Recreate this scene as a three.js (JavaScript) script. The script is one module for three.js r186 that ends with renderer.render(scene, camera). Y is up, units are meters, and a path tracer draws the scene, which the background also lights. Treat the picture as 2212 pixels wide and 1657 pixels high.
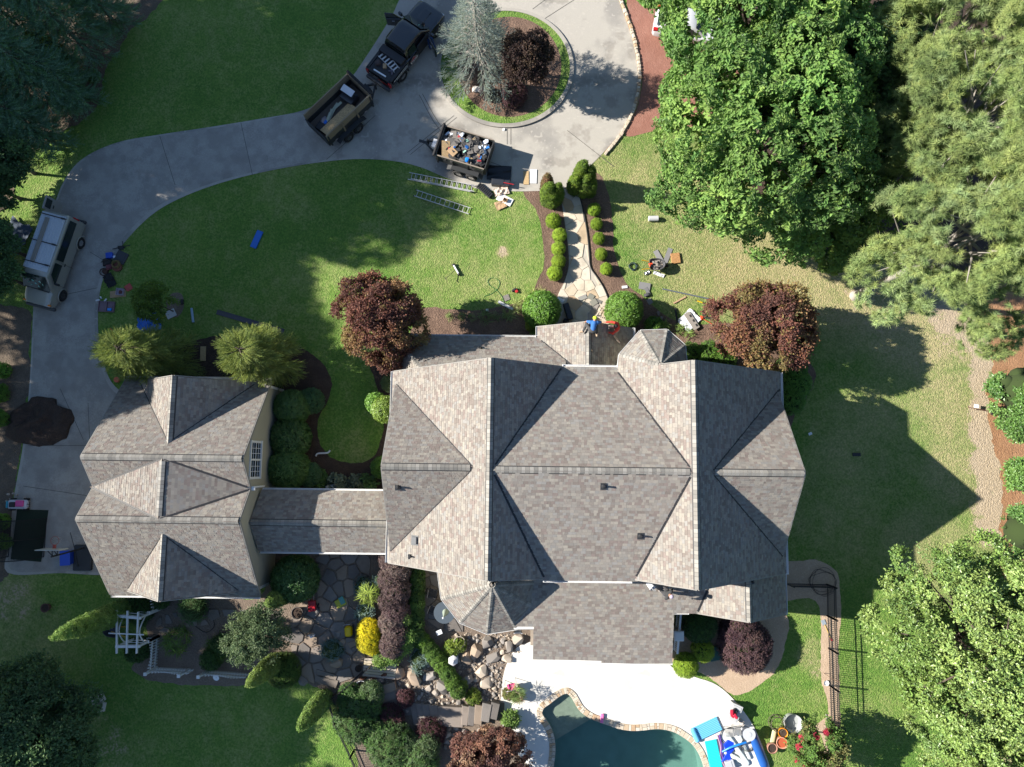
import * as THREE from 'three';
import { mergeGeometries, mergeVertices, toCreasedNormals } from 'three/addons/utils/BufferGeometryUtils.js';
import { RoundedBoxGeometry } from 'three/addons/geometries/RoundedBoxGeometry.js';
import { ConvexGeometry } from 'three/addons/geometries/ConvexGeometry.js';
import { MarchingCubes } from 'three/addons/objects/MarchingCubes.js';

// ---------------------------------------------------------------- camera, sky, sun, exposure
const TILT = 6.35 * Math.PI / 180, HIGH = 43;
const scene = new THREE.Scene();
const camera = new THREE.PerspectiveCamera(56.8, 1024 / 767, 0.5, 900);
camera.position.set(0, HIGH, 0);
camera.up.set(0, 0, -1);
camera.lookAt(0, HIGH - Math.cos(TILT) * 10, -Math.sin(TILT) * 10);
const renderer = new THREE.WebGLRenderer({ antialias: true });
renderer.toneMapping = THREE.LinearToneMapping;
renderer.toneMappingExposure = 2.4;
renderer.shadowMap.enabled = true;
// a clear summer sky: deeper blue overhead, paler towards the horizon, a little brighter round the sun
const SUN = new THREE.Vector3(-1.62, 1, -0.19).normalize();
{
  const W = 256, Hh = 128, d = new Float32Array(W * Hh * 4);
  for (let r = 0; r < Hh; r++) for (let c = 0; c < W; c++) {
    const up = ((r + 0.5) / Hh - 0.5) * Math.PI, az = ((c + 0.5) / W - 0.5) * 2 * Math.PI;
    const y = Math.sin(up), dir = new THREE.Vector3(Math.cos(az) * Math.cos(up), y, Math.sin(az) * Math.cos(up));
    const k = Math.pow(1 - Math.max(0, y), 3), g = Math.max(0, dir.dot(SUN));
    const glow = 0.5 * Math.pow(g, 6) + 0.2 * Math.pow(g, 30);
    const o = (r * W + c) * 4;
    d[o] = 0.27 + 0.42 * k + glow; d[o + 1] = 0.5 + 0.5 * k + glow * 0.95; d[o + 2] = 0.98 + 0.35 * k + glow * 0.85; d[o + 3] = 1;
    if (y < 0) { d[o] = 0.18; d[o + 1] = 0.2; d[o + 2] = 0.16; }
  }
  const sky = new THREE.DataTexture(d, W, Hh, THREE.RGBAFormat, THREE.FloatType);
  sky.mapping = THREE.EquirectangularReflectionMapping; sky.magFilter = THREE.LinearFilter; sky.needsUpdate = true;
  scene.background = sky; scene.environment = sky;
  scene.backgroundIntensity = 0.2; scene.environmentIntensity = 0.2;
}
const sun = new THREE.DirectionalLight(0xfff8ee, 4.6);
sun.position.copy(SUN).multiplyScalar(120); sun.castShadow = true; sun.shadow.radius = 1;
sun.shadow.mapSize.set(4096, 4096);
Object.assign(sun.shadow.camera, { left: -60, right: 60, top: 50, bottom: -50, near: 1, far: 300 });
scene.add(sun, sun.target);

// ---------------------------------------------------------------- helpers
function rng(seed) { let a = seed >>> 0; return () => { a = (a + 0x6d2b79f5) | 0; let t = Math.imul(a ^ (a >>> 15), 1 | a); t = (t + Math.imul(t ^ (t >>> 7), 61 | t)) ^ t; return ((t ^ (t >>> 14)) >>> 0) / 4294967296; }; }
const R = rng(7), rr = (a, b, f = R) => a + (b - a) * f(), pick = (list, f = R) => list[Math.floor(f() * list.length)];
const cT = Math.cos(TILT), sT = Math.sin(TILT);
// where the sight line through a point of the photograph (2211 wide) meets height h
function at(px, py, h = 0) {
  const a = (px - 1105.5) / 1532.5, b = (828.5 - py) / 1532.5, k = (HIGH - h) / (cT - b * sT);
  return [a * k, (-sT - b * cT) * k];
}
const HT = -0.012;
// the same in the axes of the house, which stands turned a little
function inHouse(px, py, h = 0) { const [x, z] = at(px, py, h), c = Math.cos(HT), s = Math.sin(HT); return [x * c - z * s, x * s + z * c]; }
const counts = new Map();
function numbered(name) { const n = counts.get(name) ?? 0; counts.set(name, n + 1); return n ? name + '_' + String(n).padStart(3, '0') : name; }
function tag(o, label, category, group, kind) {
  if (label) o.userData.label = label;
  if (category) o.userData.category = category;
  if (group) o.userData.group = group;
  if (kind) o.userData.kind = kind;
  return o;
}
function thing(name, label, category, [x, y, z] = [0, 0, 0], turn = 0, group) {
  const o = new THREE.Group(); o.name = numbered(name); o.position.set(x, y, z); o.rotation.y = turn;
  scene.add(o);
  return tag(o, label, category, group);
}
function part(name, geo, mat, parent = scene) {
  const m = new THREE.Mesh(Array.isArray(geo) ? join(geo) : geo, mat);
  m.name = parent === scene ? numbered(name) : name; m.castShadow = m.receiveShadow = true;
  parent.add(m);
  return m;
}
function join(list) {
  list = list.map((g) => { g = g.index ? g.toNonIndexed() : g; const o = new THREE.BufferGeometry(); for (const k of ['position', 'normal', 'uv']) if (g.attributes[k]) o.setAttribute(k, g.attributes[k]); if (!o.attributes.uv) o.setAttribute('uv', new THREE.BufferAttribute(new Float32Array(o.attributes.position.count * 2), 2)); return o; });
  return mergeGeometries(list);
}
function put(g, x = 0, y = 0, z = 0, ry = 0, rx = 0, rz = 0) { g.applyMatrix4(new THREE.Matrix4().compose(new THREE.Vector3(x, y, z), new THREE.Quaternion().setFromEuler(new THREE.Euler(rx, ry, rz, 'YXZ')), new THREE.Vector3(1, 1, 1))); return g; }
const box = (w, h, d, x = 0, y = 0, z = 0, ry = 0, rx = 0, rz = 0) => put(new THREE.BoxGeometry(w, h, d), x, y, z, ry, rx, rz);
const rbox = (w, h, d, r, x = 0, y = 0, z = 0, ry = 0, rx = 0, rz = 0, s = 2) => put(new RoundedBoxGeometry(w, h, d, s, Math.min(r, w / 2.01, h / 2.01, d / 2.01)), x, y, z, ry, rx, rz);
const cyl = (r0, r1, h, n = 12, x = 0, y = 0, z = 0, ry = 0, rx = 0, rz = 0) => put(new THREE.CylinderGeometry(r1, r0, h, n), x, y, z, ry, rx, rz);
const V = (x, y, z) => new THREE.Vector3(x, y, z);
function rod(a, b, r, n = 6, r2 = r) {
  const d = V().subVectors(b, a), g = new THREE.CylinderGeometry(r2, r, d.length(), n);
  g.applyMatrix4(new THREE.Matrix4().compose(a.clone().add(b).multiplyScalar(0.5), new THREE.Quaternion().setFromUnitVectors(V(0, 1, 0), d.normalize()), V(1, 1, 1)));
  return g;
}
// a bar of rectangular section from a to b
function bar(a, b, w, h) {
  const d = V().subVectors(b, a), L = d.length(), m = new THREE.Matrix4().lookAt(b, a, Math.abs(d.y / L) > 0.95 ? V(1, 0, 0) : V(0, 1, 0));
  m.setPosition(a.clone().add(b).multiplyScalar(0.5));
  return new THREE.BoxGeometry(w, h, L).applyMatrix4(m);
}
const tube = (pts, r, n = 24, k = 6, closed = false) => new THREE.TubeGeometry(new THREE.CatmullRomCurve3(pts, closed), n, r, k, closed);
const hash = (x, y, s = 0) => { let n = Math.imul(x, 374761393) + Math.imul(y, 668265263) + Math.imul(s, 974634777); n = Math.imul(n ^ (n >>> 13), 1274126177); return ((n ^ (n >>> 16)) >>> 0) / 4294967296; };
function noise(x, y, per = 0, s = 0) {
  const ix = Math.floor(x), iy = Math.floor(y), fx = x - ix, fy = y - iy, u = fx * fx * (3 - 2 * fx), v = fy * fy * (3 - 2 * fy), w = per ? (i) => ((i % per) + per) % per : (i) => i;
  const a = hash(w(ix), w(iy), s), b = hash(w(ix + 1), w(iy), s), c = hash(w(ix), w(iy + 1), s), d = hash(w(ix + 1), w(iy + 1), s);
  return a + (b - a) * u + (c - a) * v + (a - b - c + d) * u * v;
}
function fbm(x, y, n = 4, per = 0, s = 0) { let t = 0, a = 0.5; for (let i = 0; i < n; i++) { t += a * noise(x, y, per, s + i); x *= 2; y *= 2; per *= 2; a *= 0.5; } return t / (1 - Math.pow(0.5, n)); }
const sstep = (a, b, x) => { const t = Math.min(1, Math.max(0, (x - a) / (b - a))); return t * t * (3 - 2 * t); };
const mix3 = (a, b, t) => [a[0] + (b[0] - a[0]) * t, a[1] + (b[1] - a[1]) * t, a[2] + (b[2] - a[2]) * t];
const toS = (c) => 255 * (c <= 0.0031308 ? c * 12.92 : 1.055 * Math.pow(c, 1 / 2.4) - 0.055);
// a texture from a function of (u, v) in 0..1 that gives linear base colours
function picture(w, h, fn, wrap = true) {
  const d = new Uint8Array(w * h * 4);
  for (let y = 0; y < h; y++) for (let x = 0; x < w; x++) {
    const c = fn(x / w, y / h), o = (y * w + x) * 4;
    d[o] = Math.min(255, Math.max(0, toS(c[0]))); d[o + 1] = Math.min(255, Math.max(0, toS(c[1]))); d[o + 2] = Math.min(255, Math.max(0, toS(c[2]))); d[o + 3] = 255;
  }
  const t = new THREE.DataTexture(d, w, h, THREE.RGBAFormat);
  t.colorSpace = THREE.SRGBColorSpace; t.magFilter = THREE.LinearFilter; t.minFilter = THREE.LinearMipmapLinearFilter; t.generateMipmaps = true;
  if (wrap) t.wrapS = t.wrapT = THREE.RepeatWrapping;
  t.needsUpdate = true;
  return t;
}
function heights(w, fn) {
  const d = new Uint8Array(w * w * 4);
  for (let y = 0; y < w; y++) for (let x = 0; x < w; x++) { const v = 255 * Math.min(1, Math.max(0, fn(x / w, y / w))), o = (y * w + x) * 4; d[o] = d[o + 1] = d[o + 2] = v; d[o + 3] = 255; }
  const t = new THREE.DataTexture(d, w, w, THREE.RGBAFormat);
  t.magFilter = THREE.LinearFilter; t.wrapS = t.wrapT = THREE.RepeatWrapping; t.needsUpdate = true;
  return t;
}
const every = (t, m) => { t.repeat.set(1 / m, 1 / m); return t; };
const mat = (r, g, b, o = {}) => { const m = new THREE.MeshStandardMaterial({ roughness: 0.85, side: THREE.DoubleSide, ...o }); m.color.setRGB(r, g, b); return m; };
const gloss = (r, g, b, o = {}) => { const m = new THREE.MeshPhysicalMaterial({ roughness: 0.35, side: THREE.DoubleSide, ...o }); m.color.setRGB(r, g, b); return m; };
// an outline given in points of the photograph, smoothed, as a Shape in metres
function outline(px, h = 0, smooth = true, per = 6) {
  let p = px.map(([x, y]) => { const [a, b] = at(x, y, h); return V(a, 0, b); });
  if (smooth) p = new THREE.CatmullRomCurve3(p, true, 'catmullrom', 0.5).getPoints(p.length * per).slice(0, -1);
  return p;
}
// the same outline with the uneven edge of earth, mulch or grass
function ragged(p, amp = 0.1, seed = 1) {
  const out = [];
  p.forEach((a, i) => { const b = p[(i + 1) % p.length], n = Math.max(1, Math.round(a.distanceTo(b) / 0.16)); for (let k = 0; k < n; k++) { const q = a.clone().lerp(b, k / n), s = (f) => noise(q.x * f + 300, q.z * f + 300, 0, seed) - 0.5, u = (f) => noise(q.x * f + 700, q.z * f + 100, 0, seed) - 0.5; q.x += amp * (2.2 * s(0.9) + 1.2 * s(4)); q.z += amp * (2.2 * u(0.9) + 1.2 * u(4)); out.push(q); } });
  return out;
}
const shapeOf = (p) => new THREE.Shape(p.map((q) => new THREE.Vector2(q.x, -q.z)));
function sheetGeo(p, y, holes = []) {
  const s = shapeOf(p);
  for (const h of holes) s.holes.push(new THREE.Path(h.map((q) => new THREE.Vector2(q.x, -q.z))));
  return put(new THREE.ShapeGeometry(s).rotateX(-Math.PI / 2), 0, y, 0);
}
function slabGeo(p, y0, y1, holes = []) {
  const s = shapeOf(p);
  for (const h of holes) s.holes.push(new THREE.Path(h.map((q) => new THREE.Vector2(q.x, -q.z))));
  return put(new THREE.ExtrudeGeometry(s, { depth: y1 - y0, bevelEnabled: false }).rotateX(-Math.PI / 2), 0, y0, 0);
}
const struct = (name, geo, m) => tag(part(name, geo, m), null, null, null, 'structure');
function inside(p, x, z) { let c = false; for (let i = 0, j = p.length - 1; i < p.length; j = i++) { const a = p[i], b = p[j]; if ((a.z > z) !== (b.z > z) && x < ((b.x - a.x) * (z - a.z)) / (b.z - a.z) + a.x) c = !c; } return c; }
// copies of one small geometry, as one part
function swarm(name, geo, m, parent, list, colors) {
  const o = new THREE.InstancedMesh(geo, m, list.length);
  list.forEach((x, i) => { o.setMatrixAt(i, x); if (colors) o.setColorAt(i, colors[i]); });
  o.name = parent === scene ? numbered(name) : name; o.userData.kind = 'stuff'; o.castShadow = o.receiveShadow = true;
  parent.add(o);
  return o;
}
const C = (r, g, b) => new THREE.Color().setRGB(r, g, b);
// ---------------------------------------------------------------- ground
const grassBump = every(heights(512, (u, v) => 0.5 * noise(u * 200, v * 200, 200, 3) + 0.5 * noise(u * 90, v * 90, 90, 5)), 4);
const DIRT = [0.3, 0.215, 0.135];
// how dry and how bare the grass is at spots of the photograph: [x, y, radius, dryness, bareness]
const SPOTS = [[1450, 420, 160, 0.55, 0], [1530, 480, 130, 0.6, 0.05], [1650, 600, 170, 0.85, 0.15], [1850, 620, 160, 1, 0.3], [1985, 700, 150, 1, 0.35], [2060, 690, 75, 1, 0.85], [2090, 745, 60, 1, 0.7], [1480, 560, 140, 0.6, 0.05],
  [2060, 880, 120, 0.7, 0.1], [2075, 1010, 110, 0.7, 0.1], [2000, 1180, 120, 0.5, 0], [1880, 950, 160, 0.45, 0], [1800, 1100, 150, 0.35, 0], [1560, 420, 80, 0.65, 0.1], [1320, 350, 70, 0.45, 0.05],
  [1000, 520, 260, 0.16, 0], [1085, 545, 16, 0.9, 0.6], [1745, 1420, 30, 0.6, 0.55], [1760, 1440, 26, 0.5, 0.6], [1755, 1395, 20, 0.5, 0.4], [1080, 600, 60, 0.3, 0], [1860, 640, 60, 1, 0.5], [1950, 720, 60, 1, 0.4], [1700, 560, 60, 0.9, 0.35], [2140, 1640, 60, 0.8, 0.3],
  [640, 560, 200, 0.1, 0], [60, 1380, 90, 0.4, 0.2], [30, 1300, 60, 0.6, 0.5], [180, 1560, 60, 0.3, 0.3], [230, 1640, 80, 0.3, 0.5], [760, 960, 40, 0.3, 0.1], [1470, 575, 50, 0.6, 0.15], [1600, 470, 60, 0.7, 0.12], [2126, 775, 40, 1, 1.1], [2122, 830, 40, 1, 1.1], [2120, 885, 40, 1, 1.1], [2124, 940, 44, 1, 1.15], [2136, 995, 50, 1, 1.2], [2150, 1045, 55, 1, 1.2], [2154, 1095, 52, 1, 1.2], [2140, 1145, 44, 1, 1.1], [2100, 1000, 40, 0.8, 0.5], [2110, 1090, 30, 0.8, 0.5], [2100, 720, 60, 1, 0.9], [2030, 660, 60, 1, 0.7]].map(([x, y, r, d, b]) => { const [X, Z] = at(x, y); return [X, Z, r * 0.028, d, b]; });
const LX = -34, LZ = -32, LW = 68, LD = 65;
const lawnMap = picture(2048, 1958, (u, v) => {
  const x = LX + u * LW, z = LZ + v * LD;
  let dry = 0.06, bare = 0;
  for (const [X, Z, r, d, b] of SPOTS) {
    const q = ((x - X) ** 2 + (z - Z) ** 2) / (r * r);
    if (q < 4) { const k = Math.exp(-q * 1.6); dry = Math.max(dry, d * Math.min(1, k * 1.6)); bare = Math.max(bare, b * Math.min(1, k * 1.7)); }
  }
  const big = fbm(x * 0.35 + 40, z * 0.35 + 40, 4, 0, 11), mid = fbm(x * 1.7 + 90, z * 1.7, 3, 0, 21), fine = noise(x * 14, z * 14, 0, 31), hair = hash(Math.floor(u * 2048), Math.floor(v * 1958), 5), streak = noise(x * 2.2 + z * 0.8, z * 9 - x * 2, 0, 8);
  dry = Math.min(1, Math.max(0, dry + (mid - 0.5) * 0.42 + (big - 0.5) * 0.4 + (fine - 0.5) * 0.25));
  let c = mix3([0.095, 0.215, 0.028], [0.195, 0.305, 0.055], Math.min(1, Math.max(0, big * 0.9 + (fine - 0.5) * 0.5 + (streak - 0.5) * 0.3)));
  c = mix3(c, [0.42, 0.365, 0.185], Math.min(1, dry * (0.72 + 0.45 * fine)));
  const open = sstep(0.5, 0.85, bare + (mid - 0.5) * 0.9 + (fine - 0.5) * 0.45);
  c = mix3(c, mix3([0.56, 0.45, 0.33], [0.42, 0.33, 0.225], fine), open * 0.9);
  const k = 0.72 + 0.38 * hair + 0.18 * (fine - 0.5);
  return [c[0] * k, c[1] * k, c[2] * k];
}, false);
const lawnMat = mat(1, 1, 1, { map: lawnMap, roughness: 1 });
// sheets with a colour texture in metres
const mulchTex = (dark, light, seed, m = 2.4) => every(picture(512, 512, (u, v) => {
  const a = noise(u * 120, v * 40, 0, seed), f = fbm(u * 6, v * 6, 4, 6, seed), ch = noise(u * 64, v * 64, 64, seed + 1), ch2 = noise(u * 150, v * 150, 150, seed + 2), k = 0.55 + 0.75 * hash(u * 512 | 0, v * 512 | 0, seed);
  const t = Math.min(1, Math.max(0, 0.45 * f + 0.5 * ch2 + 0.25 * ch - 0.15));
  const c = mix3(dark, light, t * t + 0.12 * (a - 0.5));
  return [c[0] * k, c[1] * k, c[2] * k];
}), m);
const chipBump = every(heights(512, (u, v) => 0.6 * noise(u * 100, v * 100, 100, 3) + 0.4 * noise(u * 40, v * 40, 40, 5)), 2.4);
const M = {};
M.mulch = mat(1, 1, 1, { map: mulchTex([0.12, 0.075, 0.055], [0.42, 0.275, 0.195], 3), bumpMap: chipBump, bumpScale: 0.05, roughness: 1 });
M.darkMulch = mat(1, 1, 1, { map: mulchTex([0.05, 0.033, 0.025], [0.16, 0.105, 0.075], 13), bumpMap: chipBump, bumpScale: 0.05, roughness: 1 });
M.litter = mat(1, 1, 1, { map: mulchTex([0.11, 0.085, 0.062], [0.3, 0.235, 0.17], 23), bumpMap: chipBump, bumpScale: 0.04, roughness: 1 });
M.straw = mat(1, 1, 1, { map: mulchTex([0.3, 0.155, 0.075], [0.56, 0.33, 0.18], 33), bumpMap: chipBump, bumpScale: 0.05, roughness: 1 });
M.dirt = mat(1, 1, 1, { map: mulchTex([0.44, 0.32, 0.22], [0.62, 0.49, 0.36], 43, 3.2), bumpMap: chipBump, bumpScale: 0.015, roughness: 1 });
M.clay = mat(1, 1, 1, { map: mulchTex([0.17, 0.13, 0.1], [0.34, 0.27, 0.21], 53, 3), bumpMap: chipBump, bumpScale: 0.03, roughness: 1 });
M.pinkGravel = mat(1, 1, 1, { map: mulchTex([0.27, 0.12, 0.085], [0.46, 0.25, 0.19], 63, 1.8), bumpMap: chipBump, bumpScale: 0.02, roughness: 1 });
const concreteTex = every(picture(1024, 1024, (u, v) => {
  const f = fbm(u * 5, v * 5, 5, 5, 71), g = fbm(u * 14, v * 14, 4, 14, 75), k = 0.9 + 0.2 * hash(u * 1024 | 0, v * 1024 | 0, 7), s = sstep(0.52, 0.72, f), sp = sstep(0.68, 0.8, noise(u * 90, v * 90, 90, 4) * 0.6 + g * 0.5);
  let c = mix3([0.4, 0.375, 0.33], [0.28, 0.265, 0.24], s);
  c = mix3(c, [0.44, 0.41, 0.36], sp * 0.7);
  c = mix3(c, [0.2, 0.18, 0.155], sstep(0.55, 0.75, g) * 0.45);
  return [c[0] * k, c[1] * k, c[2] * k];
}), 11);
const grit = every(heights(256, (u, v) => noise(u * 120, v * 120, 120, 3)), 1.2);
M.concrete = mat(1, 1, 1, { map: concreteTex, bumpMap: grit, bumpScale: 0.004, roughness: 0.95 });
const shadeStainTex = every(picture(1024, 1024, (u, v) => {  // concrete tone with tree shade and some staining worked in
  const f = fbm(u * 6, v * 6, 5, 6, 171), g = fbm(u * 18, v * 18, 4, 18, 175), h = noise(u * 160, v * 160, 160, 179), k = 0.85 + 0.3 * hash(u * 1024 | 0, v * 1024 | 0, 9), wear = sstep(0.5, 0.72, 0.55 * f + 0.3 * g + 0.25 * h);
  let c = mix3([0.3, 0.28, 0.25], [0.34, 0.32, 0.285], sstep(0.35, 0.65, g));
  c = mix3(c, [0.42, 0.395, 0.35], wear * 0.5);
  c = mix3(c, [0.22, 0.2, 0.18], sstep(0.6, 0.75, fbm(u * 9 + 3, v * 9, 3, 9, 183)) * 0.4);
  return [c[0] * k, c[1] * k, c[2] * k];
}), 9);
M.shadeStainConcrete = mat(1, 1, 1, { map: shadeStainTex, bumpMap: grit, bumpScale: 0.004, roughness: 0.95 });
M.deck = mat(1, 1, 1, { map: every(picture(512, 512, (u, v) => { const f = fbm(u * 4, v * 4, 5, 4, 81), st = sstep(0.66, 0.74, fbm(u * 9, v * 9, 4, 9, 85)), k = (0.96 + 0.08 * hash(u * 512 | 0, v * 512 | 0, 7)) * (0.9 + 0.16 * f) * (1 - 0.16 * st); return [0.68 * k, 0.66 * k, 0.61 * k]; }), 5), roughness: 0.9 });
M.joint = mat(0.1, 0.092, 0.082);
M.curb = mat(0.9, 0.9, 0.9, { map: concreteTex, roughness: 0.95 });

const ring = (cx, cy, rx, ry, n = 72) => Array.from({ length: n }, (_, i) => { const [x, z] = at(cx + rx * Math.cos(i / n * 6.2832), cy + ry * Math.sin(i / n * 6.2832)); return V(x, 0, z); });
const islandOuter = ring(1092, 148, 147, 129), islandInner = ring(1091, 147, 139.5, 121.5), islandBed = ring(1100, 146, 112, 108);
// main pool outline, outer edge of its coping
const Q = (list) => list.map(([x, y]) => [1105.5 + x * 0.25, 1243.6 + y * 0.25]);
const poolOuter = outline(Q([[210, 1170], [235, 1110], [300, 1060], [370, 1005], [430, 972], [490, 966], [545, 1005], [580, 1060], [620, 1125], [690, 1180], [770, 1212], [850, 1240], [930, 1268], [1030, 1283], [1120, 1280], [1230, 1268], [1330, 1275], [1420, 1300], [1500, 1345], [1580, 1405], [1640, 1480], [1680, 1560], [1710, 1660], [1720, 1800], [1660, 1920], [1300, 1990], [800, 1990], [420, 1930], [310, 1780], [308, 1640], [318, 1560], [322, 1480], [312, 1400], [285, 1325], [240, 1255], [214, 1210]]), 0, true, 5);
function inset(p, d) {
  const n = p.length, out = [];
  for (let i = 0; i < n; i++) { const a = p[(i + n - 1) % n], b = p[(i + 1) % n], t = V(b.x - a.x, 0, b.z - a.z).normalize(); let q = V(p[i].x - t.z * d, 0, p[i].z + t.x * d); if (!inside(p, q.x, q.z) === d > 0) q = V(p[i].x + t.z * d, 0, p[i].z - t.x * d); out.push(q); }
  return out;
}
const poolInner = inset(poolOuter, 0.36), poolHole = inset(poolOuter, 0.18);
{
  const far = every(picture(256, 256, (u, v) => { const f = fbm(u * 8, v * 8, 5, 8, 3), k = 0.75 + 0.4 * hash(u * 256 | 0, v * 256 | 0, 1); return [0.07 * k * (0.7 + f * 0.6), 0.115 * k * (0.7 + f * 0.6), 0.032 * k]; }), 6);
  struct('ground', sheetGeo([V(-260, 0, -260), V(260, 0, -260), V(260, 0, 260), V(-260, 0, 260)], -0.012, [poolHole, islandBed]), mat(1, 1, 1, { map: far, roughness: 1 }));
}
const deckLine = outline([[1148, 1385], [1115, 1400], [1092, 1440], [1082, 1495], [1083, 1560], [1097, 1605], [1150, 1670], [1200, 1790], [1500, 1830], [1690, 1760], [1668, 1680], [1655, 1635], [1625, 1565], [1585, 1512], [1545, 1478], [1500, 1462], [1450, 1440], [1400, 1380], [1300, 1360], [1200, 1360]]);
{
  const p = [V(LX, 0, LZ), V(LX + LW, 0, LZ), V(LX + LW, 0, LZ + LD), V(LX, 0, LZ + LD)], g = sheetGeo(p, 0, [poolHole, islandBed]), uv = g.attributes.uv, ps = g.attributes.position;
  for (let i = 0; i < ps.count; i++) uv.setXY(i, (ps.getX(i) - LX) / LW, (ps.getZ(i) - LZ) / LD);
  lawnMat.bumpMap = grassBump.clone(); lawnMat.bumpMap.repeat.set(17, 15.5); lawnMat.bumpScale = 0.07; lawnMat.bumpMap.needsUpdate = true;
  struct('lawn', g, lawnMat);
}
const driveOuter = outline([[28, 1085], [51, 951], [64, 820], [70, 700], [78, 600], [118, 440], [150, 372], [192, 334], [260, 306], [350, 290], [450, 275], [560, 257], [650, 240], [700, 215], [750, 178], [800, 108], [845, 36], [875, -20], [960, -110], [1090, -140], [1230, -120], [1310, -50], [1352, 45], [1371, 110], [1377, 170], [1366, 230], [1338, 288], [1295, 338], [1250, 380], [1215, 408], [1150, 413], [1095, 413], [1040, 410], [1005, 398], [960, 383], [910, 362], [850, 348], [760, 344], [640, 358], [520, 383], [420, 415], [340, 455], [280, 510], [240, 565], [220, 610], [212, 660], [212, 720], [222, 775], [240, 825], [290, 880], [330, 1000], [330, 1180], [250, 1238], [130, 1238], [16, 1237], [22, 1170]], 0, true, 5);
struct('driveway', slabGeo(driveOuter, -0.08, 0.02, [islandInner]), M.concrete);
// left arm of the drive, with tree shade and staining put into its colour
struct('shade_stain_driveway', sheetGeo(outline([[36, 1080], [56, 951], [68, 820], [74, 700], [82, 600], [122, 440], [154, 374], [196, 337], [262, 309], [350, 294], [450, 279], [560, 261], [650, 244], [690, 262], [740, 318], [700, 346], [640, 354], [520, 378], [420, 409], [336, 448], [274, 504], [233, 562], [213, 610], [205, 660], [205, 720], [216, 779], [236, 835], [286, 886], [326, 1000], [326, 1180], [250, 1232], [130, 1233], [24, 1231], [28, 1170]], 0, true, 5), 0.0245), M.shadeStainConcrete);
{ // joints between the slabs
  const J = [[[905, 205], [945, 275], [1010, 335], [1080, 365]], [[912, 203], [952, 272], [1016, 331], [1088, 361]], [[980, 250], [880, 330]], [[986, 254], [886, 334]], [[1225, 282], [1325, 360]], [[1095, 278], [1095, 312]], [[1103, 278], [1103, 312]], [[705, 345], [740, 314], [810, 250]], [[1130, 70], [1255, -10]], [[520, 265], [545, 378]], [[345, 294], [378, 400]], [[100, 645], [210, 622]], [[195, 545], [236, 570]], [[60, 963], [250, 962]], [[50, 1050], [250, 1080]], [[190, 870], [194, 962]], [[130, 840], [180, 950]], [[1150, 20], [1230, -40]]];
  const g = J.map((line) => { const q = line.map(([x, y]) => { const [a, b] = at(x, y); return V(a, 0.029, b); }); const c = new THREE.CatmullRomCurve3(q), s = q.length > 2 ? c.getPoints(14) : q; return s.slice(1).map((b, i) => bar(s[i], b, 0.03, 0.002)); }).flat();
  struct('driveway_joint', g, M.joint);
}
struct('island_curb', slabGeo(islandOuter, 0.0, 0.13, [islandInner]), M.curb);
{ const g = sheetGeo(islandInner, 0.1, [islandBed]), uv = g.attributes.uv, ps = g.attributes.position; for (let i = 0; i < ps.count; i++) uv.setXY(i, (ps.getX(i) - LX) / LW, (ps.getZ(i) - LZ) / LD); struct('island_grass', g, lawnMat); }
struct('island_mulch_bed', sheetGeo(islandBed, 0.105), M.mulch);
struct('gravel_pad', sheetGeo(ragged(outline([[1352, 0], [1378, 100], [1386, 170], [1376, 235], [1350, 292], [1420, 282], [1520, 262], [1600, 150], [1560, 40], [1450, 18], [1400, 18], [1370, 0]]), 0.05), 0.008), M.pinkGravel);
struct('mulch_bed_left_of_walk', sheetGeo(ragged(outline([[1130, 414], [1150, 445], [1168, 480], [1173, 530], [1172, 570], [1163, 605], [1140, 640], [1105, 656], [1050, 667], [980, 669], [920, 662], [900, 690], [880, 740], [900, 800], [1100, 800], [1200, 780], [1230, 700], [1245, 580], [1240, 480], [1225, 410], [1180, 408]]), 0.09), 0.006), M.mulch);
struct('mulch_bed_right_of_walk', sheetGeo(ragged(outline([[1262, 375], [1290, 372], [1308, 398], [1319, 440], [1321, 490], [1328, 545], [1348, 602], [1378, 636], [1412, 662], [1450, 690], [1500, 702], [1600, 700], [1700, 760], [1756, 795], [1752, 845], [1722, 885], [1704, 930], [1680, 960], [1620, 800], [1300, 790], [1290, 640], [1265, 560], [1250, 450], [1240, 400]]), 0.09), 0.006), M.mulch);
struct('mulch_bed_by_garage', sheetGeo(ragged(outline([[300, 830], [360, 770], [420, 738], [480, 722], [560, 722], [640, 747], [692, 778], [715, 820], [706, 868], [690, 900], [686, 940], [700, 978], [740, 999], [788, 996], [817, 970], [828, 920], [822, 870], [806, 815], [798, 790], [860, 770], [880, 900], [880, 1070], [700, 1080], [540, 1080], [560, 840]]), 0.09), 0.006), M.darkMulch);
struct('leaf_litter', sheetGeo(ragged(outline([[362, -30], [325, 25], [272, 78], [236, 130], [217, 190], [206, 232], [170, 267], [110, 306], [60, 347], [36, 395], [20, 440], [-60, 460], [-120, 200], [-80, -60], [200, -60]]), 0.16), 0.006), M.litter);
struct('dirt_margin', sheetGeo(ragged(outline([[20, 655], [62, 690], [66, 780], [58, 860], [48, 960], [34, 1060], [20, 1160], [14, 1240], [-60, 1260], [-80, 900], [-60, 680]]), 0.16), 0.007), M.litter);
struct('pine_straw_bed', sheetGeo(ragged(outline([[2092, 640], [2122, 720], [2138, 800], [2134, 900], [2150, 1000], [2168, 1080], [2158, 1160], [2180, 1260], [2350, 1260], [2400, 800], [2330, 560], [2180, 560]]), 0.22), 0.006), M.straw);
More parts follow.
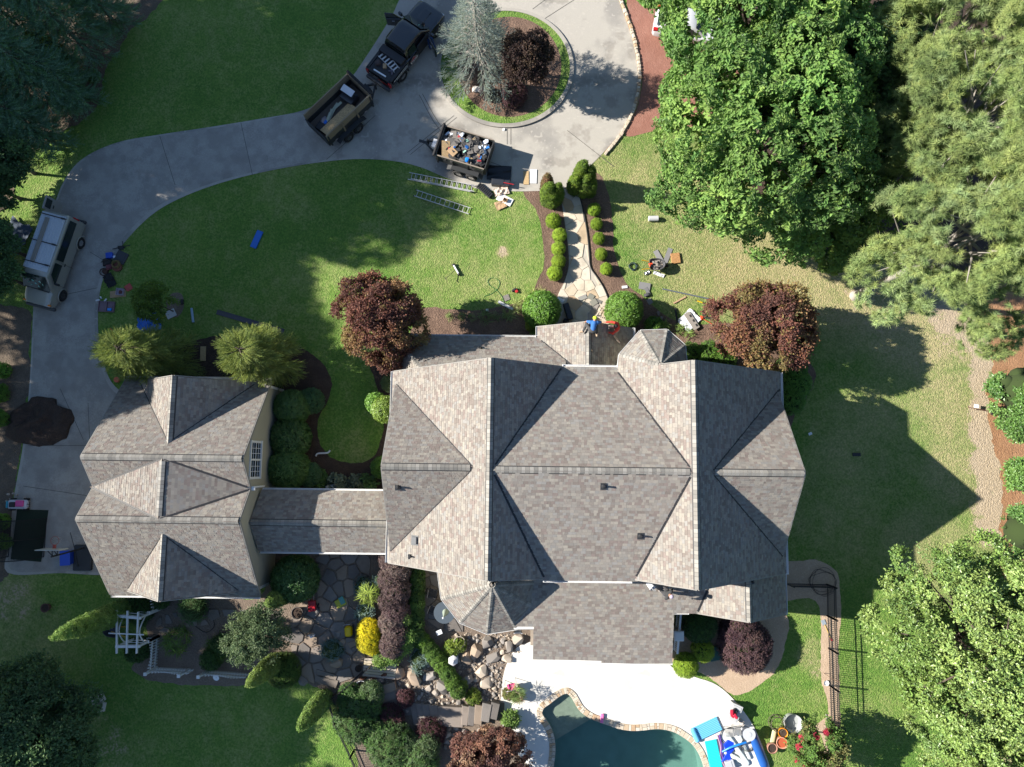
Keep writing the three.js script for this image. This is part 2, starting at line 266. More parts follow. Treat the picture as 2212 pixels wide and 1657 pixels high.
struct('woodland_floor', sheetGeo(ragged(outline([[1640, 430], [1780, 545], [1880, 562], [2000, 596], [2110, 622], [2350, 640], [2350, -80], [1650, -80], [1560, 200]]), 0.2), 0.003), M.darkMulch);
struct('fence_dirt_strip', sheetGeo(ragged(outline([[1640, 1222], [1720, 1212], [1775, 1214], [1806, 1236], [1815, 1280], [1816, 1330], [1812, 1400], [1812, 1500], [1812, 1600], [1815, 1700], [1775, 1700], [1780, 1600], [1760, 1570], [1790, 1540], [1776, 1480], [1771, 1400], [1772, 1330], [1760, 1296], [1730, 1292], [1690, 1300], [1640, 1290]], 0, true, 4), 0.09), 0.006), M.dirt);
struct('dirt_bed_by_pool', sheetGeo(ragged(outline([[1480, 1330], [1600, 1300], [1696, 1330], [1694, 1390], [1678, 1440], [1640, 1480], [1600, 1505], [1575, 1500], [1540, 1470], [1500, 1452], [1450, 1430]]), 0.09), 0.004), M.dirt);
struct('rock_garden_soil', sheetGeo(ragged(outline([[318, 1300], [440, 1280], [560, 1288], [590, 1190], [700, 1170], [850, 1180], [960, 1220], [1060, 1300], [1160, 1340], [1160, 1420], [1100, 1440], [1092, 1500], [1092, 1570], [1130, 1640], [1150, 1720], [800, 1740], [775, 1640], [745, 1560], [715, 1510], [690, 1490], [620, 1466], [520, 1480], [400, 1478], [320, 1466], [284, 1440], [318, 1410], [312, 1350]]), 0.09), 0.004), M.clay);
struct('pool_deck', slabGeo(deckLine, -0.1, 0.05, [poolHole]), M.deck);
// pool: floor, walls, shallow shelf and water
const poolFloor = mat(1, 1, 1, { map: every(picture(256, 256, (u, v) => { const k = 0.8 + 0.3 * fbm(u * 6, v * 6, 4, 6, 91) + 0.12 * hash(u * 256 | 0, v * 256 | 0, 2); return [0.19 * k, 0.31 * k, 0.28 * k]; }), 3) });
const poolShelf = mat(1, 1, 1, { map: every(picture(256, 256, (u, v) => { const k = 0.75 + 0.35 * fbm(u * 20, v * 20, 4, 20, 95) + 0.2 * hash(u * 256 | 0, v * 256 | 0, 2); return [0.34 * k, 0.33 * k, 0.27 * k]; }), 3) });
{
  const n = poolInner.length, wall = new THREE.BufferGeometry(), v = [];
  for (let i = 0; i < n; i++) { const a = poolInner[i], b = poolInner[(i + 1) % n]; v.push(a.x, 0, a.z, b.x, 0, b.z, b.x, -1.7, b.z, a.x, 0, a.z, b.x, -1.7, b.z, a.x, -1.7, a.z); }
  wall.setAttribute('position', new THREE.Float32BufferAttribute(v, 3)); wall.computeVertexNormals();
  const cut = ([px, py]) => { const [x, z] = at(1105.5 + px * 0.25, 1243.6 + py * 0.25); return V(x, 0, z); }, a = cut([350, 1475]), b = cut([735, 1245]);
  const shelf = poolInner.filter((q) => (b.x - a.x) * (q.z - a.z) - (b.z - a.z) * (q.x - a.x) < 0);
  struct('pool_basin', [sheetGeo(poolInner, -1.7), wall], poolFloor);
  struct('pool_shelf', slabGeo(shelf, -1.68, -0.32), poolShelf);
  const wave = every(heights(512, (u, v) => 0.6 * fbm(u * 9, v * 9, 3, 9, 3) + 0.4 * fbm(u * 26, v * 26, 2, 26, 9)), 5);
  const water = new THREE.MeshPhysicalMaterial({ color: 0xd8e6e2, transmission: 1, thickness: 0, roughness: 0.02, ior: 1.33, bumpMap: wave, bumpScale: 0.06, side: THREE.DoubleSide });
  struct('pool_water', sheetGeo(poolInner, -0.12), water);
}
// ---------------------------------------------------------------- buildings
M.white = mat(0.72, 0.72, 0.7, { roughness: 0.5 });
M.drip = mat(0.25, 0.24, 0.22);
M.siding = mat(0.36, 0.34, 0.26, { roughness: 0.8 });
M.black = mat(0.022, 0.022, 0.024, { roughness: 0.6 });
M.underlay = mat(0.15, 0.13, 0.12);
M.metalDark = gloss(0.03, 0.032, 0.035, { roughness: 0.45 });
M.glassDark = gloss(0.015, 0.02, 0.024, { roughness: 0.06 });
M.shingle = mat(1, 1, 1, { roughness: 0.95, bumpMap: grit, bumpScale: 0.004 });
const CAPS = [[0.25, 0.24, 0.215], [0.19, 0.182, 0.165], [0.31, 0.295, 0.265], [0.225, 0.213, 0.19], [0.28, 0.265, 0.235]].map((c) => mat(...c, { roughness: 0.95 }));
const TABS = [[0.232, 0.208, 0.188], [0.272, 0.25, 0.224], [0.25, 0.243, 0.233], [0.195, 0.168, 0.152], [0.22, 0.183, 0.168], [0.258, 0.24, 0.218], [0.215, 0.196, 0.18], [0.29, 0.27, 0.238], [0.235, 0.222, 0.205]];
// one sloping face of a roof: height h0 at (ox, oz), falling by slope s along (dx, dz); poly is its plan
const face = (ox, oz, h0, dx, dz, s, poly) => ({ ox, oz, dx, dz, s, h0, poly: poly.map(([x, z]) => V(x, 0, z)), y(x, z) { return h0 - s * ((x - ox) * dx + (z - oz) * dz); } });
const tabGeo = put(new THREE.BoxGeometry(1, 0.014, 0.19), 0, 0.004, 0.012, 0, 0.055);
function shingles(roof, faces, seed) {
  const f = rng(seed), list = [], cols = [], D = new THREE.Vector3(), m = new THREE.Matrix4();
  for (const p of faces) {
    const cs = 1 / Math.hypot(1, p.s), n = V(p.dx * p.s * cs, cs, p.dz * p.s * cs), Z = V(p.dx * cs, -p.s * cs, p.dz * cs), X = V().crossVectors(n, Z);
    const run = p.poly.map((q) => (q.x - p.ox) * p.dx + (q.z - p.oz) * p.dz), lo = Math.min(...run), hi = Math.max(...run), step = 0.145 * cs;
    for (let r = hi - step * 0.4; r > lo; r -= step) {
      const cut = [];
      p.poly.forEach((a, i) => {
        const j = (i + 1) % p.poly.length, b = p.poly[j], ra = run[i], rb = run[j];
        if ((ra > r) !== (rb > r)) { const t = (r - ra) / (rb - ra), x = a.x + (b.x - a.x) * t, z = a.z + (b.z - a.z) * t; cut.push((x - p.ox) * X.x + (z - p.oz) * X.z); }
      });
      cut.sort((a, b) => a - b);
      for (let k = 0; k + 1 < cut.length; k += 2) {
        let u = cut[k] - f() * 0.12;
        while (u < cut[k + 1]) {
          const w = 0.11 + 0.16 * f(), u0 = Math.max(u, cut[k]), u1 = Math.min(u + w, cut[k + 1]);
          u += w;
          if (u1 - u0 < 0.02) continue;
          const c = (u0 + u1) / 2, x = p.ox + p.dx * r + X.x * c, z = p.oz + p.dz * r + X.z * c, y = p.y(x, z);
          if (faces.some((q) => q !== p && inside(q.poly, x, z) && q.y(x, z) > y + 0.12)) continue;
          D.set(x, y, z).addScaledVector(n, f() < 0.45 ? 0.009 : 0.003);
          m.makeBasis(X.clone().multiplyScalar(u1 - u0 - 0.006), n, Z).setPosition(D);
          list.push(m.clone());
          const t = pick(TABS, f), k2 = 0.93 + 0.14 * f();
          cols.push(C(t[0] * k2, t[1] * k2 * 0.985, t[2] * k2 * 0.95));
        }
      }
    }
  }
  return swarm('shingles', tabGeo, M.shingle, roof, list, cols);
}
// the deck below the shingles
function roofDeck(faces, t = 0.14) {
  const out = [];
  for (const p of faces) {
    const tri = THREE.ShapeUtils.triangulateShape(p.poly.map((q) => new THREE.Vector2(q.x, q.z)), []), v = [], P = (q, dy) => v.push(q.x, p.y(q.x, q.z) + dy, q.z);
    for (const [a, b, c] of tri) { P(p.poly[a], -0.006); P(p.poly[b], -0.006); P(p.poly[c], -0.006); P(p.poly[c], -t); P(p.poly[b], -t); P(p.poly[a], -t); }
    p.poly.forEach((a, i) => { const b = p.poly[(i + 1) % p.poly.length]; P(a, -0.006); P(b, -0.006); P(b, -t); P(a, -0.006); P(b, -t); P(a, -t); });
    const g = new THREE.BufferGeometry(); g.setAttribute('position', new THREE.Float32BufferAttribute(v, 3)); g.computeVertexNormals(); out.push(g);
  }
  return out;
}
function capGeo(sl, sr, w, len, t) {
  const s = new THREE.Shape([[-w, -sl * w], [0, 0], [w, -sr * w], [w, -sr * w + t], [0, t + 0.012], [-w, -sl * w + t]].map(([x, y]) => new THREE.Vector2(x, y)));
  return put(new THREE.ExtrudeGeometry(s, { depth: len, bevelEnabled: false }), 0, 0, -len / 2);
}
// a row of cap shingles from a to b over a dark vent strip
function ridge(roof, a, b, sl, sr, w = 0.145, seed = 1, hip = false) {
  const f = rng(seed * 977), d = V().subVectors(b, a), L = d.length(), n = Math.max(1, Math.round(L / 0.2)), g = capGeo(sl, sr, w, L / n - 0.012, 0.026), m = new THREE.Matrix4().lookAt(b, a, V(0, 1, 0)), q = new THREE.Quaternion().setFromRotationMatrix(m);
  if (!hip) { const vent = part('ridge_vent', capGeo(sl, sr, w + 0.04, L, 0.03), M.black, roof); vent.position.copy(a).add(b).multiplyScalar(0.5).y += 0.008; vent.quaternion.copy(q); }
  for (let i = 0; i < n; i++) {
    const c = part('ridge_shingle', g, pick(CAPS, f), roof);
    c.position.copy(a).addScaledVector(d, (i + 0.5) / n); c.position.y += hip ? 0.012 : 0.036; c.quaternion.copy(q).multiply(new THREE.Quaternion().setFromAxisAngle(V(1, 0, 0), 0.05));
  }
}
// dark flashing where two faces meet, followed along x or z
function valley(roof, A, B, along, from, to) {
  const P = (t) => {
    const f = (k) => (along === 'z' ? A.y(k, t) - B.y(k, t) : A.y(t, k) - B.y(t, k)), f0 = f(0), k = -f0 / (f(1) - f0);
    return along === 'z' ? V(k, A.y(k, t) + 0.03, t) : V(t, A.y(t, k) + 0.03, k);
  };
  const a = P(from), b = P(to);
  part('valley_flashing', [bar(a, b, 0.18, 0.012), bar(a.clone().add(V(0, 0.012, 0)), b.clone().add(V(0, 0.012, 0)), 0.03, 0.02)], M.black, roof);
}
function gutter(roof, a, b) {
  const d = V().subVectors(b, a).normalize(), s = V(-d.z, 0, d.x)  .multiplyScalar(0.07), k = (v, dx, dy) => v.clone().addScaledVector(s, dx).add(V(0, dy, 0));
  part('gutter', [bar(k(a, 1, 0), k(b, 1, 0), 0.018, 0.11), bar(k(a, -1, 0), k(b, -1, 0), 0.018, 0.11), bar(k(a, 0, -0.045), k(b, 0, -0.045), 0.13, 0.015), bar(k(a, 0, 0.03), k(a, 0, 0.03).addScaledVector(d, 0.02), 0.12, 0.06)], M.white, roof);
}
const rake = (roof, a, b, m = M.drip) => part('rake_board', bar(a.clone().add(V(0, -0.1, 0)), b.clone().add(V(0, -0.1, 0)), 0.04, 0.17), m, roof);
// a wall whose outline [[u, y]...] runs along x or z and which is pushed along the other axis
function prism(pts, axis, from, to) {
  const s = new THREE.Shape(pts.map(([u, y]) => new THREE.Vector2(axis === 'x' ? u : -u, y))), g = new THREE.ExtrudeGeometry(s, { depth: to - from, bevelEnabled: false });
  return axis === 'x' ? put(g, 0, 0, from) : put(g.rotateY(Math.PI / 2), from, 0, 0);
}
function ventPipe(parent, [x, y, z], s = 1) {
  const p = part('vent_pipe', [cyl(0.05 * s, 0.05 * s, 0.42, 10, x, y + 0.14, z)], M.black, parent);
  part('flashing', [box(0.3 * s, 0.012, 0.34 * s, x, y + 0.045, z + 0.02, 0, 0.35), cyl(0.13 * s, 0.06 * s, 0.12, 14, x, y + 0.08, z)], M.metalDark, p);
  return p;
}

const house = thing('main_house', 'large beige house with many steep brown-grey shingled gables', 'house', [0, 0, 0], HT);
{
  const roof = part('roof', new THREE.BufferGeometry().setAttribute('position', new THREE.Float32BufferAttribute([0, 0, 0, 0, 0, 0, 0, 0, 0], 3)), M.underlay, house);
  // the two long gables that run front to back
  const Lw = face(-1.06, 0, 9.4, -1, 0, 0.82, [[-1.06, -4.95], [-1.06, 5.45], [-6.46, 5.3], [-6.46, -4.8]]);
  const Le = face(-1.06, 0, 9.4, 1, 0, 0.82, [[-1.06, -4.95], [2.75, -5.0], [2.2, 5.7], [-1.06, 5.45]]);
  const Rw = face(8.67, 0, 9.4, -1, 0, 0.87, [[8.67, -4.95], [8.67, 5.75], [5.6, 5.65], [5.35, -4.8]]);
  const Re = face(8.67, 0, 9.4, 1, 0, 0.77, [[8.67, -4.95], [14.42, -5.0], [14.42, 5.6], [8.67, 5.75]]);
  // the wide middle roof
  const Mn = face(0, 0.34, 9.32, 0, -1, 0.54, [[-0.9, 0.34], [8.5, 0.34], [8.2, -4.95], [0.2, -4.95]]);
  const Ms = face(0, 0.34, 9.32, 0, 1, 0.4, [[-0.9, 0.34], [8.5, 0.34], [8.2, 5.72], [-0.2, 5.72]]);
  // side gables to the west and to the east
  const Wn = face(0, 0.27, 8.78, 0, -1, 0.83, [[-1.5, 0.27], [-6.26, 0.27], [-6.3, -4.2], [-1.5, -4.2]]);
  const Ws = face(0, 0.27, 8.78, 0, 1, 0.83, [[-1.5, 0.27], [-6.26, 0.27], [-6.3, 4.75], [-1.5, 4.75]]);
  const En = face(0, 0.36, 8.7, 0, -1, 0.82, [[9.2, 0.36], [14.08, 0.36], [14.2, -4.2], [9.2, -4.2]]);
  const Es = face(0, 0.36, 8.7, 0, 1, 0.82, [[9.2, 0.36], [14.08, 0.36], [14.2, 4.8], [9.2, 4.8]]);
  // two-storey bay at the front right: faces from the apex to an eight-sided eave
  const B = [[5.45, -4.7], [5.55, -5.64], [6.63, -6.89], [8.01, -6.95], [8.91, -6.16], [9.01, -4.9]], ap = [7.3, -4.9], bay = [];
  for (let i = 0; i + 1 < B.length; i++) {
    const [a, b] = [B[i], B[i + 1]], mx = (a[0] + b[0]) / 2, mz = (a[1] + b[1]) / 2, ex = b[0] - a[0], ez = b[1] - a[1], L = Math.hypot(ex, ez); let dx = ez / L, dz = -ex / L;
    let d = (a[0] - ap[0]) * dx + (a[1] - ap[1]) * dz; if (d < 0) { dx = -dx; dz = -dz; d = -d; }
    bay.push(face(ap[0], ap[1], 8.2, dx, dz, 1.68 / d, [ap, a, b]));
  }
  // front porch roof with a hip, gabled portico
  const Pn = face(0, -4.7, 4.85, 0, -1, 0.7, [[-6.78, -7.06], [2.9, -7.08], [2.9, -4.5], [-4.7, -4.5]]);
  const Pw = face(-4.75, 0, 4.85, -1, 0, 0.82, [[-6.76, -7.06], [-6.76, -4.6], [-4.75, -4.6]]);
  const Gw = face(4.09, 0, 4.95, -1, 0, 0.65, [[4.09, -7.68], [4.09, -4.6], [1.4, -4.6], [1.4, -7.7]]);
  const Ge = face(4.09, 0, 4.95, 1, 0, 0.65, [[4.09, -7.68], [4.09, -4.6], [6.78, -4.6], [6.78, -7.66]]);
  // back porch, its low side part, the small gable at the back right
  const Bp = face(0, 5.6, 4.6, 0, 1, 0.27, [[-0.6, 5.5], [11.7, 5.5], [10.35, 7.82], [8.76, 7.82], [8.78, 10.66], [1.26, 10.55], [1.26, 8.75], [0.3, 8.75]]);
  const Sw = face(12.26, 0, 5.6, -1, 0, 0.72, [[12.26, 5.6], [12.26, 7.98], [9.8, 7.88], [9.8, 5.6]]);
  const Se = face(12.26, 0, 5.6, 1, 0, 0.72, [[12.26, 5.6], [12.26, 7.98], [14.8, 7.9], [14.8, 5.6]]);
  // round turret roof at the back, in twelve flat faces
  const tc = [-0.92, 6.12], tur = [], TN = 12, tp = (i) => [tc[0] + 3.06 * Math.cos(i / TN * 6.2832 + 0.1), tc[1] + 3.06 * Math.sin(i / TN * 6.2832 + 0.1)];
  for (let i = -1; i < 8; i++) { const a = tp(i), b = tp(i + 1), dx = Math.cos((i + 0.5) / TN * 6.2832 + 0.1), dz = Math.sin((i + 0.5) / TN * 6.2832 + 0.1), d = 3.06 * Math.cos(Math.PI / TN); tur.push(face(tc[0], tc[1], 6.5, dx, dz, 3.0 / d, [tc, a, b])); }
  const upper = [Lw, Le, Rw, Re, Mn, Ms, Wn, Ws, En, Es, ...bay], lower = [Pn, Pw, Gw, Ge], back = [Bp, Sw, Se, ...tur];
  roof.geometry = join(roofDeck([...upper, ...lower, ...back]));
  shingles(roof, upper, 11); shingles(roof, lower, 12).userData.label = 'shingles of the front porch roofs'; shingles(roof, back, 13).userData.label = 'shingles of the back porch, turret and rear gable';
  const rg = (x0, z0, x1, z1, h0, h1, sl, sr, seed, w, hip) => ridge(roof, V(x0, h0, z0), V(x1, h1, z1), sl, sr, w, seed, hip);
  rg(-1.06, -4.97, -1.06, 5.45, 9.4, 9.4, 0.82, 0.82, 1); rg(8.67, -4.97, 8.67, 5.75, 9.4, 9.4, 0.8, 0.8, 2);
  rg(-0.75, 0.34, 8.4, 0.34, 9.32, 9.32, 0.5, 0.45, 3); rg(-6.24, 0.27, -2.0, 0.27, 8.78, 8.78, 0.8, 0.8, 4); rg(9.75, 0.36, 14.05, 0.36, 8.7, 8.7, 0.8, 0.8, 5);
  rg(4.09, -7.66, 4.09, -4.8, 4.95, 4.95, 0.62, 0.62, 6, 0.13); rg(12.26, 5.9, 12.26, 7.96, 5.6, 5.6, 0.7, 0.7, 7, 0.14);
  for (let i = 0; i <= 8; i++) { const a = tp(i); rg(tc[0] + (a[0] - tc[0]) * 0.04, tc[1] + (a[1] - tc[1]) * 0.04, a[0], a[1], 6.42, 3.51, 0.25, 0.25, 20 + i, 0.11, true); }
  for (let i = 1; i < 5; i++) rg(ap[0] + (B[i][0] - ap[0]) * 0.05, ap[1] + (B[i][1] - ap[1]) * 0.05, B[i][0], B[i][1], 8.12, 6.53, 0.35, 0.35, 40 + i, 0.11, true);
  rg(-6.7, -7.0, -4.75, -4.65, 3.25, 4.86, 0.4, 0.4, 50, 0.12, true);
  valley(roof, Le, Mn, 'z', 0.1, -4.9); valley(roof, Le, Ms, 'z', 0.6, 5.6); valley(roof, Rw, Mn, 'z', 0.1, -4.7); valley(roof, Rw, Ms, 'z', 0.6, 5.5);
  valley(roof, Lw, Wn, 'z', 0.2, -4.1); valley(roof, Lw, Ws, 'z', 0.4, 4.7); valley(roof, Re, En, 'z', 0.25, -4.1); valley(roof, Re, Es, 'z', 0.5, 4.7);
  valley(roof, Gw, Pn, 'z', -4.9, -6.9); valley(roof, Bp, Sw, 'z', 6.0, 7.8);
  // gutters and rake boards
  const gt = (x0, z0, x1, z1, h, h1 = h) => gutter(roof, V(x0, h, z0), V(x1, h1, z1));
  gt(-6.82, -7.12, 1.4, -7.12, 3.16); gt(-6.84, -7.1, -6.84, -4.5, 3.16); gt(-6.52, -4.8, -6.52, 5.3, 4.93); gt(14.48, 5.65, 14.48, -5.0, 4.93); gt(2.55, -5.02, 5.5, -5.0, 6.42); gt(1.6, 5.78, 6.0, 5.78, 7.1);
  gt(1.34, -7.72, 1.34, -6.6, 3.16); gt(6.84, -7.7, 6.84, -4.9, 3.16); gt(8.8, 10.7, 1.2, 10.6, 3.18); gt(1.26, 8.8, 0.2, 8.82, 3.68); gt(9.55, 7.88, 8.76, 7.88, 3.93); gt(14.85, 7.95, 14.85, 5.6, 3.66);
  for (let i = 0; i + 1 < B.length; i++) gt(B[i][0], B[i][1], B[i + 1][0], B[i + 1][1], 6.44);
  for (let i = 0; i < 8; i++) { const a = tp(i), b = tp(i + 1); gt(b[0], b[1], a[0], a[1], 3.44); }
  const rk = (f, x0, z0, x1, z1) => rake(roof, V(x0, f.y(x0, z0), z0), V(x1, f.y(x1, z1), z1));
  rk(Lw, -1.06, -4.97, -6.4, -4.83); rk(Le, -1.06, -4.97, 2.5, -5.0); rk(Re, 8.67, -4.97, 14.4, -5.02); rk(Rw, 8.67, -4.97, 7.3, -4.93); rk(Lw, -1.06, 5.47, -6.4, 5.32); rk(Le, -1.06, 5.47, 2.1, 5.72); rk(Rw, 8.67, 5.77, 5.7, 5.67); rk(Re, 8.67, 5.77, 14.4, 5.62);
  rk(Wn, -6.28, 0.27, -6.32, -4.0); rk(Ws, -6.28, 0.27, -6.32, 4.6); rk(En, 14.1, 0.36, 14.22, -4.1); rk(Es, 14.1, 0.36, 14.22, 4.7); rk(Gw, 4.09, -7.7, 1.42, -7.72); rk(Ge, 4.09, -7.7, 6.76, -7.68); rk(Sw, 12.26, 8.0, 9.85, 7.9); rk(Se, 12.26, 8.0, 14.75, 7.93);
  // pipes and vents that stand on the roof
  const on = (f, px, py, h) => { const [x, z] = inHouse(px, py, h); return [x, f.y(x, z), z]; };
  ventPipe(roof, on(Ms, 1303, 1050, 9)); ventPipe(roof, on(Ms, 1382, 1157, 8)); ventPipe(roof, on(Ws, 858, 1052, 8.2)); ventPipe(roof, on(Lw, 889, 1199, 5.6), 0.8); ventPipe(roof, on(Pn, 1038, 751, 3.9), 0.6); ventPipe(roof, on(Se, 1622, 1256, 5.4), 0.7);
  { const [x, y, z] = on(Lw, 897, 1166, 6); part('box_vent', [rbox(0.36, 0.14, 0.36, 0.02, x, y + 0.1, z, 0, 0, 0.68), box(0.5, 0.012, 0.5, x, y + 0.04, z, 0, 0, 0.68)], mat(0.12, 0.125, 0.13), roof); }
  // walls
  part('wall', [prism([[-6.15, 0], [-6.15, 5.0], [-1.06, 9.15], [2.4, 6.3], [2.4, 0]], 'x', -4.6, 5.15), prism([[5.6, 0], [5.6, 6.5], [8.67, 9.15], [14.1, 4.95], [14.1, 0]], 'x', -4.6, 5.4), prism([[-4.5, 0], [-4.5, 6.45], [0.34, 9.05], [5.4, 6.9], [5.4, 0]], 'z', 2.2, 5.7),
    prism([[-4.4, 0], [-4.4, 4.7], [0.27, 8.5], [4.7, 4.9], [4.7, 0]], 'z', -6.14, -6), prism([[-4.2, 0], [-4.2, 4.7], [0.36, 8.45], [4.7, 4.9], [4.7, 0]], 'z', 13.7, 13.95),
    prism([[10.2, 0], [10.2, 3.6], [12.26, 5.4], [14.5, 3.7], [14.6, 0]], 'x', 5.3, 7.75), cyl(2.6, 2.6, 3.5, 24, tc[0], 1.75, tc[1]), put(new THREE.ExtrudeGeometry(shapeOf(B.map(([x, z]) => V(7.3 + (x - 7.3) * 0.88, 0, -4.8 + (z + 4.8) * 0.88))), { depth: 6.45, bevelEnabled: false }).rotateX(-Math.PI / 2))], M.siding, house);
  // porch posts at the front and at the back, porch floor
  for (const [x, z, h] of [[-6.4, -6.8, 3.1], [-3.9, -6.8, 3.1], [-1.2, -6.8, 3.1], [1.7, -7.3, 3.1], [6.5, -7.3, 3.1], [1.6, 10.3, 3.15], [5, 10.3, 3.15], [8.45, 10.35, 3.15]]) part('porch_post', [rbox(0.22, h, 0.22, 0.01, x, h / 2, z), rbox(0.32, 0.16, 0.32, 0.01, x, 0.08, z), rbox(0.3, 0.12, 0.3, 0.01, x, h - 0.06, z)], M.white, house);
  part('porch_floor', [box(7.6, 0.14, 5.2, 5, 0.07, 8), box(8.2, 0.14, 2.2, -2.6, 0.07, -5.8)], mat(0.3, 0.25, 0.2), house);
}
// railing of the raised side deck by the back porch
{
  const [ax, az] = inHouse(1470, 1320, 1.3), [bx, bz] = inHouse(1462, 1412, 1.3), t = thing('deck_railing', 'white balustrade with square post beside the back porch roof', 'railing', [0, 0, 0], HT);
  const A = V(ax, 0.45, az), Bq = V(bx, 0.45, bz), d = V().subVectors(Bq, A);
  part('handrail', bar(A.clone().setY(1.38), Bq.clone().setY(1.38), 0.11, 0.05), M.white, t); part('bottom_rail', bar(A.clone().setY(0.55), Bq.clone().setY(0.55), 0.07, 0.05), M.white, t);
  const n = 21, g = box(0.035, 0.8, 0.035);
  for (let i = 0; i < n; i++) { const b = part('baluster', g, M.white, t); b.position.copy(A).addScaledVector(d, (i + 0.5) / n).setY(0.96); }
  const [px, pz] = inHouse(1466, 1374, 1.6); part('post', [rbox(0.42, 1.6, 0.42, 0.01, px, 0.8, pz), rbox(0.56, 0.06, 0.56, 0.02, px, 1.63, pz), rbox(0.46, 0.04, 0.46, 0.01, px, 1.68, pz)], M.white, t);
  part('deck_floor', box(1.4, 0.1, 2.6, (ax + bx) / 2 - 0.8, 0.42, (az + bz) / 2), mat(0.2, 0.16, 0.12), t);
}

const garage = thing('garage', 'beige two-gabled garage with brown-grey shingles beside the shaded drive', 'garage', [0, 0, 0], HT);
{
  const roof = part('roof', new THREE.BufferGeometry(), M.underlay, garage), W = -22.0, E = -13.78, h = 6.65, s = 0.84;
  const An = face(0, -0.03, h, 0, -1, s, [[W, -0.03], [E, -0.03], [E, -4.5], [W, -4.5]]), As = face(0, -0.03, h, 0, 1, s, [[W, -0.03], [E, -0.03], [E, 1.6], [W, 1.6]]);
  const Bn = face(0, 3.1, h, 0, -1, s, [[W, 3.1], [E, 3.1], [E, 1.5], [W, 1.5]]), Bs = face(0, 3.1, h, 0, 1, s, [[W, 3.1], [E, 3.1], [E, 7.5], [W, 7.5]]);
  const Nw = face(-17.87, 0, 6.0, -1, 0, 0.9, [[-17.87, -4.3], [-17.87, -0.5], [-21.3, -0.5], [-21.3, -4.3]]), Ne = face(-17.87, 0, 6.0, 1, 0, 0.88, [[-17.87, -4.3], [-17.87, -0.5], [-14.3, -0.5], [-14.3, -4.3]]);
  const Sw = face(-17.85, 0, 6.0, -1, 0, 0.9, [[-17.85, 7.2], [-17.85, 3.6], [-21.3, 3.6], [-21.3, 7.2]]), Se = face(-17.85, 0, 6.0, 1, 0, 0.9, [[-17.85, 7.2], [-17.85, 3.6], [-14.4, 3.6], [-14.4, 7.2]]);
  const Dw = face(-17.8, 0, 6.66, -1, 0, 0.3, [[-17.8, -0.03], [-17.8, 3.1], [-22.12, 1.55]]), De = face(-17.8, 0, 6.66, 1, 0, 0.31, [[-17.8, -0.03], [-17.8, 3.1], [-13.74, 1.53]]);
  const all = [An, As, Bn, Bs, Nw, Ne, Sw, Se, Dw, De];
  roof.geometry = join(roofDeck(all)); shingles(roof, all, 31);
  const rg = (x0, z0, x1, z1, y, sl, sr, seed) => ridge(roof, V(x0, y, z0), V(x1, y, z1), sl, sr, 0.15, seed);
  rg(W, -0.03, E, -0.03, h, 0.8, 0.8, 61); rg(W, 3.1, E, 3.1, h, 0.8, 0.8, 62); rg(-17.87, -4.3, -17.87, -0.75, 6.0, 0.85, 0.85, 63); rg(-17.85, 3.85, -17.85, 7.2, 6.0, 0.85, 0.85, 64); rg(-17.8, 0.15, -17.8, 2.9, 6.66, 0.3, 0.3, 65);
  valley(roof, Nw, An, 'z', -0.85, -4.2); valley(roof, Ne, An, 'z', -0.85, -4.2); valley(roof, Sw, Bs, 'z', 3.95, 7.1); valley(roof, Se, Bs, 'z', 3.95, 7.1);
  valley(roof, Dw, As, 'x', -17.9, -22.0); valley(roof, Dw, Bn, 'x', -17.9, -22.0); valley(roof, De, As, 'x', -17.7, -13.85); valley(roof, De, Bn, 'x', -17.7, -13.85);
  for (const x of [W - 0.03, E + 0.03]) for (const f of [An, As, Bn, Bs]) { const z0 = f === An || f === As ? -0.03 : 3.1, z1 = f === An ? -4.45 : f === Bs ? 7.45 : 1.54; rake(roof, V(x, h, z0), V(x, f.y(0, z1), z1)); }
  for (const [f, x] of [[Nw, -21.2], [Ne, -14.4]]) rake(roof, V(-17.87, 6.0, -4.34), V(x, f.y(x, 0), -4.34));
  for (const [f, x] of [[Sw, -21.2], [Se, -14.5]]) rake(roof, V(-17.85, 6.0, 7.24), V(x, f.y(x, 0), 7.24));
  gutter(roof, V(W, 2.84, -4.56), V(E, 2.84, -4.56)); gutter(roof, V(E, 2.84, 7.56), V(W, 2.84, 7.56));
  part('gutter_spout', [box(0.16, 0.16, 0.2, -13.62, 5.2, 1.53), cyl(0.055, 0.055, 2.4, 8, -13.82, 4.2, 1.48)], M.white, roof);
  part('wall', [prism([[-4.15, 0], [-4.15, 2.95], [-0.03, 6.45], [1.53, 5.1], [3.1, 6.45], [7.1, 2.95], [7.1, 0]], 'z', -21.8, -14.02), prism([[-21.2, 0], [-21.2, 3], [-17.87, 5.8], [-14.6, 3], [-14.6, 0]], 'x', -4.22, 7.12)], M.siding, garage);
  // lapped boards of the east gable wall
  for (let i = 0; i < 34; i++) {
    const y = 0.1 + i * 0.185, cutAt = (yy) => Math.max(0, (yy - 2.95) / 0.84), z0 = -4.15 + cutAt(y + 0.1), z1 = 7.1 - cutAt(y + 0.1), dip = y + 0.1 > 5.1 ? (y + 0.1 - 5.1) / 0.84 : 0;
    if (z1 - z0 < 0.3) break;
    const runs = dip ? [[z0, 1.53 - dip], [1.53 + dip, z1]] : [[z0, z1]];
    for (const [a, b] of runs) if (b - a > 0.1) part('siding_board', box(0.02, 0.2, b - a, -14.0, y, (a + b) / 2, 0, 0, 0.07), M.siding, garage);
  }
  for (const [z, hh] of [[-4.17, 2.95], [7.12, 2.95]]) part('corner_board', box(0.12, hh, 0.14, -14.0, hh / 2, z), M.white, garage);
